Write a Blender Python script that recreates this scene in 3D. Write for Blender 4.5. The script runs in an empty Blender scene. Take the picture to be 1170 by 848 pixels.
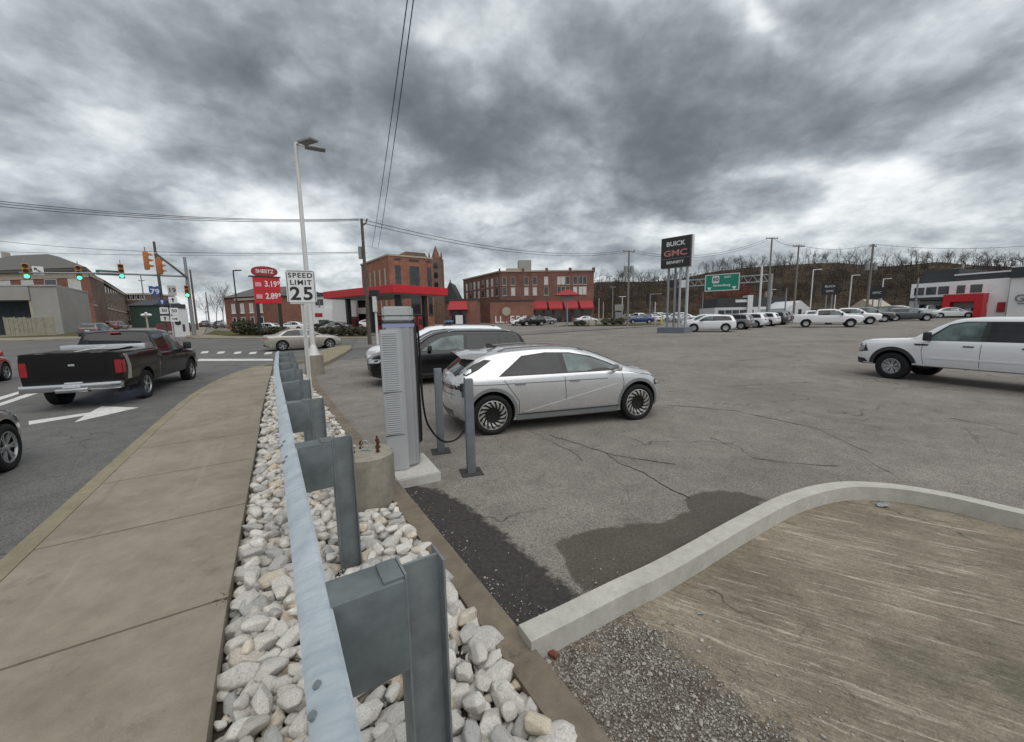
import bpy, bmesh, math, random
import numpy as np
from mathutils import Vector, Matrix
from mathutils.bvhtree import BVHTree
R = math.radians
random.seed(7)
scene = bpy.context.scene
col = scene.collection
# ------------------------------------------------------------------ camera model
H = 2.06
F, CX, CY = 440.0, 585.0, 424.0
PT = math.atan(59/440.0); RL = R(1.03)
FW = (0, math.cos(PT), -math.sin(PT)); DN = (0, -math.sin(PT), -math.cos(PT))
def ray(x, y):
    u, v = x-CX, y-CY
    u2 = u*math.cos(RL)-v*math.sin(RL); v2 = u*math.sin(RL)+v*math.cos(RL)
    return (F*FW[0]+u2+v2*DN[0], F*FW[1]+v2*DN[1], F*FW[2]+v2*DN[2])
def G(x, y):
    """ground height: the ground rises gently away from the bay"""
    r = math.hypot(x, y)
    if r < 12: return 0.0
    if r < 20: return .018*(r-12)**2/16
    if r < 150: return .018*(r-16)
    return .018*134
def P(x, y, z=0.0):
    d = ray(x, y); t = (H-z)/-d[2]
    return (d[0]*t, d[1]*t)
def atY(x, Y, y=None):
    """point of the column x of the photograph at forward distance Y"""
    yy = hor(x)+8 if y is None else y
    d = ray(x, yy); t = Y/d[1]
    return (d[0]*t, Y)
def hor(x):
    return 365.0-(x-585)*.018
def Zp(x, y, Y):
    d = ray(x, y); return H+d[2]*Y/d[1]
E_ = (-.53, .848); N_ = (.848, .53)
def SN(s, n): return (s*E_[0]+n*N_[0], s*E_[1]+n*N_[1])
cam_data = bpy.data.cameras.new('camera'); cam = bpy.data.objects.new('camera', cam_data)
col.objects.link(cam)
cam_data.sensor_width = 36; cam_data.lens = 36*440/1170.0
cam_data.clip_start = .05; cam_data.clip_end = 6000
rt = (math.cos(RL), math.sin(RL)*DN[1], math.sin(RL)*DN[2])
dn = (-math.sin(RL), math.cos(RL)*DN[1], math.cos(RL)*DN[2])
cam.matrix_world = Matrix(((rt[0], -dn[0], -FW[0], 0), (rt[1], -dn[1], -FW[1], 0), (rt[2], -dn[2], -FW[2], H), (0, 0, 0, 1)))
scene.camera = cam
# ------------------------------------------------------------------ object helpers
def tag(o, label=None, cat=None, group=None, kind=None):
    if label: o['label'] = label
    if cat: o['category'] = cat
    if group: o['group'] = group
    if kind: o['kind'] = kind
    return o
def thing(name, label, cat, loc=(0, 0, 0), rz=0, group=None):
    o = bpy.data.objects.new(name, None); col.objects.link(o)
    o.location = loc; o.rotation_euler = (0, 0, rz); o.empty_display_size = .1
    return tag(o, label, cat, group)
def link(name, me, mats, parent=None, smooth=False, sharp=None):
    o = bpy.data.objects.new(name, me); col.objects.link(o)
    if not isinstance(mats, (list, tuple)): mats = [mats]
    for m in mats: me.materials.append(m)
    if parent is not None: o.parent = parent
    if smooth:
        me.polygons.foreach_set('use_smooth', [True]*len(me.polygons))
    return o
def obj(name, bm, mats, parent=None, smooth=False, angle=38):
    bmesh.ops.recalc_face_normals(bm, faces=bm.faces[:])
    if smooth:
        for f in bm.faces: f.smooth = True
        a = R(angle)
        for e in bm.edges:
            if len(e.link_faces) == 2 and e.calc_face_angle(0) > a: e.smooth = False
    me = bpy.data.meshes.new(name); bm.to_mesh(me); bm.free()
    return link(name, me, mats, parent)
def NB(): return bmesh.new()
def xf(vs, M):
    for v in vs: v.co = M @ v.co
def box(bm, x0, x1, y0, y1, z0, z1, bev=0, M=None, mi=0):
    r = bmesh.ops.create_cube(bm, size=1)
    vs = r['verts']
    for v in vs:
        v.co = Vector(((x0+x1)/2+v.co.x*(x1-x0), (y0+y1)/2+v.co.y*(y1-y0), (z0+z1)/2+v.co.z*(z1-z0)))
    fs = set(f for v in vs for f in v.link_faces)
    if bev:
        es = set(e for v in vs for e in v.link_edges)
        rr = bmesh.ops.bevel(bm, geom=list(es), offset=bev, segments=2, affect='EDGES', profile=.6)
        fs = set(rr['faces']); 
        vs = list(set(v for f in fs for v in f.verts))
        fs = set(f for v in vs for f in v.link_faces)
    for f in fs: f.material_index = mi
    if M is not None: xf(vs, M)
    return bm
def cyl(bm, p, q, r1, r2=None, seg=12, caps=True, mi=0):
    p, q = Vector(p), Vector(q); r2 = r1 if r2 is None else r2
    d = q-p
    rr = bmesh.ops.create_cone(bm, cap_ends=caps, segments=seg, radius1=r1, radius2=max(r2, 1e-4), depth=d.length)
    M = Matrix.Translation((p+q)/2) @ Vector((0, 0, 1)).rotation_difference(d).to_matrix().to_4x4()
    xf(rr['verts'], M)
    for v in rr['verts']:
        for f in v.link_faces: f.material_index = mi
    return bm
def ball(bm, c, rx, ry=None, rz=None, sub=2):
    rr = bmesh.ops.create_icosphere(bm, subdivisions=sub, radius=1)
    for v in rr['verts']:
        v.co = Vector((c[0]+v.co.x*rx, c[1]+v.co.y*(ry or rx), c[2]+v.co.z*(rz or rx)))
def prism(bm, pts, z0, z1, M=None, mi=0):
    a = [bm.verts.new((x, y, z0)) for x, y in pts]; b = [bm.verts.new((x, y, z1)) for x, y in pts]
    fs = [bm.faces.new(a[::-1]), bm.faces.new(b)]
    n = len(pts)
    for i in range(n): fs.append(bm.faces.new((a[i], a[(i+1) % n], b[(i+1) % n], b[i])))
    for f in fs: f.material_index = mi
    if M is not None: xf(a+b, M)
    return bm
def tube(bm, pts, r, seg=8, taper=None):
    pts = [Vector(p) for p in pts]; rings = []
    up = Vector((0, 0, 1))
    for i, p in enumerate(pts):
        d = (pts[min(i+1, len(pts)-1)]-pts[max(i-1, 0)]).normalized()
        s = d.cross(up)
        if s.length < .05: s = d.cross(Vector((1, 0, 0)))
        s.normalize(); t = s.cross(d)
        rr = r if taper is None else r+(taper-r)*i/(len(pts)-1)
        rings.append([bm.verts.new(p+(s*math.cos(a)+t*math.sin(a))*rr) for a in [2*math.pi*k/seg for k in range(seg)]])
    for a, b in zip(rings, rings[1:]):
        for k in range(seg): bm.faces.new((a[k], a[(k+1) % seg], b[(k+1) % seg], b[k]))
    bm.faces.new(rings[0]); bm.faces.new(rings[-1][::-1])
    return bm
def lathe(bm, prof, seg=32, M=None, mi=0):
    """prof: (r, y) revolved round the Y axis"""
    rings = []
    for r, y in prof:
        rings.append([bm.verts.new((r*math.cos(2*math.pi*k/seg), y, r*math.sin(2*math.pi*k/seg))) for k in range(seg)])
    fs = []
    for a, b in zip(rings, rings[1:]):
        for k in range(seg): fs.append(bm.faces.new((a[k], a[(k+1) % seg], b[(k+1) % seg], b[k])))
    for f in fs: f.material_index = mi
    if M is not None: xf([v for r_ in rings for v in r_], M)
    return bm
def copy_tree(o, parent=None):
    c = o.copy(); col.objects.link(c)
    if parent is not None:
        c.parent = parent
    for ch in [x for x in col.objects if x.parent == o]:
        copy_tree(ch, c)
    return c
KIDS = {}
def text_mesh(name, s, size, mat, parent, M, ext=.004, bold=.0, align='CENTER', sx=1.0, spacing=1.0):
    cu = bpy.data.curves.new(name, 'FONT'); cu.body = s; cu.size = size; cu.extrude = ext; cu.offset = bold
    cu.align_x = align; cu.align_y = 'CENTER'; cu.space_character = spacing; cu.resolution_u = 3
    to = bpy.data.objects.new('tmp', cu); col.objects.link(to)
    dg = bpy.context.evaluated_depsgraph_get(); dg.update()
    me = bpy.data.meshes.new_from_object(to.evaluated_get(dg))
    bpy.data.objects.remove(to); bpy.data.curves.remove(cu)
    me.materials.clear()
    me.transform(Matrix.Diagonal((sx, 1, 1, 1)))
    me.transform(M)
    return link(name, me, mat, parent)
def face_M(loc, rz, rx=90):
    """text upright, reading from the side its local -Y faces"""
    return Matrix.Translation(loc) @ Matrix.Rotation(rz, 4, 'Z') @ Matrix.Rotation(R(rx), 4, 'X')
# ------------------------------------------------------------------ materials
class NT:
    def __init__(s, name):
        s.m = bpy.data.materials.new(name); s.m.use_nodes = True
        s.t = s.m.node_tree; s.b = s.t.nodes['Principled BSDF']; s._c = None
    def n(s, ty, **kw):
        nd = s.t.nodes.new(ty)
        for k, v in kw.items():
            if k in ('ins',):
                for kk, vv in v.items(): s.set(nd.inputs[kk], vv)
            else: setattr(nd, k, v)
        return nd
    def set(s, sock, v):
        if hasattr(v, 'links') or isinstance(v, bpy.types.NodeSocket): s.t.links.new(v, sock)
        else: sock.default_value = v
    def co(s):
        if s._c is None:
            g = s.t.nodes.new('ShaderNodeNewGeometry'); s._c = g.outputs['Position']
        return s._c
    def obco(s):
        return s.n('ShaderNodeTexCoord').outputs['Object']
    def noise(s, scale, detail=4, rough=.55, vec=None, dist=0, out='Fac'):
        nd = s.n('ShaderNodeTexNoise', ins={'Scale': scale, 'Detail': detail, 'Roughness': rough, 'Distortion': dist})
        s.t.links.new(vec or s.co(), nd.inputs['Vector']); return nd.outputs[out]
    def vor(s, scale, feature='F1', vec=None, out='Distance', rnd=1.0):
        nd = s.n('ShaderNodeTexVoronoi', feature=feature, ins={'Scale': scale, 'Randomness': rnd})
        s.t.links.new(vec or s.co(), nd.inputs['Vector']); return nd.outputs[out]
    def ramp(s, fac, stops, interp='LINEAR'):
        nd = s.n('ShaderNodeValToRGB'); cr = nd.color_ramp; cr.interpolation = interp
        while len(cr.elements) < len(stops): cr.elements.new(.5)
        for e, (p, c) in zip(cr.elements, stops):
            e.position = p; e.color = c if len(c) == 4 else (*c, 1)
        s.set(nd.inputs['Fac'], fac); return nd.outputs['Color']
    def mr(s, fac, a, b, c=0., d=1.):
        nd = s.n('ShaderNodeMapRange', ins={'From Min': a, 'From Max': b, 'To Min': c, 'To Max': d}); s.set(nd.inputs['Value'], fac); return nd.outputs[0]
    def mix(s, fac, a, b, mode='MIX'):
        nd = s.n('ShaderNodeMix', data_type='RGBA', blend_type=mode)
        s.set(nd.inputs[0], fac)
        s.set(nd.inputs[6], a if not isinstance(a, tuple) else (*a[:3], 1)); s.set(nd.inputs[7], b if not isinstance(b, tuple) else (*b[:3], 1))
        return nd.outputs[2]
    def math(s, op, a, b=0.):
        nd = s.n('ShaderNodeMath', operation=op); s.set(nd.inputs[0], a); s.set(nd.inputs[1], b); return nd.outputs[0]
    def bump(s, h, strength=.3, dist=.01):
        nd = s.n('ShaderNodeBump', ins={'Strength': strength, 'Distance': dist}); s.set(nd.inputs['Height'], h)
        s.t.links.new(nd.outputs[0], s.b.inputs['Normal'])
    def base(s, c): s.set(s.b.inputs['Base Color'], c if not isinstance(c, tuple) else (*c[:3], 1))
    def p(s, **kw):
        for k, v in kw.items(): s.set(s.b.inputs[k.replace('_', ' ')], v)
MC = {}
def M_(name, c, rough=.6, metal=0., var=.12, scale=8., bump=0., coat=0., spec=.5, dirt=0.):
    if name in MC: return MC[name]
    t = NT(name)
    if var:
        n = t.noise(scale, 5, .6)
        f = t.mr(n, .3, .7, 1-var, 1+var)
        cc = t.mix(1.0, c, f, 'MULTIPLY')
        if dirt:
            d = t.mr(t.noise(scale*.25, 6, .65), .45, .75, 0, dirt)
            cc = t.mix(d, cc, (.10, .085, .065))
        t.base(cc)
    else: t.base(c)
    t.p(Roughness=rough, Metallic=metal, Coat_Weight=coat, Specular_IOR_Level=spec)
    t.b.inputs['Coat Roughness'].default_value = .06
    if bump: t.bump(t.noise(scale*5, 3), bump, .01)
    MC[name] = t.m; return t.m
def emit(name, c, strength):
    t = NT(name); t.base(tuple(x*.3 for x in c)); t.p(Emission_Color=(*c, 1), Emission_Strength=strength, Roughness=.4)
    return t.m
# asphalt family -------------------------------------------------------
def asphalt(name, c, attr=False, crack=.5, seed=0.0):
    t = NT(name); co = t.co()
    big = t.noise(.35, 5, .6); med = t.noise(2.2, 6, .65); fine = t.noise(120, 2, .5); spk = t.vor(95)
    cell = t.n('ShaderNodeTexVoronoi', ins={'Scale': 110.0}); t.t.links.new(co, cell.inputs['Vector'])
    sepn = t.n('ShaderNodeSeparateColor'); t.t.links.new(cell.outputs['Color'], sepn.inputs[0])
    agg = t.mr(sepn.outputs[0], 0, 1, .55, 1.5)
    cc = t.mix(1.0, c, agg, 'MULTIPLY')
    cc = t.mix(1.0, cc, t.mr(big, .3, .7, .82, 1.16), 'MULTIPLY')
    cc = t.mix(1.0, cc, t.mr(med, .3, .7, .84, 1.14), 'MULTIPLY')
    # tyre-worn streaks and old stains
    st = t.mr(t.noise(.9, 7, .75, dist=1.2), .55, .70, 0, .45)
    cc = t.mix(st, cc, tuple(x*.45 for x in c))
    cc = t.mix(t.mr(t.noise(.16, 8, .72, dist=.8), .52, .68, 0, .35), cc, tuple(x*1.35 for x in c))
    cc = t.mix(t.mr(t.vor(.8), .05, .02, 0, .55), cc, tuple(x*.3 for x in c))
    h = t.math('ADD', fine, t.math('MULTIPLY', spk, 1.2))
    # fine cracks
    wv = t.n('ShaderNodeVectorMath', operation='ADD'); t.t.links.new(co, wv.inputs[0])
    nn = t.n('ShaderNodeTexNoise', ins={'Scale': 1.7, 'Detail': 5.0}); t.t.links.new(co, nn.inputs['Vector'])
    sc = t.n('ShaderNodeVectorMath', operation='SCALE', ins={'Scale': .9}); t.t.links.new(nn.outputs['Color'], sc.inputs[0]); t.t.links.new(sc.outputs[0], wv.inputs[1])
    e = t.vor(.42, 'DISTANCE_TO_EDGE', wv.outputs[0])
    msk = t.mr(t.noise(.5, 2), .42, .6, 0, 1)
    ck = t.math('MULTIPLY', t.mr(e, .0, .010, 1, 0), msk)
    cc = t.mix(t.math('MULTIPLY', ck, crack), cc, (.02, .018, .016))
    rough = .88
    if attr:
        a = t.n('ShaderNodeAttribute', attribute_name='tar'); b = t.n('ShaderNodeAttribute', attribute_name='wet')
        nz = t.math('MULTIPLY', t.math('SUBTRACT', t.noise(9, 6, .7), .5), .45)
        ta = t.mr(t.math('ADD', a.outputs['Fac'], nz), .44, .52, 0, .9)
        nw = t.math('MULTIPLY', t.math('SUBTRACT', t.noise(5, 5, .6), .5), .3)
        we = t.mr(t.math('ADD', b.outputs['Fac'], nw), .46, .51, 0, .72)
        tarc = t.mix(t.mr(t.noise(25, 4), .35, .7, 0, 1), (.018, .017, .017), (.045, .04, .036))
        wetc = t.mix(t.mr(t.noise(60, 3), .35, .7, 0, 1), (.030, .024, .017), (.062, .050, .034))
        cc = t.mix(ta, cc, tarc); cc = t.mix(we, cc, wetc)
        rg = t.math('SUBTRACT', .88, t.math('MULTIPLY', we, .3)); t.p(Roughness=rg)
    else: t.p(Roughness=rough)
    t.base(cc); t.p(Specular_IOR_Level=.3)
    t.bump(t.math('SUBTRACT', h, t.math('MULTIPLY', ck, 2)), .55, .006)
    return t.m
def concrete(name, c, c2, scale=1.2, stain=.5, bump=.25, streak=False):
    t = NT(name)
    n1 = t.noise(scale, 8, .68, dist=.4); n2 = t.noise(scale*6, 6, .7); n3 = t.noise(160, 2)
    cc = t.mix(t.mr(n1, .35, .68, 0, 1), c, c2)
    cc = t.mix(1.0, cc, t.mr(n2, .25, .75, .86, 1.13), 'MULTIPLY')
    sp = t.mr(n3, .2, .8, .85, 1.15); cc = t.mix(1.0, cc, sp, 'MULTIPLY')
    cc = t.mix(t.mr(t.noise(scale*2.3, 9, .8), .58, .70, 0, stain), cc, tuple(x*.42 for x in c2))
    if streak:
        mp = t.n('ShaderNodeMapping', vector_type='TEXTURE'); mp.inputs['Rotation'].default_value = (0, 0, R(122)); mp.inputs['Scale'].default_value = (6, .35, 1); t.t.links.new(t.co(), mp.inputs['Vector'])
        sk = t.noise(1.3, 6, .65, vec=mp.outputs[0]); cc = t.mix(t.mr(sk, .60, .72, 0, .40), cc, tuple(x*1.35 for x in c)); cc = t.mix(t.mr(sk, .40, .28, 0, .35), cc, tuple(x*.7 for x in c2))
        cc = t.mix(t.math('MULTIPLY', t.mr(t.vor(5.5), .02, .0, 0, 1), .8), cc, (.03, .028, .025))
    pit = t.mr(t.vor(38), .0, .11, 1, 0)
    cc = t.mix(t.math('MULTIPLY', pit, .35), cc, tuple(x*.3 for x in c))
    t.base(cc); t.p(Roughness=.9, Specular_IOR_Level=.25)
    t.bump(t.math('ADD', t.math('MULTIPLY', n2, .5), n3), bump, .005)
    return t.m
def brick(name, c, mortar=(.30, .25, .21), sc=1.0):
    t = NT(name)
    tc = t.n('ShaderNodeTexCoord'); sp = t.n('ShaderNodeSeparateXYZ'); t.t.links.new(tc.outputs['Object'], sp.inputs[0])
    u = t.math('ADD', sp.outputs[0], sp.outputs[1]); cb = t.n('ShaderNodeCombineXYZ'); t.set(cb.inputs[0], u); t.set(cb.inputs[1], sp.outputs[2])
    bt = t.n('ShaderNodeTexBrick', ins={'Scale': 1.0*sc, 'Mortar Size': .012, 'Brick Width': .45, 'Row Height': .15, 'Color1': (*c, 1), 'Color2': (*(x*.72 for x in c), 1), 'Mortar': (*mortar, 1)})
    t.t.links.new(cb.outputs[0], bt.inputs['Vector'])
    cc = t.mix(1.0, bt.outputs['Color'], t.mr(t.noise(.35, 6, .7), .3, .7, .7, 1.25), 'MULTIPLY')
    t.base(cc); t.p(Roughness=.92, Specular_IOR_Level=.2); return t.m
m_lot = asphalt('lot_asphalt', (.192, .174, .155), attr=True, crack=.7)
m_road = asphalt('road_asphalt', (.125, .122, .118), crack=.5)
m_road2 = asphalt('side_street_asphalt', (.155, .147, .138), crack=.5)
m_walk = concrete('sidewalk_concrete', (.285, .25, .20), (.20, .172, .132), 1.0, .45, streak=True)
m_kerb = concrete('kerb_concrete', (.27, .235, .165), (.19, .17, .115), 2., .5)
m_edge = concrete('edging_concrete', (.205, .17, .13), (.13, .105, .08), 2.5, .7)
m_white_kerb = concrete('new_kerb_concrete', (.46, .45, .41), (.36, .35, .31), 2.2, .25, .15)
m_pad = concrete('pad_concrete', (.47, .46, .43), (.38, .37, .34), 3, .2, .15)
m_pier = concrete('pier_concrete', (.31, .285, .235), (.20, .18, .145), 3, .6)
m_galv = M_('galvanised_steel', (.40, .45, .50), .42, .55, .16, 14, .05)
m_galvd = M_('weathered_galvanised', (.17, .19, .195), .55, .2, .22, 9, .06)
m_galvt = M_('galvanised_top', (.35, .39, .42), .5, .5, .15, 12)
m_rust = M_('rusty_bolt', (.09, .035, .02), .85, .3, .4, 40, .3)
m_black = M_('black_plastic', (.018, .018, .02), .45, 0, .1)
m_rub = M_('rubber', (.013, .013, .014), .85, 0, .15, 30, spec=.3)
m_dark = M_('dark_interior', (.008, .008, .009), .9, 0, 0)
m_chrome = M_('chrome', (.62, .63, .65), .16, 1, 0)
m_alu = M_('bright_aluminium', (.60, .61, .62), .3, .9, .05)
m_white = M_('white_paint', (.62, .63, .64), .5, 0, .06, 3)
m_marking = M_('road_marking_white', (.60, .60, .57), .8, 0, .22, 9, dirt=.35)
m_polew = M_('white_pole_paint', (.58, .58, .57), .45, .1, .06)
m_poleg = M_('grey_pole', (.24, .25, .26), .5, .3, .1)
m_wood = M_('pole_wood', (.095, .078, .065), .9, 0, .3, 6)
m_woodl = M_('pole_wood_grey', (.18, .165, .15), .9, 0, .25, 6)
m_wire = M_('wire_black', (.03, .03, .035), .6, 0, 0)
m_redp = M_('red_canopy_paint', (.48, .012, .02), .4, 0, .06, 1)
m_redd = M_('dark_red_awning', (.30, .018, .025), .7, 0, .12, 3)
m_signw = M_('sign_white', (.66, .66, .66), .45, 0, .04)
m_signk = M_('sign_black', (.015, .015, .017), .4, 0, .05)
m_glassb = M_('building_glass', (.02, .025, .03), .12, 0, .3, 1, spec=.8)
m_orange = M_('signal_orange', (.42, .13, .03), .5, 0, .15)
m_green_on = emit('green_light_lit', (.05, 1., .5), 2.2)
# ================================================================== GROUND
def sdist(px, py, poly):
    """signed distance, positive inside (numpy arrays)"""
    d = np.full(px.shape, 1e9); inside = np.zeros(px.shape, bool); n = len(poly)
    for i in range(n):
        x1, y1 = poly[i]; x2, y2 = poly[(i+1) % n]
        ex, ey = x2-x1, y2-y1; wx, wy = px-x1, py-y1
        tt = np.clip((wx*ex+wy*ey)/(ex*ex+ey*ey+1e-12), 0, 1)
        d = np.minimum(d, np.hypot(wx-ex*tt, wy-ey*tt))
        c = ((y1 > py) != (y2 > py)) & (px < (x2-x1)*(py-y1)/(y2-y1+1e-12)+x1)
        inside ^= c
    return np.where(inside, d, -d)
tar_poly = [P(*q) for q in [(452, 548), (480, 556), (500, 560), (530, 576), (575, 612), (612, 645), (660, 682), (640, 694), (596, 716)]]+[P(585, 724), P(520, 652), P(470, 585)]
wet_poly = [P(*q) for q in [(634, 620), (655, 612), (705, 602), (760, 597), (788, 584), (785, 568), (812, 562), (845, 563), (875, 570), (800, 622), (700, 672), (668, 676)]]
def build_ground():
    nr, na = 580, 520
    rs = .35*np.exp(np.arange(nr)*math.log(3500/.35)/(nr-1))
    th = np.arange(na)*2*math.pi/na
    X = (rs[:, None]*np.cos(th)[None]).ravel(); Y = (rs[:, None]*np.sin(th)[None]).ravel()
    Z = np.array([G(r, 0) for r in rs]); Z = np.repeat(Z, na)
    X = np.append(X, 0); Y = np.append(Y, 0); Z = np.append(Z, 0)
    i = np.arange(nr-1)[:, None]*na; j = np.arange(na)[None]; j2 = (j+1) % na
    q = np.stack([i+j, i+na+j, i+na+j2, i+j2], -1).reshape(-1, 4)
    c = nr*na
    tri = [(c, k, (k+1) % na) for k in range(na)]
    me = bpy.data.meshes.new('ground')
    nq, nt = len(q), len(tri)
    me.vertices.add(len(X)); me.vertices.foreach_set('co', np.stack([X, Y, Z], -1).ravel())
    me.loops.add(nq*4+nt*3); me.loops.foreach_set('vertex_index', np.concatenate([q.ravel(), np.array(tri).ravel()]))
    me.polygons.add(nq+nt)
    me.polygons.foreach_set('loop_start', np.concatenate([np.arange(nq)*4, nq*4+np.arange(nt)*3]))
    me.polygons.foreach_set('use_smooth', [True]*(nq+nt))
    me.update(); me.validate()
    near = (np.hypot(X, Y) < 12)
    for nm, poly, w in (('tar', tar_poly, .35), ('wet', wet_poly, .35)):
        v = np.zeros(len(X)); v[near] = np.clip(.5+sdist(X[near], Y[near], poly)/w*.5, 0, 1)
        a = me.attributes.new(nm, 'FLOAT', 'POINT'); a.data.foreach_set('value', v.astype(np.float32))
    o = link('ground', me, m_lot); tag(o, kind='structure'); return o
build_ground()
def grid_sheet(name, poly, mat, dz, step=1.0, kind='structure', zf=None, rise=0.0):
    bm = NB(); vs = [bm.verts.new((x, y, 0)) for x, y in poly]; bm.faces.new(vs)
    xs = [p[0] for p in poly]; ys = [p[1] for p in poly]
    for ax, lo, hi in ((0, min(xs), max(xs)), (1, min(ys), max(ys))):
        k = math.floor(lo/step)*step
        while k < hi:
            if k > lo:
                pc = [0, 0, 0]; pc[ax] = k; no = [0, 0, 0]; no[ax] = 1
                bmesh.ops.bisect_plane(bm, geom=bm.verts[:]+bm.edges[:]+bm.faces[:], plane_co=pc, plane_no=no)
            k += step
    for v in bm.verts:
        v.co.z = (zf or G)(v.co.x, v.co.y)+dz+rise*max(0, math.hypot(v.co.x, v.co.y)-15)
    bmesh.ops.triangulate(bm, faces=bm.faces[:])
    for f in bm.faces:
        f.normal_update()
        if f.normal.z < 0: f.normal_flip()
        f.smooth = True
    me = bpy.data.meshes.new(name); bm.to_mesh(me); bm.free()
    o = link(name, me, mat)
    if kind: tag(o, kind=kind)
    return o
def strip(pts, w0, w1):
    """polygon between offsets w0 and w1 to the right of a polyline"""
    L, Rr = [], []
    for i, p in enumerate(pts):
        a = pts[max(i-1, 0)]; b = pts[min(i+1, len(pts)-1)]
        dx, dy = b[0]-a[0], b[1]-a[1]; l = math.hypot(dx, dy); nx, ny = dy/l, -dx/l
        L.append((p[0]+nx*w0, p[1]+ny*w0)); Rr.append((p[0]+nx*w1, p[1]+ny*w1))
    return L, Rr
# sidewalk: kerb line (outer top edge), measured in rail coordinates
kerb_sn = [(-6, -2.06), (0, -2.06), (3, -2.06), (6, -2.06), (9, -2.07), (12, -2.05), (13.5, -2.0), (15, -1.86), (16, -1.74), (17, -1.58), (18, -1.38), (19, -1.1), (20, -.72), (20.8, -.2), (21.3, .5), (21.5, 1.4), (21.5, 2.4)]
kerb_pts = [SN(*k) for k in kerb_sn]
def ribbon(name, left, right, z0, z1, mat, kind='structure', zg=True):
    """solid strip between two polylines of equal length, following the ground"""
    bm = NB(); rings = []
    for a, b in zip(left, right):
        ga, gb = (G(*a), G(*b)) if zg else (0, 0)
        rings.append([bm.verts.new((a[0], a[1], ga+z0)), bm.verts.new((a[0], a[1], ga+z1)), bm.verts.new((b[0], b[1], gb+z1)), bm.verts.new((b[0], b[1], gb+z0))])
    for p, q in zip(rings, rings[1:]):
        for k in range(4): bm.faces.new((p[k], p[(k+1) % 4], q[(k+1) % 4], q[k]))
    bm.faces.new(rings[0]); bm.faces.new(rings[-1][::-1])
    edges = [e for e in bm.edges if abs(e.verts[0].co.z-e.verts[1].co.z) < .2 and len(e.link_faces) == 2 and (e.verts[0].co-e.verts[1].co).length > .02 and e.calc_face_angle(0) > .6 and min(e.verts[0].co.z, e.verts[1].co.z) > (z0+z1)/2]
    if z1-z0 > .05: bmesh.ops.bevel(bm, geom=edges, offset=.014, segments=2, affect='EDGES')
    o = obj(name, bm, mat, smooth=True, angle=50)
    if kind: tag(o, kind=kind)
    return o
def dense(pts, step=.5):
    out = [pts[0]]
    for a, b in zip(pts, pts[1:]):
        n = max(1, int(math.hypot(b[0]-a[0], b[1]-a[1])/step))
        out += [(a[0]+(b[0]-a[0])*k/n, a[1]+(b[1]-a[1])*k/n) for k in range(1, n+1)]
    return out
kl, kr = strip(kerb_pts, 0, .16)
ribbon('kerb', kl, kr, -.05, .15, m_kerb)
# the walk itself: slabs butt the kerb with dark joints between them
def nright(s):
    return -.41 if s < 3 else (-.41+.10*min(1, (s-3)/5)+(.25*(max(0, s-9)/9)**1.2 if s > 9 else 0))
def nleft(s):
    for (a, x), (b, y) in zip(kerb_sn, kerb_sn[1:]):
        if a <= s <= b: return x+(y-x)*(s-a)/(b-a+1e-9)
    return kerb_sn[-1][1]
joints = [-6, -4.4, -2.7, -1.0, .95, 3.19, 4.86, 6.5, 8.1, 9.8, 11.6, 13.3, 15.0, 16.7, 18.4, 20.0]
bm = NB()
for i, (a, b) in enumerate(zip(joints, joints[1:])):
    g = .011; n = max(1, int((b-a)/.5)); rows = []
    for k in range(n+1):
        s = a+g+(b-a-2*g)*k/n
        l = SN(s-.0, nleft(s)+.168); r_ = SN(s-.12*0, nright(s))
        rows.append((l, r_))
    # joints run a little askew
    rings = []
    for l, r_ in rows:
        rings.append([bm.verts.new((l[0], l[1], G(*l)-.02)), bm.verts.new((l[0], l[1], G(*l)+.15)), bm.verts.new((r_[0], r_[1], G(*r_)+.15)), bm.verts.new((r_[0], r_[1], G(*r_)-.02))])
    for p, q in zip(rings, rings[1:]):
        for k in range(4): bm.faces.new((p[k], p[(k+1) % 4], q[(k+1) % 4], q[k]))
    bm.faces.new(rings[0]); bm.faces.new(rings[-1][::-1])
es = [e for e in bm.edges if min(e.verts[0].co.z, e.verts[1].co.z) > .1 and len(e.link_faces) == 2 and e.calc_face_angle(0) > 1.2]
bmesh.ops.bevel(bm, geom=es, offset=.012, segments=2, affect='EDGES')
tag(obj('sidewalk', bm, m_walk, smooth=True, angle=50), kind='structure')
m_soil = M_('dark_soil', (.045, .036, .027), .95, 0, .4, 20, .4)
grid_sheet('joint_dirt', [SN(s, nleft(s)+.10) for s in range(-6, 21)]+[SN(s, nright(s)-.03) for s in range(20, -7, -1)], m_soil, .118, 1.0)
# corner of the walk where it turns into the side street, and the little entrance island
cor = [SN(20.0, -.55), SN(20.6, .05), SN(21.1, .9), SN(21.3, 2.4), SN(20.2, 2.6), SN(17.2, 1.7), SN(17.0, 0), SN(20, -.1)]
isl = [P(*q) for q in [(358, 424), (362, 409), (372, 405), (390, 401), (402, 401), (402, 404), (392, 410), (376, 418)]]
bm = NB()
for poly in (isl,):
    prism(bm, poly, -.02, .15)
for v in bm.verts: v.co.z += G(v.co.x, v.co.y)
tag(obj('entrance_island', bm, m_kerb), kind='structure')
# edging of the rock bed towards the lot
ed = [SN(s, n) for s, n in [(-4, 1.0), (2, 1.0), (6, 1.0), (10, 1.0), (14, 1.02), (17, 1.15)]]
l, r_ = strip(ed, 0, .19)
ribbon('edging', dense(l), dense(r_), -.05, .10, m_edge)
grid_sheet('rock_bed_soil', [SN(s, nright(s)+.003) for s in [x*.5 for x in range(-8, 35)]]+[SN(17, 1.0), SN(10, .997), SN(2, .997), SN(-4, .997)], m_soil, .03, 1.0)
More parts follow.
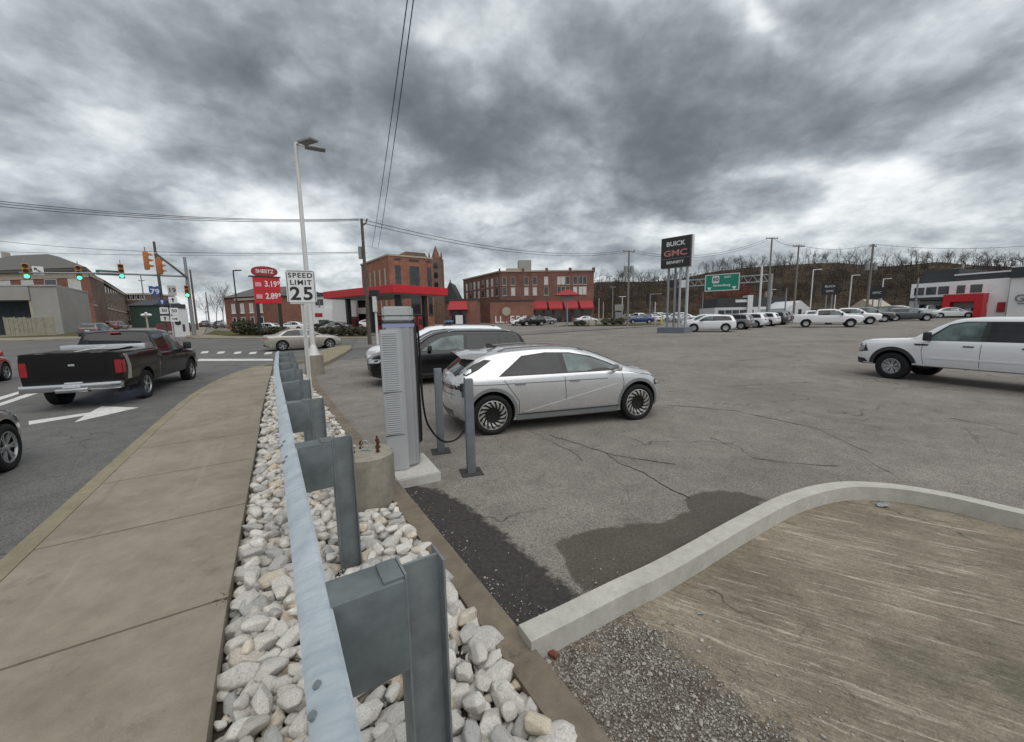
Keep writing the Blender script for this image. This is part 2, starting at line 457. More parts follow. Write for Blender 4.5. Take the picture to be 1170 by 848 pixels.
# road on the left, side street ahead
road = [(kerb_pts[0][0], kerb_pts[0][1])]+kerb_pts[1:]
far_r = [P(*q) for q in []]
def A(x, Y): return atY(x, Y)
road_poly = [SN(-9, -2.05)]+kerb_pts+[SN(23, 9), A(409, 37.5), A(330, 38.5), A(226, 39), A(150, 44), A(40, 41), A(-60, 40), (-90, 20), (-60, -20), (-16, -20)]
grid_sheet('road', road_poly, m_road, .004, 2.0, rise=.0006)
# side street carries on behind the lot to the right
ss = [A(400, 26.5), A(470, 30), A(560, 37), A(640, 43), A(750, 54), A(760, 60), A(640, 49), A(560, 43), A(470, 37.3), A(409, 37.2)]
grid_sheet('side_street', ss, m_road2, .012, 2.0, rise=.001)
# painted markings ------------------------------------------------------
def mark(name, pxs, dz=.009):
    return grid_sheet(name, [P(*q) for q in pxs], m_marking, dz, 1.0, rise=.0007)
# lane arrow (straight), laid in rail coordinates
mark('lane_arrow', [(33, 481.8), (103, 471.8), (116, 465), (159, 466.2), (85, 483), (97, 475.3), (33, 486)])
mark('lane_arrow', [(-14, 460), (24, 449.5), (46, 451), (-14, 470), (-14, 467), (30, 452.8), (22, 452.6), (-14, 463.5)])
mark('stop_line', [(228, 414.6), (312, 413.6), (312, 415.4), (226, 416.8)])
for i, x in enumerate([229.5, 248, 267, 284.5, 302]):
    mark('crosswalk_dash', [(x, 409.4), (x+8.5, 408.6), (x+9.8, 406.6), (x+2.2, 407.2)])
for x in (386, 396):
    mark('crosswalk_dash', [(x-2, 404.2), (x+6, 403.4), (x+5, 402.2), (x-2, 403)])
# cracks in the lot: narrow irregular strips lying in the surface
m_crack = M_('crack_tar', (.022, .019, .017), .95, 0, .2)
bm = NB()
for pl in [[(690, 516), (712, 530), (738, 541), (762, 556), (788, 569)], [(984, 520), (1002, 532), (1020, 540), (1032, 552)], [(604, 492), (632, 505), (655, 515), (668, 527)],
           [(628, 497), (700, 520), (770, 531)], [(760, 463), (840, 470), (930, 489), (1000, 520)], [(760, 448), (860, 440), (960, 436)], [(940, 400), (900, 410), (840, 414)],
           [(812, 500), (862, 523), (905, 529), (960, 533)], [(1085, 478), (1130, 486), (1170, 500)], [(850, 400), (900, 395), (980, 396)], [(660, 400), (760, 398), (850, 392)]]:
    pts = dense([P(*q) for q in pl], .07)
    rnd = random.Random(len(pl)*7+pl[0][0]); w = .006; ox = oy = 0; prev = None
    for x, y in pts:
        ox += rnd.uniform(-.02, .02); oy += rnd.uniform(-.02, .02); ox *= .93; oy *= .93
        w = min(.009, max(.0012, w+rnd.uniform(-.0022, .0022))); d = math.hypot(x, y); ww = w*(1+max(0, d-7)*.12)
        z = G(x+ox, y+oy)+.003+.0003*d
        cur = (bm.verts.new((x+ox-ww*.6, y+oy-ww, z)), bm.verts.new((x+ox+ww*.6, y+oy+ww, z)))
        if prev: bm.faces.new((prev[0], cur[0], cur[1], prev[1]))
        prev = cur
tag(obj('pavement_crack', bm, m_crack), kind='structure')
# ================================================================== WHITE KERB AND OLD SLAB
kt = [P(x, y, .16) for x, y in [(592.6, 714), (640, 692), (700, 663), (740, 645), (782, 623), (820, 602), (860, 581), (885, 569), (903, 562), (930, 554.5), (963, 550), (1000, 551), (1034, 554.5), (1090, 564), (1170, 582)]]
kt += [(kt[-1][0]+(kt[-1][0]-kt[-2][0])*2.2+.15, kt[-1][1]+(kt[-1][1]-kt[-2][1])*2.2)]
def smooth(pts, n=6):
    out = []
    for i in range(len(pts)-1):
        p0 = pts[max(i-1, 0)]; p1 = pts[i]; p2 = pts[i+1]; p3 = pts[min(i+2, len(pts)-1)]
        for k in range(n):
            t = k/n
            out.append(tuple(.5*((2*p1[a])+(-p0[a]+p2[a])*t+(2*p0[a]-5*p1[a]+4*p2[a]-p3[a])*t*t+(-p0[a]+3*p1[a]-3*p2[a]+p3[a])*t**3) for a in range(2)))
    return out+[pts[-1]]
kt = smooth(kt, 4)
kl, kr = strip(kt, 0, .15)
ribbon('kerb', kl, kr, -.04, .16, m_white_kerb)
KIN = kr
# slab inside it
t = NT('old_slab')
co = t.co(); mp = t.n('ShaderNodeMapping', vector_type='TEXTURE'); mp.inputs['Rotation'].default_value = (0, 0, R(-31)); mp.inputs['Scale'].default_value = (1.1, .085, 1)
t.t.links.new(co, mp.inputs['Vector'])
sn = t.noise(1.3, 9, .70, vec=mp.outputs[0], dist=1.5); mott = t.noise(1.3, 8, .7); fn = t.noise(90, 3, .6)
cc = t.mix(t.mr(mott, .35, .65), (.15, .126, .094), (.26, .222, .17))
streak = t.mr(sn, .545, .65, 0, .75)
cc = t.mix(streak, cc, (.44, .395, .32))
mp2 = t.n('ShaderNodeMapping', vector_type='TEXTURE'); mp2.inputs['Rotation'].default_value = (0, 0, R(-24)); mp2.inputs['Scale'].default_value = (.7, .035, 1); t.t.links.new(co, mp2.inputs['Vector'])
f2 = t.noise(1.2, 6, .7, vec=mp2.outputs[0], dist=1.2); cc = t.mix(t.mr(f2, .60, .68, 0, .6), cc, (.40, .36, .29))
cc = t.mix(t.mr(sn, .44, .34, 0, .55), cc, (.085, .065, .045))
gr = t.mr(t.noise(.8, 4), .54, .66, 0, .6); cc = t.mix(gr, cc, (.085, .09, .062))
cc = t.mix(1.0, cc, t.mr(t.noise(9, 7, .75, vec=mp.outputs[0]), .3, .7, .72, 1.30), 'MULTIPLY')
cc = t.mix(1.0, cc, t.mr(t.noise(28, 6, .8), .3, .7, .78, 1.24), 'MULTIPLY')
cc = t.mix(1.0, cc, t.mr(fn, .2, .8, .68, 1.32), 'MULTIPLY')
wv = t.n('ShaderNodeVectorMath', operation='ADD'); t.t.links.new(co, wv.inputs[0]); nn = t.n('ShaderNodeTexNoise', ins={'Scale': 2.5, 'Detail': 4.0}); t.t.links.new(co, nn.inputs['Vector']); sc_ = t.n('ShaderNodeVectorMath', operation='SCALE', ins={'Scale': .5}); t.t.links.new(nn.outputs['Color'], sc_.inputs[0]); t.t.links.new(sc_.outputs[0], wv.inputs[1])
ce = t.vor(.55, 'DISTANCE_TO_EDGE', wv.outputs[0]); cc = t.mix(t.math('MULTIPLY', t.mr(ce, 0, .008, .8, 0), t.mr(t.noise(.9, 2), .48, .6)), cc, (.03, .024, .017))
e = t.vor(.9, 'DISTANCE_TO_EDGE', t.n('ShaderNodeVectorMath', operation='ADD').outputs[0]) if False else None
cc = t.mix(t.math('MULTIPLY', t.mr(t.noise(14, 8, .8), .60, .68), .5), cc, (.06, .045, .03))
v = t.n('ShaderNodeTexVoronoi', ins={'Scale': 120.0}); t.t.links.new(co, v.inputs['Vector']); s2 = t.n('ShaderNodeSeparateColor'); t.t.links.new(v.outputs['Color'], s2.inputs[0])
gc = t.ramp(s2.outputs[0], [(0, (.07, .06, .045)), (.45, (.15, .13, .105)), (.8, (.24, .225, .195)), (1, (.46, .45, .42))])
gc = t.mix(t.mr(t.noise(3.2, 8, .75, dist=.6), .44, .60, 0, .85), gc, t.mix(t.mr(t.noise(60, 3), .3, .7), (.055, .04, .028), (.12, .095, .07)))
at_ = t.n('ShaderNodeAttribute', attribute_name='grav'); gf = t.mr(t.math('ADD', at_.outputs['Fac'], t.math('MULTIPLY', t.math('SUBTRACT', t.noise(7, 8, .8), .5), 1.3)), .46, .58, 0, 1)
cc = t.mix(gf, cc, gc)
t.base(cc); t.p(Roughness=.92, Specular_IOR_Level=.2); t.bump(t.math('ADD', t.math('ADD', t.math('MULTIPLY', sn, 2.0), fn), t.math('MULTIPLY', t.math('MULTIPLY', v.outputs['Distance'], gf), 2.5)), .6, .009)
m_slab = t.m
slab = [P(*q) for q in [(640, 745)]]+[(p[0], p[1]) for p in KIN[6:]]+[(9, .5), (2, .3), (.9, .2)]
m_grav = None
gravpx = [(665, 728), (711, 704), (740, 716), (761, 737), (790, 760), (807, 777), (835, 800), (862, 822), (903, 850), (960, 905)]
gl = [P(*q) for q in gravpx]
GPOLY = [SN(-1.5, 1.19), SN(2.05, 1.19), kr[0]]+[p for p in KIN[1:7]]+[(q[0]+.02, q[1]) for q in gl[1:]]+[(2.0, -.8)]
so_ = grid_sheet('old_slab', [SN(-1.5, 1.19), SN(2.05, 1.19), kr[0]]+[p for p in KIN[1:]]+[(9, -.9), (2.0, -.9)], m_slab, .008, .09)
nv = len(so_.data.vertices); vc = np.empty(nv*3); so_.data.vertices.foreach_get('co', vc); vc = vc.reshape(-1, 3)
ga_ = so_.data.attributes.new('grav', 'FLOAT', 'POINT'); ga_.data.foreach_set('value', np.clip(.5+sdist(vc[:, 0], vc[:, 1], GPOLY)/.5*.5, 0, 1).astype(np.float32))
rnd = random.Random(5)
def pebble_bm(bm, c, r, rnd):
    k = len(bm.verts)
    rr = bmesh.ops.create_icosphere(bm, subdivisions=1, radius=1)
    sx, sy, sz = rnd.uniform(.7, 1.2), rnd.uniform(.6, 1.1), rnd.uniform(.45, .8); a = rnd.uniform(0, 6.3)
    for v in rr['verts']:
        q = v.co*(1+rnd.uniform(-.18, .18)); x, y = q.x*sx*r, q.y*sy*r
        v.co = Vector((c[0]+x*math.cos(a)-y*math.sin(a), c[1]+x*math.sin(a)+y*math.cos(a), c[2]+q.z*sz*r))
m_peb = M_('pebble_grey', (.30, .28, .25), .9, 0, .5, 30)
bm = NB(); npb = 0
gp = [SN(-1.2, 1.2), SN(1.9, 1.2)]+[(q[0], q[1]) for q in gl]
while npb < 4200:
    x = rnd.uniform(-.2, 2.2); y = rnd.uniform(.2, 3.2)
    d = sdist(np.array([x]), np.array([y]), gp)[0]
    if d < 0 and (d < -.9 or rnd.random() > math.exp(d*7)*.55): continue
    if x*N_[0]+y*N_[1] < 1.24: continue
    pebble_bm(bm, (x, y, .012), rnd.uniform(.003, .0085)*(1 if rnd.random() < .96 else 2.2), rnd); npb += 1
# scatter along the edging and the tar strip
for i in range(500):
    s = rnd.uniform(.5, 9); n = 1.2+abs(rnd.gauss(0, .09)); x, y = SN(s, n)
    pebble_bm(bm, (x, y, .006), rnd.uniform(.003, .009), rnd)
for i in range(120):
    s = rnd.uniform(.5, 9); n = 1.2+abs(rnd.gauss(0, .5)); x, y = SN(s, n)
    pebble_bm(bm, (x, y, .004), rnd.uniform(.004, .012), rnd)
tag(obj('loose_gravel', bm, m_peb), kind='stuff')
# leaf and litter scraps beside the kerb
def scrap(name, px, r, mat, label, cat, z=.02, n=9, h=.02):
    bm = NB(); x, y = P(*px); rnd = random.Random(int(px[0]))
    ctr = bm.verts.new((x, y, z+h)); ring = []
    for k in range(n):
        a = 2*math.pi*k/n; q = r*rnd.uniform(.6, 1.15)
        ring.append(bm.verts.new((x+q*math.cos(a)*1.6, y+q*math.sin(a)*.7, z+rnd.uniform(0, h))))
    for k in range(n): bm.faces.new((ctr, ring[k], ring[(k+1) % n]))
    bmesh.ops.solidify(bm, geom=bm.faces[:], thickness=.003)
    o = obj(name, bm, mat); return tag(o, label, cat)
m_scrap = M_('crumpled_plastic', (.42, .45, .46), .4, 0, .3, 40)
scrap('litter', (1008, 580), .055, m_scrap, 'crumpled pale plastic litter lying against the inside of the white curved kerb', 'litter', h=.035, n=13)
scrap('litter', (801, 704), .022, m_scrap, 'small flat grey scrap lying on the brown slab', 'litter', h=.008)
m_cone = M_('brick_chip', (.15, .05, .03), .9, 0, .4, 30)
bm = NB(); box(bm, -.018, .022, -.03, .03, 0, .028, .008, Matrix.Translation((*P(632, 752), .012)) @ Matrix.Rotation(.9, 4, 'Z'))
tag(obj('broken_brick', bm, m_cone), 'small reddish brick chip wedged at the end of the white kerb beside the edging', 'brick')
# ================================================================== ROCKS
t = NT('limestone')
oi = t.n('ShaderNodeObjectInfo'); tc = t.n('ShaderNodeTexCoord')
n1 = t.noise(9, 6, .7, vec=tc.outputs['Object'], dist=.8); n2 = t.noise(45, 4, .7, vec=tc.outputs['Object'])
cc = t.mix(t.mr(n1, .38, .62), (.68, .665, .63), (.47, .455, .43))
pk = t.ramp(oi.outputs['Random'], [(0, (1.12, 1.11, 1.08)), (.35, (1, .98, .95)), (.6, (.86, .85, .84)), (.74, (.66, .67, .68)), (.90, (.98, .93, .84)), (.97, (.98, .84, .66)), (1, (.84, .66, .50))])
cc = t.mix(1.0, cc, pk, 'MULTIPLY')
cc = t.mix(t.mr(n1, .60, .68, 0, .55), cc, (.22, .19, .15))
cc = t.mix(1.0, cc, t.mr(n2, .25, .75, .82, 1.12), 'MULTIPLY')
t.base(cc); t.p(Roughness=.88, Specular_IOR_Level=.3); t.bump(t.math('ADD', n2, t.math('MULTIPLY', n1, 1.5)), .45, .012)
m_rock = t.m
t2 = NT('limestone_heap'); n1 = t2.noise(9, 6, .7); n2 = t2.noise(45, 4, .7); gi = t2.n('ShaderNodeNewGeometry')
cc = t2.mix(t2.mr(n1, .38, .62), (.66, .645, .61), (.45, .435, .41))
pk = t2.ramp(gi.outputs['Random Per Island'], [(0, (1.12, 1.11, 1.08)), (.35, (1, .98, .95)), (.6, (.84, .83, .82)), (.74, (.62, .63, .64)), (.90, (.98, .93, .84)), (.97, (.98, .84, .66)), (1, (.84, .66, .50))])
cc = t2.mix(1.0, cc, pk, 'MULTIPLY'); cc = t2.mix(1.0, cc, t2.mr(n2, .25, .75, .82, 1.12), 'MULTIPLY')
t2.base(cc); t2.p(Roughness=.88, Specular_IOR_Level=.3); t2.bump(n2, .4, .01)
m_rock2 = t2.m
def rock_proto(k, lod=0):
    """angular boulder: the soft intersection of random half-spaces"""
    rnd = random.Random(100+k); pl = []
    for i in range(17):
        n = Vector((rnd.gauss(0, 1), rnd.gauss(0, 1), rnd.gauss(0, 1))).normalized() if i > 5 else (Vector([(1, 0, 0), (-1, 0, 0), (0, 1, 0), (0, -1, 0), (0, 0, 1), (0, 0, -1)][i])+Vector((rnd.gauss(0, .25), rnd.gauss(0, .25), rnd.gauss(0, .25)))).normalized()
        pl.append((n, rnd.uniform(.66, .92)))
    bm = NB(); bmesh.ops.create_icosphere(bm, subdivisions=4 if lod == 0 else 3, radius=1)
    pw = 60.0; ph = rnd.uniform(0, 6)
    for v in bm.verts:
        d = v.co.normalized(); s_ = 1e-3
        for n, h in pl: s_ += (max(d.dot(n), 0)/h)**pw
        r = min(1.12, s_**(-1/pw))*(1+.012*math.sin(d.x*11+ph)*math.sin(d.y*9+ph)+.008*math.sin(d.z*23+d.x*17)+rnd.uniform(-.006, .006))
        v.co = Vector((d.x*r*1.15, d.y*r*.86, d.z*r*.72))
    for f in bm.faces: f.smooth = True
    me = bpy.data.meshes.new('rock'); bm.to_mesh(me); bm.free(); return me
rocks_hi = [rock_proto(k) for k in range(14)]; rocks_lo = [rock_proto(k, 1) for k in range(8)]
for m in rocks_hi: m.materials.append(m_rock)
post_s = [1.34-1.87, 1.34, 3.22, 5.08, 6.86, 8.58, 10.3, 12.1, 13.9]
post_dn = lambda s: .04*max(0, s-8)/4+.012*max(0, s-10)
CYL1 = P(425, 588, .05); CYL1 = SN(4.35, .80)
CYL2 = SN(17.1, 1.42)
def rock_ok(x, y, r):
    s = x*E_[0]+y*E_[1]; n = x*N_[0]+y*N_[1]
    if n < nright(s)+r*.75 or n > 1.0-r*.45+(.03): return False
    for ps in post_s:
        if abs(s-ps) < .07+r*.6 and .30-r*.6 < n-post_dn(ps) < .50+r*.6: return False
    if math.hypot(x-CYL1[0], y-CYL1[1]) < .30+r*.8: return False
    return True
rnd = random.Random(21); placed = []; cells = {}
def try_place(x, y, r, zb, f):
    ci, cj = int(x//.2), int(y//.2)
    for a in range(ci-1, ci+2):
        for b in range(cj-1, cj+2):
            for (px, py, pr) in cells.get((a, b), ()):
                if math.hypot(x-px, y-py) < (r+pr)*f: return False
    cells.setdefault((ci, cj), []).append((x, y, r)); placed.append((x, y, r, zb)); return True
for lo, hi, tries, f in ((.078, .098, 900, .74), (.058, .078, 5000, .74), (.042, .058, 9000, .72), (.028, .042, 14000, .68)):
    for i in range(tries):
        s = rnd.uniform(-.3, 16.8) if rnd.random() < .5 else rnd.uniform(-.3, 7); n = rnd.uniform(-.42, 1.0); x, y = SN(s, n); r = rnd.uniform(lo, hi)
        if rock_ok(x, y, r): try_place(x, y, r, .035, f)
top = []
cells.clear()
base_n = len(placed)
for i in range(5000):
    s = rnd.uniform(-.3, 16.5) if rnd.random() < .4 else rnd.uniform(-.2, 6); n = rnd.uniform(-.3, .95); x, y = SN(s, n); r = rnd.uniform(.040, .075)
    if rock_ok(x, y, r*1.3): try_place(x, y, r, .095, .95)
placed.sort(key=lambda p: math.hypot(p[0], p[1])/p[2])
def vis(p):
    d = Vector((p[0], p[1], p[3]-H)); a = d.y*FW[1]+d.z*FW[2]
    if a < .1: return False
    u = CX+F*d.x/a; v = CY+F*(d.y*DN[1]+d.z*DN[2])/a
    return -20 < u < 1190 and v < 875
ROCKL = 'pale broken limestone rock lying loose in the rock bed along the guardrail'
cnt = 0; rest = []
for k, (x, y, r, zb) in enumerate(placed):
    top_l = zb > .05
    rot = Matrix.Rotation(rnd.uniform(0, 6.3), 4, 'Z') @ Matrix.Rotation(rnd.gauss(0, .3), 4, 'X') @ Matrix.Rotation(rnd.gauss(0, .25), 4, 'Y')
    z = zb+r*.42+G(x, y)
    if cnt < 300 and vis((x, y, r, zb)):
        o = bpy.data.objects.new('rock', rocks_hi[rnd.randrange(14)]); col.objects.link(o)
        o.matrix_world = Matrix.Translation((x, y, z)) @ rot @ Matrix.Diagonal((r*rnd.uniform(1, 1.4), r*rnd.uniform(.9, 1.1), r*rnd.uniform(.85, 1.1), 1))
        tag(o, ROCKL, 'rock', 'limestone rocks filling the bed between the sidewalk and the lot'); cnt += 1
    else: rest.append((x, y, z, r, rot))
def merge(name, items, mats):
    """numpy merge of (mesh, matrix) pairs into one mesh"""
    V, L, LS, LT, MI = [], [], [], [], []; vo = lo = 0; cache = {}
    for me, M in items:
        if me.name not in cache:
            v = np.empty(len(me.vertices)*3); me.vertices.foreach_get('co', v); li = np.empty(len(me.loops), int); me.loops.foreach_get('vertex_index', li)
            ls = np.empty(len(me.polygons), int); me.polygons.foreach_get('loop_start', ls); lt = np.empty(len(me.polygons), int); me.polygons.foreach_get('loop_total', lt)
            mi = np.empty(len(me.polygons), int); me.polygons.foreach_get('material_index', mi)
            cache[me.name] = (v.reshape(-1, 3), li, ls, lt, mi)
        v, li, ls, lt, mi = cache[me.name]; A_ = np.array(M)
        V.append(v@A_[:3, :3].T+A_[:3, 3]); L.append(li+vo); LS.append(ls+lo); LT.append(lt); MI.append(mi); vo += len(v); lo += len(li)
    me = bpy.data.meshes.new(name); V = np.concatenate(V); L = np.concatenate(L); LS = np.concatenate(LS)
    me.vertices.add(len(V)); me.vertices.foreach_set('co', V.ravel()); me.loops.add(len(L)); me.loops.foreach_set('vertex_index', L)
    me.polygons.add(len(LS)); me.polygons.foreach_set('loop_start', LS); me.polygons.foreach_set('material_index', np.concatenate(MI)); me.update()
    return me
for i in range(5200):
    s_ = rnd.uniform(-.2, 9) if rnd.random() < .7 else rnd.uniform(-.2, 4); n_ = rnd.uniform(-.36, .98); x, y = SN(s_, n_)
    r = rnd.uniform(.008, .022); rest.append((x, y, .045+r*.3, r, Matrix.Rotation(rnd.uniform(0, 6.3), 4, 'Z')))
items = [(rocks_lo[rnd.randrange(8)], Matrix.Translation((x, y, z)) @ rot @ Matrix.Diagonal((r*1.2, r, r, 1))) for x, y, z, r, rot in rest]
tag(link('rock_bed', merge('rock_bed', items, None), m_rock2), kind='stuff')
# ================================================================== GUARDRAIL
def rail_n(s): return post_dn(s)
g0 = thing('guardrail', 'long galvanised steel guardrail running between the sidewalk and the rock bed', 'guardrail', (*SN(1.34, .3), 0))
inv = g0.matrix_basis.copy(); inv = Matrix.Translation((*SN(1.34, .3), 0)).inverted()
prof = [(.098, .150), (.085, .158), (.028, .128), (.004, .105), (.004, .082), (.030, .055), (.078, .022), (.085, 0), (.078, -.022), (.030, -.055), (.004, -.082), (.004, -.105), (.028, -.128), (.085, -.158), (.098, -.15)]
bm = NB(); rings = []
ss_ = [x*.25 for x in range(-8, 61)]
for s in ss_:
    c0 = []
    for th in (0, .004):
        c0 += [(n+th, z) for n, z in (prof if th == 0 else prof[::-1])]
    dz = 1.0
    rings.append([bm.verts.new((*SN(s, rail_n(s)+n-.005), dz+z)) for n, z in c0])
for a, b in zip(rings, rings[1:]):
    for k in range(len(a)): bm.faces.new((a[k], a[(k+1) % len(a)], b[(k+1) % len(a)], b[k]))
bm.faces.new(rings[0]); bm.faces.new(rings[-1][::-1])
xf(bm.verts[:], inv)
t = NT('rail_zinc'); n1 = t.noise(7, 6, .65); mp = t.n('ShaderNodeMapping'); mp.inputs['Rotation'].default_value = (0, 0, R(20)); mp.inputs['Scale'].default_value = (3, 40, 3); t.t.links.new(t.co(), mp.inputs['Vector'])
n2 = t.noise(1.2, 5, .7, vec=mp.outputs[0]); sp = t.vor(60, out='Color')
cc = t.mix(t.mr(n1, .3, .7), (.36, .41, .45), (.54, .59, .625)); cc = t.mix(t.mr(n2, .45, .68, 0, .6), cc, (.30, .36, .41))
cc = t.mix(t.mr(t.noise(30, 6, .8), .62, .72, 0, .35), cc, (.25, .27, .27))
t.base(cc); t.p(Metallic=.25, Roughness=t.mr(n1, .3, .7, .42, .6)); t.bump(n2, .08, .004); m_zinc = t.m
rail = obj('rail', bm, m_zinc, g0, smooth=True, angle=30)
for s, dn_, dz_ in [(2.98, .012, .117), (3.05, .03, .128), (3.40, .012, .117), (3.47, .03, .128), (.95, .012, .117), (1.02, .03, .128), (6.6, .02, .122), (10.1, .02, .122)]:
    bm = NB(); c = Vector((*SN(s, rail_n(s)+dn_), 1.0+dz_)); cyl(bm, c, c+Vector((-N_[0]*.006, -N_[1]*.006, .009)), .011, seg=8); xf(bm.verts[:], inv); obj('bolt', bm, m_galvd, g0)
angN = math.atan2(N_[1], N_[0])
def place_local(s, n): return Matrix.Translation((*SN(s, n), 0)) @ Matrix.Rotation(angN, 4, 'Z')   # local x = across (n), local y = along rail
m_block = M_('blockout_steel', (.125, .145, .15), .6, .1, .22, 9, .06)
for s in post_s:
    dnp = post_dn(s); M = inv @ place_local(s, dnp)
    bm = NB()
    # routed block between rail and post
    w = .075
    box(bm, .09, .331, -w, w, .80, 1.155, .004, M)
    box(bm, .26, .331, -w+.012, w-.012, 1.1545, 1.166, .002, M)
    obj('blockout', bm, [m_block], g0, smooth=True)
    bm = NB(); tk = .009
    zt = 1.17; z0 = -.1
    box(bm, .333, .333+tk, -.062, .062, z0, zt, .002, M)
    box(bm, .478, .478+tk, -.062, .062, z0, zt, .002, M)
    box(bm, .333+tk, .478, -.006, .006, z0, zt-.004, 0, M)
    obj('post', bm, m_galvd, g0, smooth=True)
# ================================================================== PIERS
def pier(c, r, h, label, bolts=True, top=.0):
    t_ = thing('concrete_pier', label, 'concrete pier', (c[0], c[1], G(*c)))
    bm = NB(); prof = [(0.001, 0), (r, 0), (r, h-.02), (r-.02, h), (0.001, h)]
    M = Matrix.Rotation(R(90), 4, 'X')
    lathe(bm, prof, 40, M); obj('shaft', bm, m_pier, t_, smooth=True)
    return t_
pr = pier(CYL1, .285, .64, 'round concrete pier with rusty anchor bolts standing in the rock bed by the charging cabinet')
rnd = random.Random(3)
for k, (a, b) in enumerate([(-.13, -.05), (-.10, .10), (.10, .11), (.13, -.03), (-.15, -.02), (.07, .15)]):
    bm = NB(); h = rnd.uniform(.07, .13); lean = rnd.uniform(-.015, .015)
    cyl(bm, (a, b, .63), (a+lean, b, .64+h), .011, seg=8)
    for z in (.64, .64+h*.55): cyl(bm, (a+lean*.5, b, z), (a+lean*.5, b, z+.022), .021, seg=6)
    obj('anchor_bolt', bm, m_rust, pr)
bm = NB(); tube(bm, [(-.02+.045*math.cos(x), .02, .705+.055*math.sin(x)) for x in [i*2*math.pi/16-1.4 for i in range(16)]], .005, 6)
tube(bm, [(-.09, .01, .65), (-.03, .03, .655), (.05, .0, .652)], .006, 6); obj('bare_wire', bm, m_galvt, pr)
# ================================================================== LAMP POLE ON THE FAR PIER
pier(CYL2, .34, .78, 'round concrete pier carrying the tall white lamp pole beyond the speed limit sign')
lp = thing('street_lamp', 'tall white lamp pole with two flat heads behind the speed limit sign', 'street lamp', (CYL2[0], CYL2[1], .78))
HL = Zp(336, 163, CYL2[1])-.78
bm = NB(); tube(bm, [(0, 0, z) for z in (.05, 2, 5, HL)], .10, 12, .062); obj('pole', bm, m_polew, lp, smooth=True)
bm = NB(); cyl(bm, (0, 0, 0.002), (0, 0, .05), .26, .24, 16); cyl(bm, (0, 0, .05), (0, 0, .45), .22, .09, 16); obj('base_plate', bm, m_polew, lp, smooth=True)
for dx, dy, dz in ((.93, .50, .0), (.95, -.42, -.12)):
    h = bpy.data.objects.new('lamp_arm', None)
    a = math.atan2(dy, dx); M = Matrix.Rotation(a, 4, 'Z')
    bm = NB(); box(bm, .0, .35, -.03, .03, HL-.08, HL-.01, .01, M); arm = obj('lamp_arm', bm, m_polew, lp, smooth=True)
    bm = NB(); box(bm, .30, 1.0, -.17, .17, HL-.12, HL-.04, .02, M); hd = obj('lamp_head', bm, m_poleg, lp, smooth=True)
    bm = NB(); cyl(bm, (.42*math.cos(a), .42*math.sin(a), HL-.038), (.42*math.cos(a), .42*math.sin(a), HL+.03), .035, seg=8); obj('photocell', bm, m_black, hd)
# ================================================================== SPEED LIMIT SIGN
sg = SN(11.4, .80); ZB = .05
sp_ = thing('speed_limit_sign', 'white rectangular speed limit sign reading 25 on a pale steel post behind the guardrail', 'traffic sign', (*sg, 0), math.atan2(sg[0], -sg[1])*0+R(22))
bm = NB(); Y0 = sg[1]
zt_, zb_ = Zp(340, 309, Y0), Zp(342, 347.5, Y0)
xw = .335
for sx in (-1, 1): box(bm, sx*.035-.012 if sx > 0 else -.047, .047 if sx > 0 else -.023, -.03, -.026, ZB, zt_-.02)
box(bm, -.026, .026, .0, .006, ZB, zt_-.03); box(bm, -.03, -.026, -.02, .006, ZB, zt_-.03); box(bm, .026, .03, -.02, .006, ZB, zt_-.03)
obj('post', bm, m_polew, sp_)
bm = NB(); box(bm, -xw, xw, -.040, -.034, zb_, zt_, 0)
es = [e for e in bm.edges if abs(e.verts[0].co.y-e.verts[1].co.y) > .004]; bmesh.ops.bevel(bm, geom=es, offset=.05, segments=4, affect='EDGES')
pl = obj('sign_plate', bm, m_signw, sp_)
bm = NB(); hh = (zt_+zb_)/2; w2, h2 = xw-.022, (zt_-zb_)/2-.022
for a in (0,):
    for (x0, x1, z0, z1) in ((-w2, w2, hh+h2-.012, hh+h2), (-w2, w2, hh-h2, hh-h2+.012), (-w2, -w2+.012, hh-h2+.012, hh+h2-.012), (w2-.012, w2, hh-h2+.012, hh+h2-.012)): box(bm, x0, x1, -.0435, -.0405, z0, z1)
obj('border', bm, m_signk, pl)
hs = zt_-zb_
for s_, zz, sz in (('SPEED', .84, .155), ('LIMIT', .63, .155), ('25', .29, .42)):
    text_mesh('lettering', s_, sz*hs*1.28, m_signk, pl, face_M((0, -.0415, zb_+hs*zz), 0), .0015, .004 if s_ != '25' else .012, spacing=1.18, sx=1.08)
# ================================================================== CHARGING STATION
a0 = P(443.5, 539.5, .12)
ch = thing('charging_station', 'tall grey vehicle charging cabinet with louvred front standing on a white concrete pad', 'charging station', (*a0, .0), math.atan2(.34, .94))
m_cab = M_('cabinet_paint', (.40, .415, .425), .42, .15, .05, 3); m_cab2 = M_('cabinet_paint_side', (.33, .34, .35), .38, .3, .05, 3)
def rprism(name, poly, z0, z1, mat, parent, bev=.012, M=None):
    bm = NB(); prism(bm, poly, z0, z1)
    es = [e for e in bm.edges]
    bmesh.ops.bevel(bm, geom=es, offset=bev, segments=2, affect='EDGES')
    if M: xf(bm.verts[:], M)
    return obj(name, bm, mat, parent, smooth=True)
lowb = rprism('lower_cabinet', [(0, 0), (.235, -.015), (.275, .03), (.29, .30), (0, .30)], .12, 1.955, m_cab, ch, .01)
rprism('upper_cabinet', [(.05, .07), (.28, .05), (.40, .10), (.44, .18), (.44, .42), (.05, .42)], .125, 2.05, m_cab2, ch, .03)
rprism('cabinet_cap', [(.05, .07), (.28, .05), (.40, .10), (.44, .18), (.44, .42), (.05, .42)], 2.056, 2.25, m_cab, ch, .022)
bm = NB()
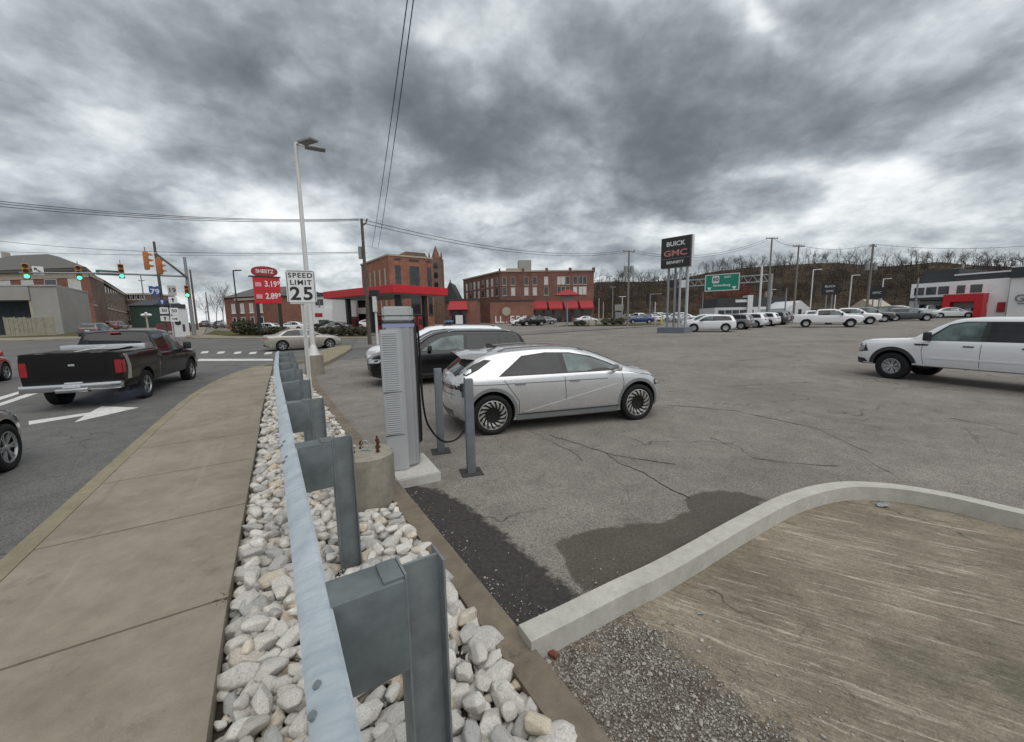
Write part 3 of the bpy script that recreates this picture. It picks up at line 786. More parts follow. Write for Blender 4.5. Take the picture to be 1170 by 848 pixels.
for z0, z1 in ((2.046, 2.060), (2.128, 2.138)): prism(bm, [(.047, .067), (.28, .047), (.403, .098), (.443, .18), (.443, .40), (.047, .40)], z0, z1)
obj('gap_band', bm, m_black, ch)
bm = NB(); box(bm, .435, .462, .20, .38, .40, 2.10, .008); obj('cable_panel', bm, m_black, ch, smooth=True)
# louvres on the front: raised slats
bm = NB()
for k in range(46):
    z = .62+k*.0285
    if 1.16 < z < 1.19: continue
    vs = [(.03, -.003, z), (.20, -.012, z), (.20, -.022, z+.012), (.03, -.013, z+.012), (.03, -.001, z+.019), (.20, -.010, z+.019)]
    v = [bm.verts.new(q) for q in vs]; bm.faces.new(v[0:4]); bm.faces.new((v[3], v[2], v[5], v[4])); bm.faces.new((v[0], v[3], v[4])); bm.faces.new((v[1], v[5], v[2])); bm.faces.new((v[0], v[4], v[5], v[1]))
obj('louvre', bm, m_cab, lowb)
bm = NB(); 
for z in (.60, 1.165): box(bm, .004, .233, -.016, .0, z, z+.006)
obj('panel_gap', bm, m_black, lowb)
m_led = emit('status_light', (.45, .5, .8), .12)
bm = NB(); prism(bm, [(.047, .067), (.28, .047), (.403, .098), (.443, .18), (.443, .40), (.047, .40)], 1.985, 2.03); obj('status_light', bm, m_led, ch)
# pad
pp = [P(*q, .12) for q in [(440, 552), (452, 547), (504, 541), (484, 522), (440, 520)]]
pp[0] = P(425, 556, .12); pp[1] = P(455, 549, .12)
pp = [P(454, 549, .12), P(504, 539, .12), P(484, 517, .12), P(430, 520, .12)]
bm = NB(); prism(bm, pp, -.03, .118); bmesh.ops.bevel(bm, geom=bm.edges[:], offset=.012, segments=2, affect='EDGES')
tag(obj('concrete_pad', bm, m_pad, smooth=True), 'low white concrete pad under the grey charging cabinet', 'concrete pad')
# cable: hangs from the cabinet, loops low, rises to the car's socket
def cable(name, pts, r, parent=None):
    bm = NB(); pts = [Vector(p) for p in pts]; out = []
    for i in range(len(pts)-1):
        p0 = pts[max(i-1, 0)]; p1 = pts[i]; p2 = pts[i+1]; p3 = pts[min(i+2, len(pts)-1)]
        for k in range(6):
            t = k/6; out.append(.5*((2*p1)+(-p0+p2)*t+(2*p0-5*p1+4*p2-p3)*t*t+(-p0+3*p1-3*p2+p3)*t**3))
    out.append(pts[-1]); tube(bm, out, r, 8); return obj(name, bm, m_rub, parent, smooth=True)
def W(x, y, Y):
    p = atY(x, Y, y); return (p[0], Y, Zp(x, y, Y))
cb = cable('charging_cable', [W(477, 372, 5.25), W(480, 410, 5.24), W(481.5, 440, 5.25), W(484, 465, 5.35), W(489, 485, 5.5), W(500, 500, 5.65), W(511, 505, 5.75), W(524, 500, 5.85), W(534, 484, 5.95), W(539, 462, 6.0), W(537, 443, 6.02), W(530, 432, 6.12)], .015)
tag(cb, 'black charging cable looping from the grey cabinet to the rear of the silver car', 'cable')
c2 = cable('cable', [(.47, .30, 2.05), (.475, .29, 1.4), (.48, .28, .8), (.475, .27, .45), (.47, .30, .40)], .014, ch)
# bollards
for i, (px, ytop, rz) in enumerate([((504, 516), 421, .3), ((538.5, 540), 433, .3)]):
    c = P(*px); zt = Zp(px[0], ytop, c[1])
    b = thing('bollard', ['square grey steel bollard nearer the charging cabinet, farther from the camera', 'square grey steel bollard in front of the rear wheel of the silver car'][i], 'bollard', (*c, 0), rz, 'steel bollards guarding the charging bay')
    bm = NB(); box(bm, -.055, .055, -.055, .055, .008, zt, .006); obj('post', bm, M_('bollard_grey', (.15, .165, .185), .55, .2, .12, 6), b, smooth=True)
    bm = NB(); box(bm, -.145, .145, -.145, .145, .0, .012, .002)
    obj('base_plate', bm, M_('plate_dark', (.045, .045, .042), .8, .2, .2), b)
# ================================================================== VEHICLES
def mono(pts):
    """monotone cubic through (x, y) points"""
    xs = [p[0] for p in pts]; ys = [p[1] for p in pts]; n = len(xs)
    d = [(ys[i+1]-ys[i])/(xs[i+1]-xs[i]) for i in range(n-1)]
    m = [d[0]]+[0 if d[i-1]*d[i] <= 0 else 2*d[i-1]*d[i]/(d[i-1]+d[i]) for i in range(1, n-1)]+[d[-1]]
    def f(x):
        if x <= xs[0]: return ys[0]
        if x >= xs[-1]: return ys[-1]
        i = 0
        while xs[i+1] < x: i += 1
        h = xs[i+1]-xs[i]; t = (x-xs[i])/h
        return (2*t**3-3*t*t+1)*ys[i]+(t**3-2*t*t+t)*h*m[i]+(-2*t**3+3*t*t)*ys[i+1]+(t**3-t*t)*h*m[i+1]
    return f
def lin(pts):
    def f(x):
        if x <= pts[0][0]: return pts[0][1]
        for (a, b), (c, d) in zip(pts, pts[1:]):
            if x <= c: return b+(d-b)*(x-a)/(c-a)
        return pts[-1][1]
    return f
def paint(name, c, metal=0.0, rough=.32, coat=1.0):
    if name in MC: return MC[name]
    t = NT(name); t.base(c); n = t.noise(2.5, 5, .6)
    t.p(Metallic=metal, Roughness=t.mr(n, .3, .7, rough*.85, rough*1.2), Coat_Weight=coat); t.b.inputs['Coat Roughness'].default_value = .05
    # road dust low on the body
    g = t.n('ShaderNodeNewGeometry'); sp = t.n('ShaderNodeSeparateXYZ'); t.t.links.new(g.outputs['Position'], sp.inputs[0])
    d = t.math('MULTIPLY', t.mr(sp.outputs[2], .25, .75, .45 if max(c) > .1 else .03, 0), t.mr(t.noise(6, 5, .7), .3, .7, .4, 1))
    cc = t.mix(d, c, (.20, .18, .155)); t.base(cc)
    MC[name] = t.m; return t.m
p_silver = paint('paint_silver', (.58, .585, .59), .6, .26)
p_white = paint('paint_white', (.70, .71, .73), 0, .35)
p_black = paint('paint_black', (.006, .006, .007), 0, .14, .0)
p_graph = paint('paint_graphite', (.075, .08, .085), .5, .3)
p_red = paint('paint_red', (.30, .02, .02), .1, .3)
p_tan = paint('paint_beige_silver', (.36, .34, .30), .5, .32)
p_grey = paint('paint_grey', (.20, .205, .21), .5, .3)
p_blue = paint('paint_blue', (.02, .045, .16), .2, .3)
p_maroon = paint('paint_maroon', (.12, .015, .02), .1, .4)
p_teal = paint('paint_pale_teal', (.25, .36, .38), .2, .35)
def glassm(name, c, r=.04):
    t = NT(name); n = t.noise(1.6, 4, .6)
    t.base(t.mix(t.mr(n, .42, .6), c, tuple(x*.35 for x in c))); t.p(Roughness=r, Specular_IOR_Level=.5, Coat_Weight=.0); t.b.inputs['Coat Roughness'].default_value = .02
    return t.m
g_dark = glassm('glass_tinted', (.014, .016, .018)); g_clear = glassm('glass_clear', (.12, .17, .165)); g_mid = glassm('glass_screen', (.06, .075, .078))
m_tail = M_('taillight_red', (.27, .008, .012), .18, 0, .1, 20, coat=1); m_head = M_('headlight_lens', (.45, .47, .49), .12, .3, .3, 30, coat=1)
m_clad = M_('cladding_grey', (.17, .175, .18), .6, .2, .08); m_cladb = M_('cladding_black', (.028, .028, .03), .7, 0, .15)
m_plate = M_('plate_white', (.5, .52, .55), .5, 0, .2, 30)
m_rimk = M_('rim_black', (.012, .012, .012), .35, .3, 0); m_rimg = M_('rim_machined', (.55, .55, .54), .3, .85, .05); m_rims = M_('rim_silver', (.42, .43, .44), .35, .7, .08)
def body_mesh(S, nx=90, fine=True):
    L = S['L']; top = mono(S['top']); sh = mono(S['belt']); bot = mono(S['bot']); wb = mono(S['wb']); wt = mono(S['wt'])
    xs = sorted(set([round(L*i/nx, 4) for i in range(nx+1)]+[round(x, 4) for x in S.get('xs', [])]))
    M = []
    def sec(x):
        zb, zs, zt, w, q = bot(x), sh(x), top(x), wb(x), wt(x)
        zs = min(zs, zt-.015); h = zs-zb
        crn = S.get('crown', .03)
        low = [(0, zb), (.55*w, zb), (.88*w, zb+.005), (.955*w, zb+.04), (.985*w, zb+.25*h), (w, zb+.5*h), (w*1.0, zb+.68*h), (w*.992, zb+.86*h), (w*.978, zs-.01), (w*.962, zs+.012)]
        gx = w*.955; up = []
        dz = zt-zs
        k = min(1, dz/.30)
        for f in (.12, .3, .5, .7, .84):
            bl = .018*math.sin(math.pi*f)*k
            up.append((gx+(q-gx)*(f if dz > .12 else f*1.0)+bl, zs+(dz-.02*k)*f+ (1-k)*dz*.25*math.sin(math.pi*f)))
        up += [(q+(gx-q)*.045-.004, zs+dz*.925), (q*.965, zt-.012*k-.004), (q*.88, zt+crn*.25), (q*.62, zt+crn*.7), (q*.3, zt+crn*.95), (0, zt+crn)]
        if dz < .2:
            # bonnet-like: blend edge roundly
            pass
        return low+up
    ffd = S.get('front', dict(a=.9, c=.30, rake=[(0, 0)])); rrd = S.get('rear', dict(a=.6, c=.16, rake=[(0, 0)]))
    fr, rr_ = lin(ffd['rake']), lin(rrd['rake'])
    def deform(x, y, z):
        W_ = max(w_ for _, w_ in S['wb'])
        t = max(0, (x-(L-ffd['a']))/ffd['a']); u = max(0, (rrd['a']-x)/rrd['a'])
        yy = min(1.2, abs(y)/W_)
        x2 = x-t*t*(ffd['c']*yy**2.6)-t**1.5*fr(z)+u*u*(rrd['c']*yy**2.8)+u**1.5*rr_(z)
        return x2
    bm = NB(); rings = []; K = 0
    for x in xs:
        pts = sec(x); K = len(pts)
        rg = [bm.verts.new((deform(x, y, z), y, z)) for y, z in pts]+[bm.verts.new((deform(x, -y, z), -y, z)) for y, z in pts[-2:0:-1]]
        rings.append(rg)
    n = len(rings[0])
    for a, b in zip(rings, rings[1:]):
        for k in range(n): bm.faces.new((a[k], a[(k+1) % n], b[(k+1) % n], b[k]))
    for ri, x in ((0, xs[0]), (-1, xs[-1])):
        pts = sec(x); C = 10; prev = None; rg = rings[ri]
        for j in range(0, K):
            y, z = pts[j]
            if j in (0, K-1): row = [rg[j]]
            else:
                row = [rg[j]]+[bm.verts.new((deform(x, y*(1-2*c/C), z), y*(1-2*c/C), z)) for c in range(1, C)]+[rg[n-j]]
            if prev:
                if len(prev) == 1: 
                    for c in range(C): bm.faces.new((prev[0], row[c], row[c+1]))
                elif len(row) == 1:
                    for c in range(C): bm.faces.new((prev[c], prev[c+1], row[0]))
                else:
                    for c in range(C): bm.faces.new((prev[c], prev[c+1], row[c+1], row[c]))
            prev = row
    bmesh.ops.remove_doubles(bm, verts=bm.verts[:], dist=.0004)
    bmesh.ops.recalc_face_normals(bm, faces=bm.faces[:])
    return bm
def boolean(bm, cutters):
    """bm minus the cutters; cut faces take the second material"""
    me = bpy.data.meshes.new('t'); bm.to_mesh(me); bm.free(); me.materials.append(m_black); me.materials.append(m_dark)
    o = bpy.data.objects.new('t', me); col.objects.link(o); tmp = [o]
    for cb_ in cutters:
        bmesh.ops.recalc_face_normals(cb_, faces=cb_.faces[:])
        for f in cb_.faces: f.material_index = 1
        cm = bpy.data.meshes.new('c'); cb_.to_mesh(cm); cb_.free(); cm.materials.append(m_black); cm.materials.append(m_dark)
        co = bpy.data.objects.new('c', cm); col.objects.link(co); tmp.append(co)
        md = o.modifiers.new('b', 'BOOLEAN'); md.operation = 'DIFFERENCE'; md.object = co; md.solver = 'EXACT'
    dg = bpy.context.evaluated_depsgraph_get(); dg.update()
    res = bpy.data.meshes.new_from_object(o.evaluated_get(dg))
    for q in tmp: bpy.data.objects.remove(q)
    return res
def decal(name, bvh, poly, axis, mat, parent, off=.005, step=.07, side=1, skirt=.012, smoothp=False, origin=None):
    """thin panel following the body surface. axis: 'side' poly=(x,z); 'front'/'rear' poly=(y,z); 'top' poly=(x,y)"""
    bm = NB(); v = [bm.verts.new((a, b, 0)) for a, b in poly]; bm.faces.new(v)
    if step:
        for ax in (0, 1):
            lo = min(p[ax] for p in poly); hi = max(p[ax] for p in poly); k = math.floor(lo/step)*step+step
            while k < hi-1e-4:
                pc = [0, 0, 0]; pc[ax] = k; no = [0, 0, 0]; no[ax] = 1
                bmesh.ops.bisect_plane(bm, geom=bm.verts[:]+bm.edges[:]+bm.faces[:], plane_co=pc, plane_no=no); k += step
    bmesh.ops.triangulate(bm, faces=[f for f in bm.faces if len(f.verts) > 4])
    bnd = [e for e in bm.edges if len(e.link_faces) == 1]
    if axis == 'side': fn = lambda a, b: (Vector((a, 3*side, b)), Vector((0, -side, 0)))
    elif axis == 'front': fn = lambda a, b: (Vector((9, a, b)), Vector((-1, 0, 0)))
    elif axis == 'rear': fn = lambda a, b: (Vector((-3, a, b)), Vector((1, 0, 0)))
    else: fn = lambda a, b: (Vector((a, b, 4)), Vector((0, 0, -1)))
    nrm = {}
    for w in bm.verts:
        o_, d_ = fn(w.co.x, w.co.y); hit = bvh.ray_cast(o_, d_)
        if hit[0] is None:
            hit = bvh.find_nearest(o_+d_*(abs(o_.dot(d_))-.6)); 
        nn = hit[1] if hit[1].dot(d_) < 0 else -hit[1]
        w.co = hit[0]+(nn*.5-d_*.5).normalized()*off; nrm[w] = d_
    if skirt:
        r_ = bmesh.ops.extrude_edge_only(bm, edges=bnd)
        dv = fn(0, 0)[1]
        for g in r_['geom']:
            if isinstance(g, bmesh.types.BMVert): g.co += dv*(skirt+off)
    for f in bm.faces: f.smooth = True
    for e in bm.edges:
        if len(e.link_faces) == 2 and e.calc_face_angle(0) > R(40): e.smooth = False
    me = bpy.data.meshes.new(name); bm.to_mesh(me); bm.free()
    return link(name, me, mat, parent)
def seam(name, bvh, line, axis, mat, parent, w=.008, side=1, off=.003):
    """closed thin ribbon along a line"""
    bm = NB(); pts = dense(line, .06); prev = None
    for i, p in enumerate(pts):
        a = pts[max(i-1, 0)]; b = pts[min(i+1, len(pts)-1)]; dx, dy = b[0]-a[0], b[1]-a[1]; l = math.hypot(dx, dy) or 1; nx, ny = -dy/l*w/2, dx/l*w/2
        cur = []
        for sg_ in (1, -1):
            q = (p[0]+nx*sg_, p[1]+ny*sg_)
            if axis == 'side': o_, d_ = Vector((q[0], 3*side, q[1])), Vector((0, -side, 0))
            elif axis == 'rear': o_, d_ = Vector((-3, q[0], q[1])), Vector((1, 0, 0))
            elif axis == 'front': o_, d_ = Vector((9, q[0], q[1])), Vector((-1, 0, 0))
            else: o_, d_ = Vector((q[0], q[1], 4)), Vector((0, 0, -1))
            h = bvh.ray_cast(o_, d_)
            if h[0] is None: h = bvh.find_nearest(o_+d_*2)
            cur.append(bm.verts.new(h[0]-d_*off))
        if prev: bm.faces.new((prev[0], cur[0], cur[1], prev[1]))
        prev = cur
    me = bpy.data.meshes.new(name); bm.to_mesh(me); bm.free(); return link(name, me, mat, parent)
def wheel(parent, x, y, side, Rw, W=.24, rim=.70, style='spoke', n=10, cols=(None, None), seg=40, parts=True, steer=0):
    """side = +1 outer face towards +y"""
    hub = bpy.data.meshes.new('wheel'); M = Matrix.Translation((x, y, Rw)) @ Matrix.Rotation(steer, 4, 'Z') @ Matrix.Diagonal((1, side, 1, 1))
    rr = Rw*rim
    bm = NB()
    lathe(bm, [(rr*.99, -W*.45), (rr*.96, W*.30), (rr*.5, W*.16), (.001, W*.16)], seg if parts else 16, M)
    wh = obj('wheel', bm, cols[0] or m_rimk, parent, smooth=True)
    bm = NB(); sh_ = .02
    tp = [(rr*.98, -W*.42), (rr*1.03, -W*.5), (Rw-.03, -W*.5), (Rw-.006, -W*.44), (Rw, -W*.36), (Rw, W*.36), (Rw-.006, W*.44), (Rw-.03, W*.5), ((Rw+rr)/2, W*.53), (rr*1.04, W*.5), (rr*.985, W*.42), (rr*.975, W*.3)]
    lathe(bm, tp, seg if parts else 20, M); obj('tyre', bm, m_rub, wh, smooth=True, angle=50)
    bm = NB()
    if not parts:
        lathe(bm, [(rr*.97, W*.34), (rr*.9, W*.44), (rr*.45, W*.36), (.001, W*.38)], 16, M); obj('rim', bm, cols[1] or m_rims, wh, smooth=True); return wh
    lathe(bm, [(rr*.975, W*.30), (rr*.985, W*.46), (rr*.93, W*.47), (rr*.90, W*.34)], seg, M)
    def blade(a0, a1, r0, r1, w0, w1, y0, y1, th=.02):
        p = []
        for (a, r, w, yy) in ((a0, r0, w0, y0), (a1, r1, w1, y1)):
            for s_ in (-1, 1):
                aa = a+s_*w/r; p.append((r*math.cos(aa), yy, r*math.sin(aa)))
        vs = [bm.verts.new(M @ Vector(q)) for q in p]+[bm.verts.new(M @ Vector((q[0], q[1]-th, q[2]))) for q in p]
        bm.faces.new((vs[0], vs[1], vs[3], vs[2])); bm.faces.new((vs[0], vs[2], vs[6], vs[4])); bm.faces.new((vs[1], vs[5], vs[7], vs[3]))
    for k in range(n):
        a = 2*math.pi*k/n
        if style == 'turbine':
            blade(a, a+.22, rr*.52, rr*.74, .006, .026, W*.40, W*.45); blade(a+.22, a+.40, rr*.74, rr*.94, .026, .020, W*.45, W*.43)
        elif style == 'split':
            blade(a-.02, a-.16, rr*.2, rr*.94, .014, .013, W*.36, W*.44); blade(a+.02, a+.16, rr*.2, rr*.94, .014, .013, W*.36, W*.44)
        else:
            blade(a, a, rr*.18, rr*.93, .030, .022, W*.38, W*.44)
    if style != 'turbine': lathe(bm, [(rr*.22, W*.3), (rr*.20, W*.42), (rr*.10, W*.44), (.001, W*.44)], 16, M)
    obj('rim', bm, cols[1] or m_rims, wh, smooth=True, angle=30)
    return wh
def arch_poly(cx, r0, r1, zc, a0=0, a1=180, n=22, zmin=None):
    out = [(cx+r1*math.cos(R(a0+(a1-a0)*k/n)), zc+r1*math.sin(R(a0+(a1-a0)*k/n))) for k in range(n+1)]
    out += [(cx+r0*math.cos(R(a1-(a1-a0)*k/n)), zc+r0*math.sin(R(a1-(a1-a0)*k/n))) for k in range(n+1)]
    return out
def rrect(x0, x1, z0, z1, r=.02, n=3):
    out = []
    for cx, cz, a in ((x1-r, z1-r, 0), (x0+r, z1-r, 90), (x0+r, z0+r, 180), (x1-r, z0+r, 270)):
        out += [(cx+r*math.cos(R(a+90*k/n)), cz+r*math.sin(R(a+90*k/n))) for k in range(n+1)]
    return out
def build_vehicle(S, name, label, cat, loc, heading, pmat, near=True, group=None):
    """S is a table of shapes in metres: x from the tail, z from the ground"""
    root = thing(name, label, cat, loc, heading, group)
    L = S['L']; bmx = body_mesh(S, S.get('nx', 84) if near else 40)
    me0 = bpy.data.meshes.new('t'); bmx.to_mesh(me0)
    bvh = BVHTree.FromBMesh(bmx)
    Wm = max(w for _, w in S['wb']); Rw = S['R']; cut = []
    for x in S['ax']:
        for sd in (1, -1):
            cb_ = NB(); y0, y1 = sd*(Wm-.36), sd*(Wm+.2)
            cyl(cb_, (x, y0, Rw+.02), (x, y1, Rw+.02), Rw+S.get('gap', .055), seg=36 if near else 20)
            cut.append(cb_)
    for (x0, x1, y0, y1, z0, z1) in S.get('cut', []):
        cb_ = NB(); box(cb_, x0, x1, y0, y1, z0, z1); cut.append(cb_)
    me = boolean(bmx, cut)
    b2 = NB(); b2.from_mesh(me)
    for f in b2.faces: f.smooth = True
    for e in b2.edges:
        if len(e.link_faces) == 2 and (e.calc_face_angle(0) > R(38)): e.smooth = False
    me = bpy.data.meshes.new('body'); b2.to_mesh(me); b2.free(); bpy.data.meshes.remove(me0)
    body = link('body', me, [pmat, m_dark], root)
    for x in S['ax']:
        for sd in (1, -1):
            wheel(root, x, sd*(Wm-S.get('win', .125)), sd, Rw, S.get('tw', .235), S.get('rim', .7), S.get('style', 'spoke'), S.get('spokes', 10), S.get('wc', (None, None)), parts=near)
    step = .08 if near else .25
    for w in S['win_side']:
        for sd in (1, -1): decal('window', bvh, w[1], 'side', {'d': g_dark, 'c': g_clear, 'k': m_black}[w[0]], root, .006 if w[0] != 'k' else .004, step, sd)
    decal('windshield', bvh, S['win_front'], 'top', g_mid, root, .006, step)
    if 'win_rear' in S:
        ax, poly = S['win_rear']; decal('rear_window', bvh, poly, ax, g_dark, root, .006, step)
    for spec in S.get('decals', []):
        nm, ax, poly, mat, *o_ = spec; off = o_[0] if o_ else .006
        if ax == 'sides':
            for sd in (1, -1): decal(nm, bvh, poly, 'side', mat, root, off, step, sd)
        elif ax in ('fronts', 'rears'):
            for sd in (1, -1): decal(nm, bvh, [(y*sd, z) for y, z in poly], ax[:-1], mat, root, off, step)
        else: decal(nm, bvh, poly, ax, mat, root, off, step)
    if near:
        for ln in S.get('seams', []):
            for sd in (1, -1): seam('panel_gap', bvh, ln, 'side', m_dark, body, .009, sd)
        for ln in S.get('seams_rear', []): seam('panel_gap', bvh, ln, 'rear', m_dark, body, .009)
        for (x, z, *mm) in S.get('handles', []):
            for sd in (1, -1): decal('door_handle', bvh, rrect(x-.10, x+.10, z-.016, z+.016, .012), 'side', (mm[0] if mm else pmat), root, .018, .1, sd, skirt=.02)
        if 'arch' in S:
            for x in S['ax']:
                for sd in (1, -1): decal('wheel_arch', bvh, arch_poly(x, Rw+S.get('gap', .055)+.002, Rw+S.get('gap', .055)+S['arch'][0], Rw+.02, -12, 192), 'side', S['arch'][1], root, .012, .12, sd, skirt=.02)
    if 'mirror' in S:
        x, z = S['mirror'][:2]
        for sd in (1, -1):
            h = bvh.ray_cast(Vector((x, 3*sd, z-.02)), Vector((0, -sd, 0)))
            yy = h[0].y if h[0] is not None else sd*Wm*.9
            bm = NB(); s_ = S['mirror'][2] if len(S['mirror']) > 2 else 1
            box(bm, x-.06*min(s_, 1), x+.065*min(s_, 1), yy+sd*.15-.11, yy+sd*.15+.11, z-.02, z+.155*s_, .045 if near else 0); box(bm, x-.03, x+.03, min(yy-.02*sd, yy+.1*sd), max(yy-.02*sd, yy+.1*sd), z-.03, z+.03, .01)
            obj('mirror', bm, S.get('mirror_mat', pmat), root, smooth=True)
    return root, bvh
# ---- hatchback crossover --------------------------------------------------
rimr = .365
m_smoke = M_('smoked_lens', (.035, .012, .014), .2, 0, .1, coat=1)
HATCH = dict(L=4.64, R=.365, ax=(.80, 3.80), gap=.05, rim=.745, style='turbine', spokes=15, wc=(m_rimk, m_rimg), tw=.25, win=.13, crown=.035,
    top=[(0, .93), (.05, 1.03), (.14, 1.07), (.25, 1.14), (.62, 1.36), (.80, 1.43), (1.2, 1.485), (1.9, 1.512), (2.45, 1.49), (2.85, 1.41), (3.25, 1.27), (3.62, 1.10), (3.75, 1.06), (4.1, 1.0), (4.4, .91), (4.56, .82), (4.64, .72)],
    belt=[(0, .88), (.1, .98), (.5, 1.035), (2.5, 1.035), (3.6, .985), (4.2, .89), (4.5, .76), (4.64, .62)],
    bot=[(0, .34), (.25, .24), (.6, .20), (3.9, .20), (4.4, .21), (4.64, .27)],
    wb=[(0, .80), (.2, .895), (.6, .938), (2.3, .945), (3.8, .94), (4.3, .90), (4.55, .80), (4.64, .74)],
    wt=[(0, .74), (.3, .73), (.8, .635), (1.8, .615), (2.8, .60), (3.3, .66), (3.7, .74), (4.2, .74), (4.64, .60)],
    front=dict(a=.9, c=.34, rake=[(.2, .08), (.4, .0), (.6, .0), (.75, .05), (.9, .12)]), rear=dict(a=.6, c=.20, rake=[(.2, .14), (.42, .02), (.6, .0), (.9, .04)]),
    win_side=[('k', [(.93, 1.05), (1.42, 1.385), (1.9, 1.43), (2.4, 1.41), (2.85, 1.325), (3.2, 1.19), (3.46, 1.06), (3.46, 1.04)]), ('d', [(1.02, 1.07), (1.45, 1.36), (1.9, 1.405), (2.14, 1.405), (2.16, 1.065)]), ('c', [(2.27, 1.065), (2.25, 1.40), (2.5, 1.375), (2.85, 1.29), (3.17, 1.17), (3.38, 1.06)]), ('k', [(.22, 1.09), (.50, 1.265), (.72, 1.345), (.84, 1.33), (.58, 1.18), (.36, 1.085)])],
    win_front=[(3.56, -.62), (3.62, 0), (3.56, .62), (3.1, .59), (2.80, .53), (2.74, 0), (2.80, -.53), (3.1, -.59)],
    win_rear=('top', [(.19, -.66), (.15, 0), (.19, .66), (.44, .62), (.68, .57), (.68, -.57), (.44, -.62)]),
    decals=[('taillight_bar', 'rear', rrect(-.76, .76, .855, .925, .03), m_smoke), ('door_crease', 'sides', [(1.36, .372), (3.36, .372), (3.38, .60), (3.36, .79), (3.25, .775)], p_silver, .010), ('license_plate', 'rear', rrect(-.26, .26, .52, .64, .01), m_plate),
            ('lower_bumper', 'rear', [(-.78, .34), (.78, .34), (.72, .46), (-.72, .46)], m_clad), ('rear_strip', 'rear', rrect(-.74, .74, .455, .475, .005), m_black, .009),
            ('taillight', 'sides', rrect(.02, .34, .855, .925, .02), m_smoke), ('headlight', 'sides', [(4.18, .70), (4.5, .68), (4.5, .76), (4.2, .80)], m_black), ('headlight', 'fronts', rrect(.38, .84, .66, .76, .02), m_head),
            ('grille', 'front', rrect(-.60, .60, .30, .46, .03), m_black), ('license_plate', 'front', rrect(-.26, .26, .48, .60, .01), m_plate),
            ('sill', 'sides', [(1.26, .21), (3.34, .21), (3.34, .325), (1.26, .325)], m_clad, .01), ('sill_strip', 'sides', [(1.24, .335), (3.36, .335), (3.36, .352), (1.24, .352)], m_black, .012),
            ('cowl', 'top', [(3.66, -.6), (3.74, 0), (3.66, .6), (3.60, .62), (3.645, 0), (3.60, -.62)], m_black)],
    seams=[[(2.20, .99), (2.22, .60), (2.2, .36)], [(3.42, .985), (3.46, .8), (3.42, .5), (3.40, .36)], [(1.02, .985), (1.15, .80), (1.29, .60), (1.30, .36)], [(.34, .93), (.9, .915), (1.2, .915), (2.2, .905), (3.1, .90)][:5], [(3.62, 1.0), (4.1, .90), (4.42, .80)]],
    seams_rear=[[(-.80, .76), (.80, .76)]],
    handles=[(1.32, .90, m_clad), (2.40, .90, m_clad)], arch=(.06, m_clad), mirror=(3.26, 1.06, .75))
ang_s = math.atan2(.286, .957)
def place_by_wheel(S, wheel_x, side, contact, heading):
    """root location so that the given wheel touches the ground at contact"""
    Wm = max(w for _, w in S['wb'])-S.get('win', .125)
    lx, ly = wheel_x, side*(Wm+.12)
    return (contact[0]-(lx*math.cos(heading)-ly*math.sin(heading)), contact[1]-(lx*math.sin(heading)+ly*math.cos(heading)), 0)
rc = P(564, 497.5)
loc = place_by_wheel(HATCH, .80, -1, rc, ang_s)
hatch, hb = build_vehicle(HATCH, 'electric_hatchback', 'silver crossover hatchback with turbine style wheels plugged in behind the two bollards', 'car', loc, ang_s, p_silver)
# roof spoiler, rails, fin
bm = NB(); rows = []
for y in [-.60, -.45, -.2, 0, .2, .45, .60]:
    k = 1-(abs(y)/.60)**4*.5
    rows.append([(.80, y, 1.475-.06*(1-k)), (.50, y, 1.472-.05*(1-k)), (.26+.05*(1-k), y*1.0, 1.44-.06*(1-k)), (.275+.05*(1-k), y, 1.41-.06*(1-k)), (.58, y, 1.34), (.80, y, 1.39)])
vr = [[bm.verts.new(q) for q in r_] for r_ in rows]
for a, b in zip(vr, vr[1:]):
    for k in range(6): bm.faces.new((a[k], a[(k+1) % 6], b[(k+1) % 6], b[k]))
bm.faces.new(vr[0]); bm.faces.new(vr[-1][::-1]); obj('spoiler', bm, p_silver, hatch, smooth=True, angle=30)
bm = NB(); prism(bm, [(.92, -.02), (1.16, -.006), (1.16, .006), (.92, .02)], 1.51, 1.60)
for v in bm.verts:
    if v.co.z > 1.55 and v.co.x > 1: v.co.x -= .16; v.co.z -= .01
obj('antenna_fin', bm, m_black, hatch, smooth=True)
for sd in (1, -1):
    bm = NB(); pts = []
    for i in range(13):
        x = 1.0+1.75*i/12; h = hb.ray_cast(Vector((x, sd*.56, 3)), Vector((0, 0, -1))); pts.append(h[0]+Vector((0, 0, .035 if 0 < i < 12 else .0)))
    tube(bm, pts, .014, 6); obj('roof_rail', bm, m_clad, hatch, smooth=True)
# charge port flap area and connector at the rear corner
cc_ = hb.ray_cast(Vector((.30, -3, .90)), Vector((0, 1, 0)))[0]
bm = NB(); box(bm, cc_.x-.07, cc_.x+.07, cc_.y-.012, cc_.y+.02, cc_.z-.07, cc_.z+.07, .01); obj('charge_port', bm, m_black, hatch, smooth=True)
bm = NB(); cyl(bm, cc_+Vector((0, -.005, 0)), cc_+Vector((-.04, -.14, -.03)), .035, .028, 12); cyl(bm, cc_+Vector((-.04, -.14, -.03)), cc_+Vector((-.05, -.18, -.14)), .026, .02, 12)
plug = obj('charging_plug', bm, m_black, None, smooth=True); plug.matrix_world = hatch.matrix_basis.copy()
tag(plug, 'black charging plug pushed into the socket at the rear corner of the silver car', 'plug')
PLUG = hatch.matrix_basis @ (cc_+Vector((-.05, -.18, -.14)))
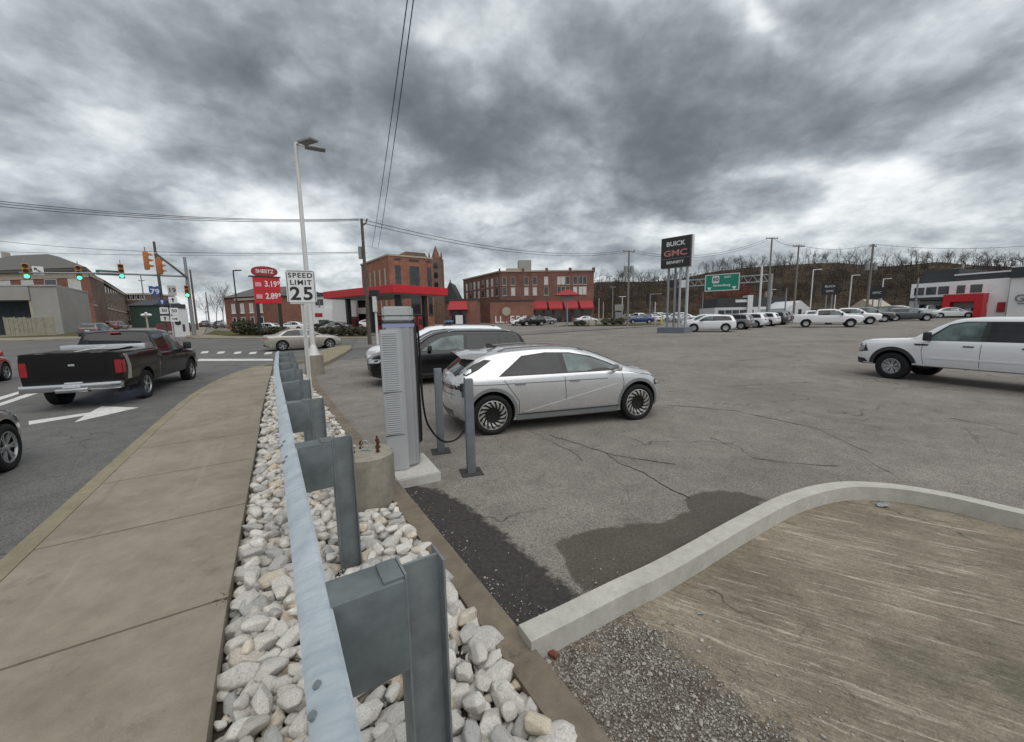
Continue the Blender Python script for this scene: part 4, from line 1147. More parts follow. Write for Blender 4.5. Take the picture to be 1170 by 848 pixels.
# ---- generic SUV -----------------------------------------------------------
def suv(L=4.95, Hh=1.76, W=.965, R_=.39, paintroof=None, **kw):
    k = Hh/1.76; q = L/4.95
    X = lambda x: x*q
    S = dict(L=L, R=R_, ax=(X(.98), X(3.98)), gap=.06, rim=.68, style='split', spokes=6, wc=(m_rimk, m_rims), crown=.035,
    top=[(0, 1.02*k), (X(.05), 1.14*k), (X(.16), 1.25*k), (X(.42), 1.58*k), (X(.62), 1.66*k), (X(1.2), 1.70*k), (X(2.3), 1.72*k), (X(2.8), 1.68*k), (X(3.15), 1.57*k), (X(3.62), 1.24*k), (X(3.80), 1.15*k), (X(4.3), 1.09*k), (X(4.72), 1.0*k), (X(4.86), .93*k), (L, .82*k)],
    belt=[(0, .92*k), (X(.1), 1.05*k), (X(.6), 1.10*k), (X(3.6), 1.06*k), (X(4.3), .98*k), (X(4.75), .86*k), (L, .70*k)],
    bot=[(0, .42), (X(.2), .30), (X(.6), .26), (X(4.1), .26), (X(4.6), .28), (L, .34)],
    wb=[(0, .84*W/.965), (X(.2), .92*W/.965), (X(.6), W*.99), (X(2.3), W), (X(4.0), W*.99), (X(4.5), W*.94), (L, W*.84)],
    wt=[(0, .74), (X(.4), .66), (X(1.2), .66), (X(2.8), .66), (X(3.4), .72), (X(3.8), .80), (X(4.4), .80), (L, .66)],
    front=dict(a=.7, c=.20, rake=[(.3, .08), (.5, .0), (.85, .0), (1.0, .05)]), rear=dict(a=.5, c=.12, rake=[(.3, .1), (.5, .0), (1.0, .04)]),
    win_side=[('k', [(X(.42), 1.145*k), (X(.62), 1.55*k), (X(1.2), 1.60*k), (X(2.4), 1.615*k), (X(2.85), 1.56*k), (X(3.2), 1.38*k), (X(3.55), 1.13*k), (X(3.5), 1.11*k)]), ('d', [(X(.52), 1.17*k), (X(.68), 1.52*k), (X(1.05), 1.56*k), (X(1.05), 1.155*k)]), ('d', [(X(1.13), 1.155*k), (X(1.13), 1.565*k), (X(2.08), 1.585*k), (X(2.10), 1.14*k)]), ('c', [(X(2.20), 1.135*k), (X(2.18), 1.585*k), (X(2.4), 1.59*k), (X(2.82), 1.53*k), (X(3.15), 1.36*k), (X(3.42), 1.13*k)])],
    win_front=[(X(3.56), -.64), (X(3.62), 0), (X(3.56), .64), (X(3.06), .58), (X(3.0), 0), (X(3.06), -.58)],
    win_rear=('rear', [(-.62, 1.20*k), (.62, 1.20*k), (.56, 1.53*k), (-.56, 1.53*k)]),
    decals=[('taillight', 'rears', rrect(.52, .84, .90*k, 1.04*k, .02), m_tail), ('taillight', 'sides', rrect(.04, .22, .90*k, 1.04*k, .02), m_tail), ('license_plate', 'rear', rrect(-.2, .2, .72, .85, .01), m_plate),
            ('rear_bumper', 'rear', [(-.8, .34), (.8, .34), (.8, .55), (-.8, .55)], m_cladb), ('sill', 'sides', [(X(1.45), .27), (X(3.5), .27), (X(3.5), .40), (X(1.45), .40)], m_cladb, .012),
            ('headlight', 'fronts', rrect(.46, .88, .78*k, .90*k, .03), m_head), ('grille', 'front', rrect(-.42, .42, .52, .86*k, .05), m_black), ('lower_grille', 'front', rrect(-.6, .6, .36, .46, .03), m_black), ('headlight', 'sides', [(X(4.6), .80*k), (X(4.9), .78*k), (X(4.9), .86*k), (X(4.6), .90*k)], m_head),
            ('front_bumper', 'front', [(-.85, .32), (.85, .32), (.85, .42), (-.85, .42)], m_cladb, .004)],
    seams=[[(X(2.14), 1.1*k), (X(2.15), .42)], [(X(3.4), 1.08*k), (X(3.44), .8), (X(3.42), .42)], [(X(1.08), 1.1*k), (X(1.3), .75), (X(1.42), .42)]],
    handles=[(X(1.35), 1.0*k), (X(2.38), .98*k)], arch=(.07, m_cladb), mirror=(X(3.2), 1.14*k), mirror_mat=m_black)
    S.update(kw); return S
BS = suv(5.5, 1.74, style='spoke', spokes=5)
ang_b = ang_s+math.pi
fb = P(428, 447)   # left front wheel on the ground
loc = place_by_wheel(BS, BS['ax'][1], 1, (-3.45, 12.05), ang_b)
bsuv, bb = build_vehicle(BS, 'suv', 'glossy black suv parked nose left behind the charging cabinet and the silver car', 'suv', loc, ang_b, p_black)
def rails(root, bvh, x0, x1, yy, mat, lift=.05):
    for sd in (1, -1):
        bm = NB(); pts = []
        for i in range(11):
            x = x0+(x1-x0)*i/10; h = bvh.ray_cast(Vector((x, sd*yy, 3)), Vector((0, 0, -1))); pts.append(h[0]+Vector((0, 0, lift if 0 < i < 10 else 0)))
        tube(bm, pts, .016, 6); obj('roof_rail', bm, mat, root, smooth=True)
rails(bsuv, bb, .75, 2.9, .60, m_galvt)
WS = suv(5.85, 1.90, W=1.0, R_=.41)
loc = place_by_wheel(WS, WS['ax'][1], 1, (-4.35, 14.5), ang_b)
wsuv, wb_ = build_vehicle(WS, 'suv', 'white suv with a low roof bar parked just beyond the black suv', 'suv', loc, ang_b, p_white)
rails(wsuv, wb_, .75, 2.9, .62, m_black)
bm = NB(); box(bm, 2.45, 2.72, -.62, .62, 1.97, 2.06, .03); obj('roof_bar', bm, M_('roof_bar_blue', (.10, .17, .26), .25, .2, .3, 6), wsuv, smooth=True)
bm = NB()
for y in (-.45, .45): box(bm, 2.52, 2.64, y-.04, y+.04, 1.87, 1.98, .008)
obj('roof_bar_foot', bm, m_black, wsuv)
# ---- pickup ----------------------------------------------------------------
def pickup(L=5.85, Hh=1.90, W=1.0, R_=.41, cab0=2.05, crew=True, rail_z=1.38, **kw):
    fx = L-5.85
    c = cab0
    S = dict(L=L, R=R_, ax=(1.18, L-1.02), gap=.075, rim=.62, style='spoke', spokes=6, wc=(m_rimk, m_rims), tw=.27, win=.15, crown=.03, nx=96,
    xs=[c-.012, c+.0, c+.05, c+.12, .02, .03],
    top=[(0, rail_z-.02), (.03, rail_z), (c-.03, rail_z), (c-.012, rail_z+.01), (c+.03, 1.62), (c+.14, Hh-.10), (c+.35, Hh-.045), (c+1.2, Hh-.035), (c+1.65, Hh-.07), (c+1.9, Hh-.17), (c+2.42, 1.38), (c+2.55, 1.27), (L-.95, 1.24), (L-.35, 1.20), (L-.10, 1.16), (L, 1.08)],
    belt=[(0, rail_z-.08), (.05, rail_z-.06), (c, rail_z-.06), (c+.3, 1.22), (c+2.3, 1.20), (L-.9, 1.14), (L-.3, 1.10), (L, .98)],
    bot=[(0, .50), (.3, .46), (L-1.5, .46), (L-.4, .42), (L, .42)],
    wb=[(0, .94), (.1, .965), (1.0, W), (c-.1, W), (c+.1, W*.985), (L-1.6, W*.985), (L-.9, W), (L-.3, W*.96), (L, W*.88)],
    wt=[(0, .92), (c-.05, .93), (c+.02, .78), (c+.3, .70), (c+1.7, .70), (c+2.2, .76), (c+2.5, .86), (L-.5, .86), (L, .76)],
    cut=[(.07, c-.10, -.74, .74, .85, 2.4)],
    front=dict(a=.5, c=.13, rake=[(.3, .05), (.5, .0), (1.05, .0), (1.2, .03)]), rear=dict(a=.35, c=.03, rake=[(0, 0)]),
    win_side=[('k', [(c+.16, 1.25), (c+.20, Hh-.17), (c+.4, Hh-.135), (c+1.5, Hh-.13), (c+1.82, Hh-.21), (c+2.22, 1.30), (c+2.2, 1.23)]), ('d', [(c+.22, 1.27), (c+.25, Hh-.19), (c+.5, Hh-.16), (c+(1.02 if crew else .62), Hh-.155), (c+(1.04 if crew else .64), 1.25)]),
              ('c', [(c+(1.14 if crew else .74), 1.245), (c+(1.12 if crew else .72), Hh-.155), (c+1.48, Hh-.16), (c+1.80, Hh-.24), (c+2.12, 1.30), (c+2.10, 1.245)])],
    win_front=[(c+2.34, -.68), (c+2.40, 0), (c+2.34, .68), (c+1.85, .60), (c+1.80, 0), (c+1.85, -.60)],
    decals=[('taillight', 'rears', rrect(.80, .93, .88, 1.22, .02), m_tail), ('taillight', 'sides', rrect(.03, .12, .88, 1.22, .02), m_tail), ('headlight', 'fronts', rrect(.60, .92, .82, 1.04, .03), m_head), ('headlight', 'sides', [(L-.26, .88), (L-.06, .86), (L-.06, 1.02), (L-.26, 1.02)], m_head, .01),
            ('grille', 'front', rrect(-.56, .56, .70, 1.04, .05), m_black), ('front_bumper', 'front', rrect(-.9, .9, .44, .62, .04), m_cladb, .03), ('license_plate', 'rear', rrect(-.16, .16, .60, .70, .01), m_plate, .05)],
    seams=[[(c-.05, 1.3), (c-.05, .52)], [(c+(1.09 if crew else .69), 1.22), (c+(1.09 if crew else .69), .54)], [(c+2.24, 1.20), (c+2.26, .9), (c+2.2, .54)], [(c+.10, 1.2), (c+.14, .54)]],
    handles=[(c+1.32, 1.10, m_black)]+([(c+.30, 1.10, m_black)] if crew else []), mirror=(c+2.12, 1.25, 1.5), mirror_mat=m_black, arch=(.055, m_cladb))
    S['win_rear'] = ('rear', [(-.62, 1.42), (.62, 1.42), (.56, Hh-.16), (-.56, Hh-.16)])
    S.update(kw); return S
# white pickup at the right edge
WP = pickup(5.9, 1.90, cab0=1.95, arch=(.10, m_cladb), style='split', spokes=7, wc=(M_('rim_dull', (.30, .30, .31), .4, .6, .1), m_rims), rim=.58)
ang_w = math.atan2(.945, -.327)
loc = place_by_wheel(WP, WP['ax'][1], 1, P(1016, 433.5), ang_w)
loc = (loc[0], loc[1], G(11, 10))
wp, wpb = build_vehicle(WP, 'pickup_truck', 'large white crew cab pickup cut off by the right edge', 'pickup truck', loc, ang_w, p_white)
for sd in (1, -1):
    decal('fender_vent', wpb, [(4.10, 1.08), (4.36, 1.08), (4.40, 1.13), (4.06, 1.13)], 'side', m_black, wp, .008, .1, sd)
    decal('headlight_surround', wpb, [(5.50, .84), (5.80, .80), (5.84, 1.06), (5.60, 1.08)], 'side', m_black, wp, .004, .1, sd)
    decal('lower_bumper', wpb, [(5.45, .44), (5.85, .44), (5.85, .62), (5.60, .60)], 'side', m_cladb, wp, .008, .1, sd)
    decal('body_moulding', wpb, rrect(2.0, 4.1, .72, .76, .01), 'side', p_white, wp, .012, .2, sd)
# black pickup on the road
BP = pickup(5.85, 1.97, cab0=2.15, crew=True, style='spoke', spokes=5, wc=(m_rimk, m_rims), rim=.62, rail_z=1.43, R_=.41, arch=(.02, p_black))
ang_k = math.atan2(.915, -.403)
rcw = P(171, 454.5)
loc = place_by_wheel(BP, BP['ax'][0], -1, rcw, ang_k)
bp, bpb = build_vehicle(BP, 'pickup_truck', 'black pickup with a silver toolbox and chrome rear bumper driving away on the road', 'pickup truck', loc, ang_k, p_black)
bm = NB(); box(bm, -.13, .03, -.93, .93, .50, .68, .025); box(bm, -.16, .02, -.30, .30, .46, .56, .02); obj('rear_bumper', bm, m_chrome, bp, smooth=True)
bm = NB(); box(bm, -.138, -.131, -.16, .16, .58, .67); obj('license_plate', bm, m_plate, bp)
bm = NB(); box(bm, 1.55, 2.02, -.90, .90, 1.36, 1.56, .015); obj('toolbox', bm, m_alu, bp, smooth=True)
seam('panel_gap', bpb, [(-.74, .72), (-.74, 1.38)], 'rear', m_dark, bp, .012); seam('panel_gap', bpb, [(.74, .72), (.74, 1.38)], 'rear', m_dark, bp, .012); seam('panel_gap', bpb, [(-.74, .72), (.74, .72)], 'rear', m_dark, bp, .012)
decal('tailgate_panel', bpb, rrect(-.62, .62, .86, 1.26, .05), 'rear', p_black, bp, .010, .2)
bm = NB(); box(bm, -.012, .01, -.06, .06, 1.10, 1.15, .008); obj('tailgate_handle', bm, m_alu, bp)
decal('silver_stripe', bpb, [(.20, .70), (.34, .70), (.36, 1.05), (.28, 1.36), (.14, 1.36), (.22, 1.05)], 'side', m_alu, bp, .008, .1, -1)
decal('rear_sticker', bpb, [(-.05, 1.44), (.03, 1.44), (.02, 1.52), (-.01, 1.56), (-.04, 1.52)], 'rear', m_signw, bp, .010, 0)
bm = NB(); box(bm, 2.17, 2.24, -.12, .12, 1.86, 1.90, .01); obj('brake_light', bm, m_tail, bp)
bm = NB(); tube(bm, [(1.0, -.5, .35), (.5, -.62, .34), (.12, -.7, .36)], .04, 8); obj('exhaust_pipe', bm, m_rust, bp)
# bluish puff of exhaust under its tail
t = NT('exhaust_haze'); t.t.nodes.remove(t.b); out = t.t.nodes['Material Output']
vol = t.n('ShaderNodeVolumePrincipled'); vol.inputs['Color'].default_value = (.55, .65, .85, 1); vol.inputs['Density'].default_value = .5
tc = t.n('ShaderNodeTexCoord'); ns = t.noise(3.0, 3, .6, vec=tc.outputs['Object']); gl_ = t.n('ShaderNodeVectorMath', operation='LENGTH'); t.t.links.new(tc.outputs['Object'], gl_.inputs[0])
dd = t.math('MULTIPLY', t.mr(ns, .4, .65, 0, 1), t.mr(gl_.outputs['Value'], .3, 1.0, 1.1, 0)); t.t.links.new(dd, vol.inputs['Density']); t.t.links.new(vol.outputs[0], out.inputs['Volume'])
bm = NB(); ball(bm, (0, 0, 0), 1, 1, 1, 2); sm = obj('exhaust_smoke', bm, t.m); q = P(125, 462); sm.location = (q[0], q[1], .30); sm.scale = (1.1, .7, .30); tag(sm, kind='stuff')
# ---- saloon ------------------------------------------------------------------
def saloon(L=4.85, Hh=1.45, W=.925, R_=.335, **kw):
    S = dict(L=L, R=R_, ax=(1.02, L-.95), gap=.05, rim=.68, style='split', spokes=5, wc=(m_rimk, m_rims), crown=.03,
    top=[(0, .93), (.08, 1.02), (.55, 1.06), (.75, 1.10), (1.25, 1.33), (1.6, Hh-.045), (2.2, Hh-.03), (2.6, Hh-.06), (2.95, 1.28), (3.5, 1.0), (3.65, .955), (L-.7, .90), (L-.25, .80), (L-.06, .70), (L, .60)],
    belt=[(0, .82), (.15, .93), (1.0, .96), (3.4, .90), (L-.7, .82), (L-.2, .68), (L, .52)],
    bot=[(0, .32), (.2, .24), (.7, .20), (L-.8, .20), (L, .24)],
    wb=[(0, .76), (.15, .85), (.6, W*.98), (2.3, W), (L-.9, W*.985), (L-.35, W*.92), (L, W*.78)],
    wt=[(0, .70), (.5, .70), (.9, .62), (1.5, .57), (2.6, .57), (3.2, .64), (3.6, .72), (L-.5, .72), (L, .55)],
    front=dict(a=.8, c=.28, rake=[(.2, .06), (.4, .0), (.7, .04)]), rear=dict(a=.5, c=.16, rake=[(.2, .1), (.45, .0), (.95, .03)]),
    win_side=[('k', [(.95, .985), (1.40, 1.30), (1.8, Hh-.10), (2.4, Hh-.10), (2.75, 1.27), (3.3, .985), (3.3, .94)]), ('d', [(1.05, 1.0), (1.45, 1.28), (1.8, Hh-.12), (2.02, Hh-.115), (2.04, .97)]), ('c', [(2.12, .965), (2.10, Hh-.115), (2.4, Hh-.12), (2.7, 1.26), (3.18, .98), (3.16, .95)])],
    win_front=[(3.44, -.62), (3.50, 0), (3.44, .62), (2.80, .52), (2.74, 0), (2.80, -.52)],
    win_rear=('top', [(.78, -.55), (.76, 0), (.78, .55), (1.42, .48), (1.46, 0), (1.42, -.48)]),
    decals=[('taillight', 'rears', rrect(.36, .80, .74, .90, .03), m_tail), ('taillight', 'sides', rrect(.03, .26, .76, .89, .02), m_tail), ('license_plate', 'rear', rrect(-.2, .2, .66, .78, .01), m_plate), ('rear_bumper', 'rear', [(-.7, .27), (.7, .27), (.66, .42), (-.66, .42)], m_cladb),
            ('headlight', 'fronts', rrect(.42, .80, .56, .68, .03), m_head), ('headlight', 'sides', [(L-.42, .62), (L-.1, .58), (L-.12, .66), (L-.44, .74)], m_head), ('grille', 'front', rrect(-.36, .36, .40, .62, .04), m_black), ('lower_grille', 'front', rrect(-.6, .6, .24, .34, .02), m_black)],
    seams=[[(2.08, .94), (2.1, .3)], [(3.2, .92), (3.24, .7), (3.2, .3)], [(1.02, .95), (1.2, .7), (1.38, .5), (1.4, .3)]],
    handles=[(1.3, .84), (2.3, .82)], mirror=(3.0, .98))
    S.update(kw); return S
SD = saloon()
hd = math.atan2(.60, .80)
loc = place_by_wheel(SD, SD['ax'][1], -1, (-12.75, 27.1), hd)
sed, _ = build_vehicle(SD, 'sedan', 'beige silver sedan crossing the junction behind the white lamp pole', 'car', (loc[0], loc[1], G(-14, 27)), hd, p_tan)
# grey car cut by the left edge
GC = saloon(4.6, 1.50, R_=.345, spokes=6)
hg = math.atan2(E_[1], E_[0])
loc = place_by_wheel(GC, GC['ax'][1], -1, P(17, 536.5), hg)
build_vehicle(GC, 'hatchback', 'grey car with five spoke wheels at the left edge, following the black pickup', 'car', (loc[0], loc[1], 0), hg, p_grey)
RC = saloon(4.5, 1.45)
loc = place_by_wheel(RC, RC['ax'][1], -1, P(11, 439), hg)
build_vehicle(RC, 'sedan', 'red car at the left edge in the lane beyond the black pickup', 'car', (loc[0], loc[1], G(-18, 14)), hg, p_red)
# ================================================================== BACKGROUND
def ax2(p, q):
    d = (q[0]-p[0], q[1]-p[1]); l = math.hypot(*d); return (d[0]/l, d[1]/l), l
class Bld:
    """a building whose front face runs from a to b (left to right as seen); local x along the front, local y into the depth"""
    def __init__(s, name, label, cat, a, b, group=None):
        s.u, s.w = ax2(a, b); s.root = thing(name, label, cat, (a[0], a[1], G(*a)), math.atan2(s.u[1], s.u[0]), group)
        s.z0 = G(*a)
    def part(s, name, bm, mat, parent=None, **k): return obj(name, bm, mat, parent or s.root, **k)
    def bx(s, name, mat, x0, x1, y0, y1, z0, z1, bev=0, parent=None):
        bm = NB(); box(bm, x0, x1, y0, y1, z0, z1, bev); return s.part(name, bm, mat, parent)
    def window(s, x, z, w, h, y=0, side='front', frame=m_signw, pane=m_glassb, dep=.08, blind=0.0, blindm=None, D=0):
        """window with frame and pane standing 3 cm proud; side 'left' = on the x=D plane"""
        f = .07
        def bb(bm, a0, a1, z0, z1, d0, d1):
            if side == 'front': box(bm, a0, a1, y-d1, y-d0, z0, z1)
            elif side == 'left': box(bm, D-d1, D-d0, a0, a1, z0, z1)
            else: box(bm, D+d0, D+d1, a0, a1, z0, z1)
        bm = NB()
        for a in ((x-w/2, x+w/2, z, z+f), (x-w/2, x+w/2, z+h-f, z+h), (x-w/2, x-w/2+f, z+f, z+h-f), (x+w/2-f, x+w/2, z+f, z+h-f)): bb(bm, *a, -.03, .05)
        bb(bm, x-w/2-.1, x+w/2+.1, z-.14, z, -.03, .10)
        fr = s.part('window', bm, frame)
        bm = NB(); bb(bm, x-w/2+f, x+w/2-f, z+f, z+h-f, .0, .015); s.part('pane', bm, pane, fr)
        return fr
pane_l = M_('pane_blind', (.50, .50, .48), .5, 0, .15, 2)
b_red = brick('brick_red', (.22, .08, .055)); b_dark = brick('brick_dark_red', (.17, .06, .046)); b_brown = brick('brick_brown', (.17, .105, .08)); b_orange = brick('brick_orange', (.31, .11, .065))
m_stone = M_('pale_stone', (.36, .32, .26), .85, 0, .15, 3); m_roofg = M_('roof_grey_tile', (.095, .093, .085), .85, 0, .2, 4, .2); m_roofd = M_('roof_dark', (.045, .05, .055), .8, 0, .2, 3)
m_beige = M_('render_grey', (.30, .29, .27), .85, 0, .10, 1.5, dirt=.3); m_slat = M_('fence_board', (.27, .25, .19), .85, 0, .2, 4)
def col_pt(x, Y): return atY(x, Y)
def gable(bm, x0, x1, y0, y1, z0, zr, along='x', ov=.3):
    if along == 'x':
        ym = (y0+y1)/2; v = [(x0-ov, y0-ov, z0), (x1+ov, y0-ov, z0), (x1+ov, y1+ov, z0), (x0-ov, y1+ov, z0), (x0-ov, ym, zr), (x1+ov, ym, zr)]
        f = [(0, 1, 5, 4), (2, 3, 4, 5), (0, 4, 3), (1, 2, 5), (0, 3, 2, 1)]
    else:
        xm = (x0+x1)/2; v = [(x0-ov, y0-ov, z0), (x1+ov, y0-ov, z0), (x1+ov, y1+ov, z0), (x0-ov, y1+ov, z0), (xm, y0-ov, zr), (xm, y1+ov, zr)]
        f = [(0, 4, 5, 3), (1, 2, 5, 4), (0, 1, 4), (2, 3, 5), (0, 3, 2, 1)]
    vs = [bm.verts.new(q) for q in v]
    for q in f: bm.faces.new([vs[i] for i in q])
def hip(bm, x0, x1, y0, y1, z0, zr, ov=.6, ridge=.3):
    rx = (x1-x0)*ridge; ym = (y0+y1)/2; ry = (y1-y0)*.12
    v = [(x0-ov, y0-ov, z0), (x1+ov, y0-ov, z0), (x1+ov, y1+ov, z0), (x0-ov, y1+ov, z0), (x0+rx, ym-ry, zr), (x1-rx, ym-ry, zr), (x1-rx, ym+ry, zr), (x0+rx, ym+ry, zr)]
    vs = [bm.verts.new(q) for q in v]
    for q in ((0, 1, 5, 4), (1, 2, 6, 5), (2, 3, 7, 6), (3, 0, 4, 7), (4, 5, 6, 7), (0, 3, 2, 1)): bm.faces.new([vs[i] for i in q])
# ---- long brick block with red awnings ---------------------------------------
a, b = col_pt(572, 85), col_pt(678, 86); z0 = G(*a); B = Bld('brick_building', 'long three storey dark brick building with red awnings along its ground floor', 'building', a, b)
ztop = Zp(572, 311, 85)-z0
Wd = B.w; lft = col_pt(531, 101); DL = math.hypot(lft[0]-a[0], lft[1]-a[1])
th = math.atan2(lft[1]-a[1], lft[0]-a[0])-math.atan2(B.u[1], B.u[0]); lx, ly = DL*math.cos(th), DL*math.sin(th)
bm = NB(); prism(bm, [(0, 0), (Wd, 0), (Wd, 14), (lx+Wd*.8, ly+4), (lx, ly)], -1, ztop); B.part('wall', bm, b_dark)
bm = NB(); prism(bm, [(-.15, -.15), (Wd+.15, -.15), (Wd+.15, .2), (.1, .2), (lx+.2, ly), (lx-.2, ly)], ztop-.02+.03, ztop+.3); B.part('parapet', bm, m_stone)
for i in range(5): B.bx('parapet_post', b_dark, Wd*i/4-.35 if i else -.16, Wd*i/4+.2, -.17, .3, ztop-.3, ztop+.75)
for row in (1, 2):
    zz = ztop*(.60 if row == 1 else .80)-.6
    for i, fx_ in enumerate([.05, .14, .28, .37, .49, .63, .67, .72, .80, .86, .90]):
        B.window(Wd*fx_, zz, .95, 1.75, pane=pane_l if (i*3+row*5) % 7 in (0, 1, 4) else m_glassb, frame=m_stone)
# windows of the receding left face: built as local boxes along that wall
ux, uy = lx/DL, ly/DL; WM = Matrix(((ux, -uy, 0, 0), (uy, ux, 0, 0), (0, 0, 1, 0), (0, 0, 0, 1)))
for row in (1, 2):
    zz = ztop*(.60 if row == 1 else .80)-.6
    for i in range(8):
        x = DL*(.06+.118*i); bm = NB(); box(bm, x-.5, x+.5, -.04, .06, zz, zz+1.75, 0, WM); box(bm, x-.6, x+.6, -.04, .10, zz-.14, zz, 0, WM); w_ = B.part('window', bm, m_stone)
        bm = NB(); box(bm, x-.42, x+.42, .055, .075, zz+.08, zz+1.67, 0, WM); B.part('pane', bm, pane_l if i % 3 else m_glassb, w_)
bm = NB(); 
for q in ((1.0, 4.4), (5.0, 9.6)): pass
B.bx('roof_penthouse', m_beige, Wd*.22, Wd*.36, 5, 9, ztop, ztop+3.2); B.bx('roof_penthouse', m_stone, Wd*.08, Wd*.22, 4, 8, ztop, ztop+1.3)
# ground floor: single storey projection with awnings
B.bx('ground_floor', b_red, -2.2, Wd*.34, -3.2, -.02, -1, 4.6); B.bx('ground_floor_roof', m_roofd, -2.35, Wd*.34+.1, -3.35, -.02, 4.6, 4.8)
B.bx('shop_front', m_glassb, Wd*.36, Wd*.985, -.09, -.005, .1, 3.0)
for i in range(7): B.bx('shop_pillar', b_dark, Wd*(.36+.103*i)-.25, Wd*(.36+.103*i)+.25, -.14, -.005, 0, 3.2)
for i in range(4):
    x0, x1 = Wd*(.345+.165*i), Wd*(.345+.165*(i+1))-.45
    bm = NB(); vs = [bm.verts.new(q) for q in [(x0, -.0, 4.6), (x1, -.0, 4.6), (x1, -1.8, 3.1), (x0, -1.8, 3.1), (x0, -.0, 3.0), (x1, -.0, 3.0), (x1, -1.8, 2.75), (x0, -1.8, 2.75)]]
    for q in ((0, 3, 2, 1), (3, 7, 6, 2), (0, 4, 7, 3), (1, 2, 6, 5), (4, 5, 6, 7)): bm.faces.new([vs[i] for i in q])
    B.part('awning', bm, m_redd)
# painted sign letters and round disc on the projecting storey
for s_, x in (('L', -1.2), ('L', -.2), ('.', .8), ('E', 2.0), ('B', 3.3), ('E', 4.6), ('O', 6.6), (')', 8.0)):
    text_mesh('lettering', s_, 2.0, m_signw, B.root, face_M((x+.4, -3.26, .75), 0), .02, .03)
bm = NB(); cyl(bm, (1.2, -3.30, 2.5), (1.2, -3.22, 2.5), .9, seg=20); B.part('round_sign', bm, m_stone)
# ---- small building with red umbrella canopy beside it ------------------------
a, b = col_pt(514, 66), col_pt(546, 66); B = Bld('brick_shop', 'low brick shop with a small dark red awning left of the long brick building', 'building', a, b)
h_ = Zp(530, 343, 66)-B.z0; B.bx('wall', b_red, 0, B.w, 0, 6, -1, h_); B.bx('parapet', m_roofd, -.1, B.w+.1, -.1, 6, h_, h_+.25)
bm = NB(); vs = [bm.verts.new(q) for q in [(.2, -.02, h_-.1), (3.0, -.02, h_-.1), (3.3, -1.5, h_-1.6), (-.1, -1.5, h_-1.6), (-.1, -.02, h_-1.6), (3.3, -.02, h_-1.6)]]
for q in ((0, 3, 2, 1), (0, 4, 3), (1, 2, 5), (3, 4, 5, 2)): bm.faces.new([vs[i] for i in q])
B.part('awning', bm, m_redd); B.bx('doorway', m_glassb, .4, 2.8, -.06, -.005, 0, h_-1.8); B.bx('notice_board', m_signw, 1.2, 2.4, -1.2, -1.12, .4, 2.0)
# ---- tall brick block with turret ---------------------------------------------
a, b = col_pt(448, 72), col_pt(497, 77); B = Bld('brick_tower_block', 'tall reddish brick block with narrow dark window bands behind the petrol canopy', 'building', a, b)
zt = Zp(448, 292, 72)-B.z0; lft = col_pt(417.5, 84); DL = math.hypot(lft[0]-a[0], lft[1]-a[1]); th = math.atan2(lft[1]-a[1], lft[0]-a[0])-math.atan2(B.u[1], B.u[0]); lx, ly = DL*math.cos(th), DL*math.sin(th)
bm = NB(); prism(bm, [(0, 0), (B.w, 0), (B.w, 12), (lx, ly)], -1, zt); B.part('wall', bm, b_orange)
bm = NB(); prism(bm, [(-.12, -.12), (B.w+.1, -.12), (B.w+.1, .3), (.3, .3), (lx+.3, ly), (lx-.2, ly)], zt+.002, zt+.3); B.part('parapet', bm, m_stone)
bm = NB(); prism(bm, [(B.w*.33, 0), (B.w*.40, 0), (B.w*.80, 0), (B.w*.95, 0)][:0] or [(B.w*.34, .5), (B.w*.95, .5), (B.w*.95, 5), (B.w*.34, 5)], zt, zt+1.1)
for v in bm.verts:
    if v.co.z > zt+.5: v.co.x = B.w*.62+(v.co.x-B.w*.62)*.72
B.part('roof_block', bm, b_brown)
for fx_, w_ in ((.20, 1.0), (.57, 1.8), (.92, .8)):
    B.bx('window_band', m_glassb, B.w*fx_-w_/2, B.w*fx_+w_/2, -.07, -.005, 2, zt-1.6)
    for i in range(4): B.bx('mullion', m_roofd, B.w*fx_-w_/2-.06, B.w*fx_+w_/2+.06, -.11, -.075, 2+i*3.4, 2.35+i*3.4)
ux, uy = lx/DL, ly/DL; WM = Matrix(((ux, -uy, 0, 0), (uy, ux, 0, 0), (0, 0, 1, 0), (0, 0, 0, 1)))
for i in range(5):
    bm = NB(); box(bm, DL*(.1+.18*i), DL*(.1+.18*i)+.7, .004, .05, 3, zt-2, 0, WM); B.part('brick_rib', bm, m_stone)
# turret building behind
a, b = col_pt(494, 86), col_pt(507.5, 86); B = Bld('turret', 'slim brick turret with a pointed red spire rising behind the tall brick block', 'tower', a, b)
zt2 = Zp(500, 295, 86)-B.z0; ztip = Zp(499, 279.5, 86)-B.z0; B.bx('wall', b_brown, 0, B.w, 0, B.w, -1, zt2)
bm = NB(); cyl(bm, (B.w*.45, B.w*.5, zt2), (B.w*.45, B.w*.5, ztip), B.w*.42, .03, 8); B.part('spire', bm, b_dark)
for z in (.55, .7, .85): B.bx('window', m_glassb, B.w*.35, B.w*.65, -.05, -.005, zt2*z, zt2*z+1.2)
for x in (.0, B.w): 
    bm = NB(); cyl(bm, (x, 0, zt2), (x, 0, zt2+1.4), .3, .03, 6); B.part('pinnacle', bm, b_dark)
a, b = col_pt(507, 90), col_pt(525, 90); B = Bld('gabled_hall', 'small dark gabled brick hall right of the turret', 'building', a, b)
zt3 = Zp(516, 345, 90)-B.z0; B.bx('wall', b_brown, 0, B.w, 0, 9, -1, zt3); bm = NB(); gable(bm, 0, B.w, 0, 9, zt3, Zp(516, 322, 90)-B.z0, 'y'); B.part('roof', bm, m_roofd)
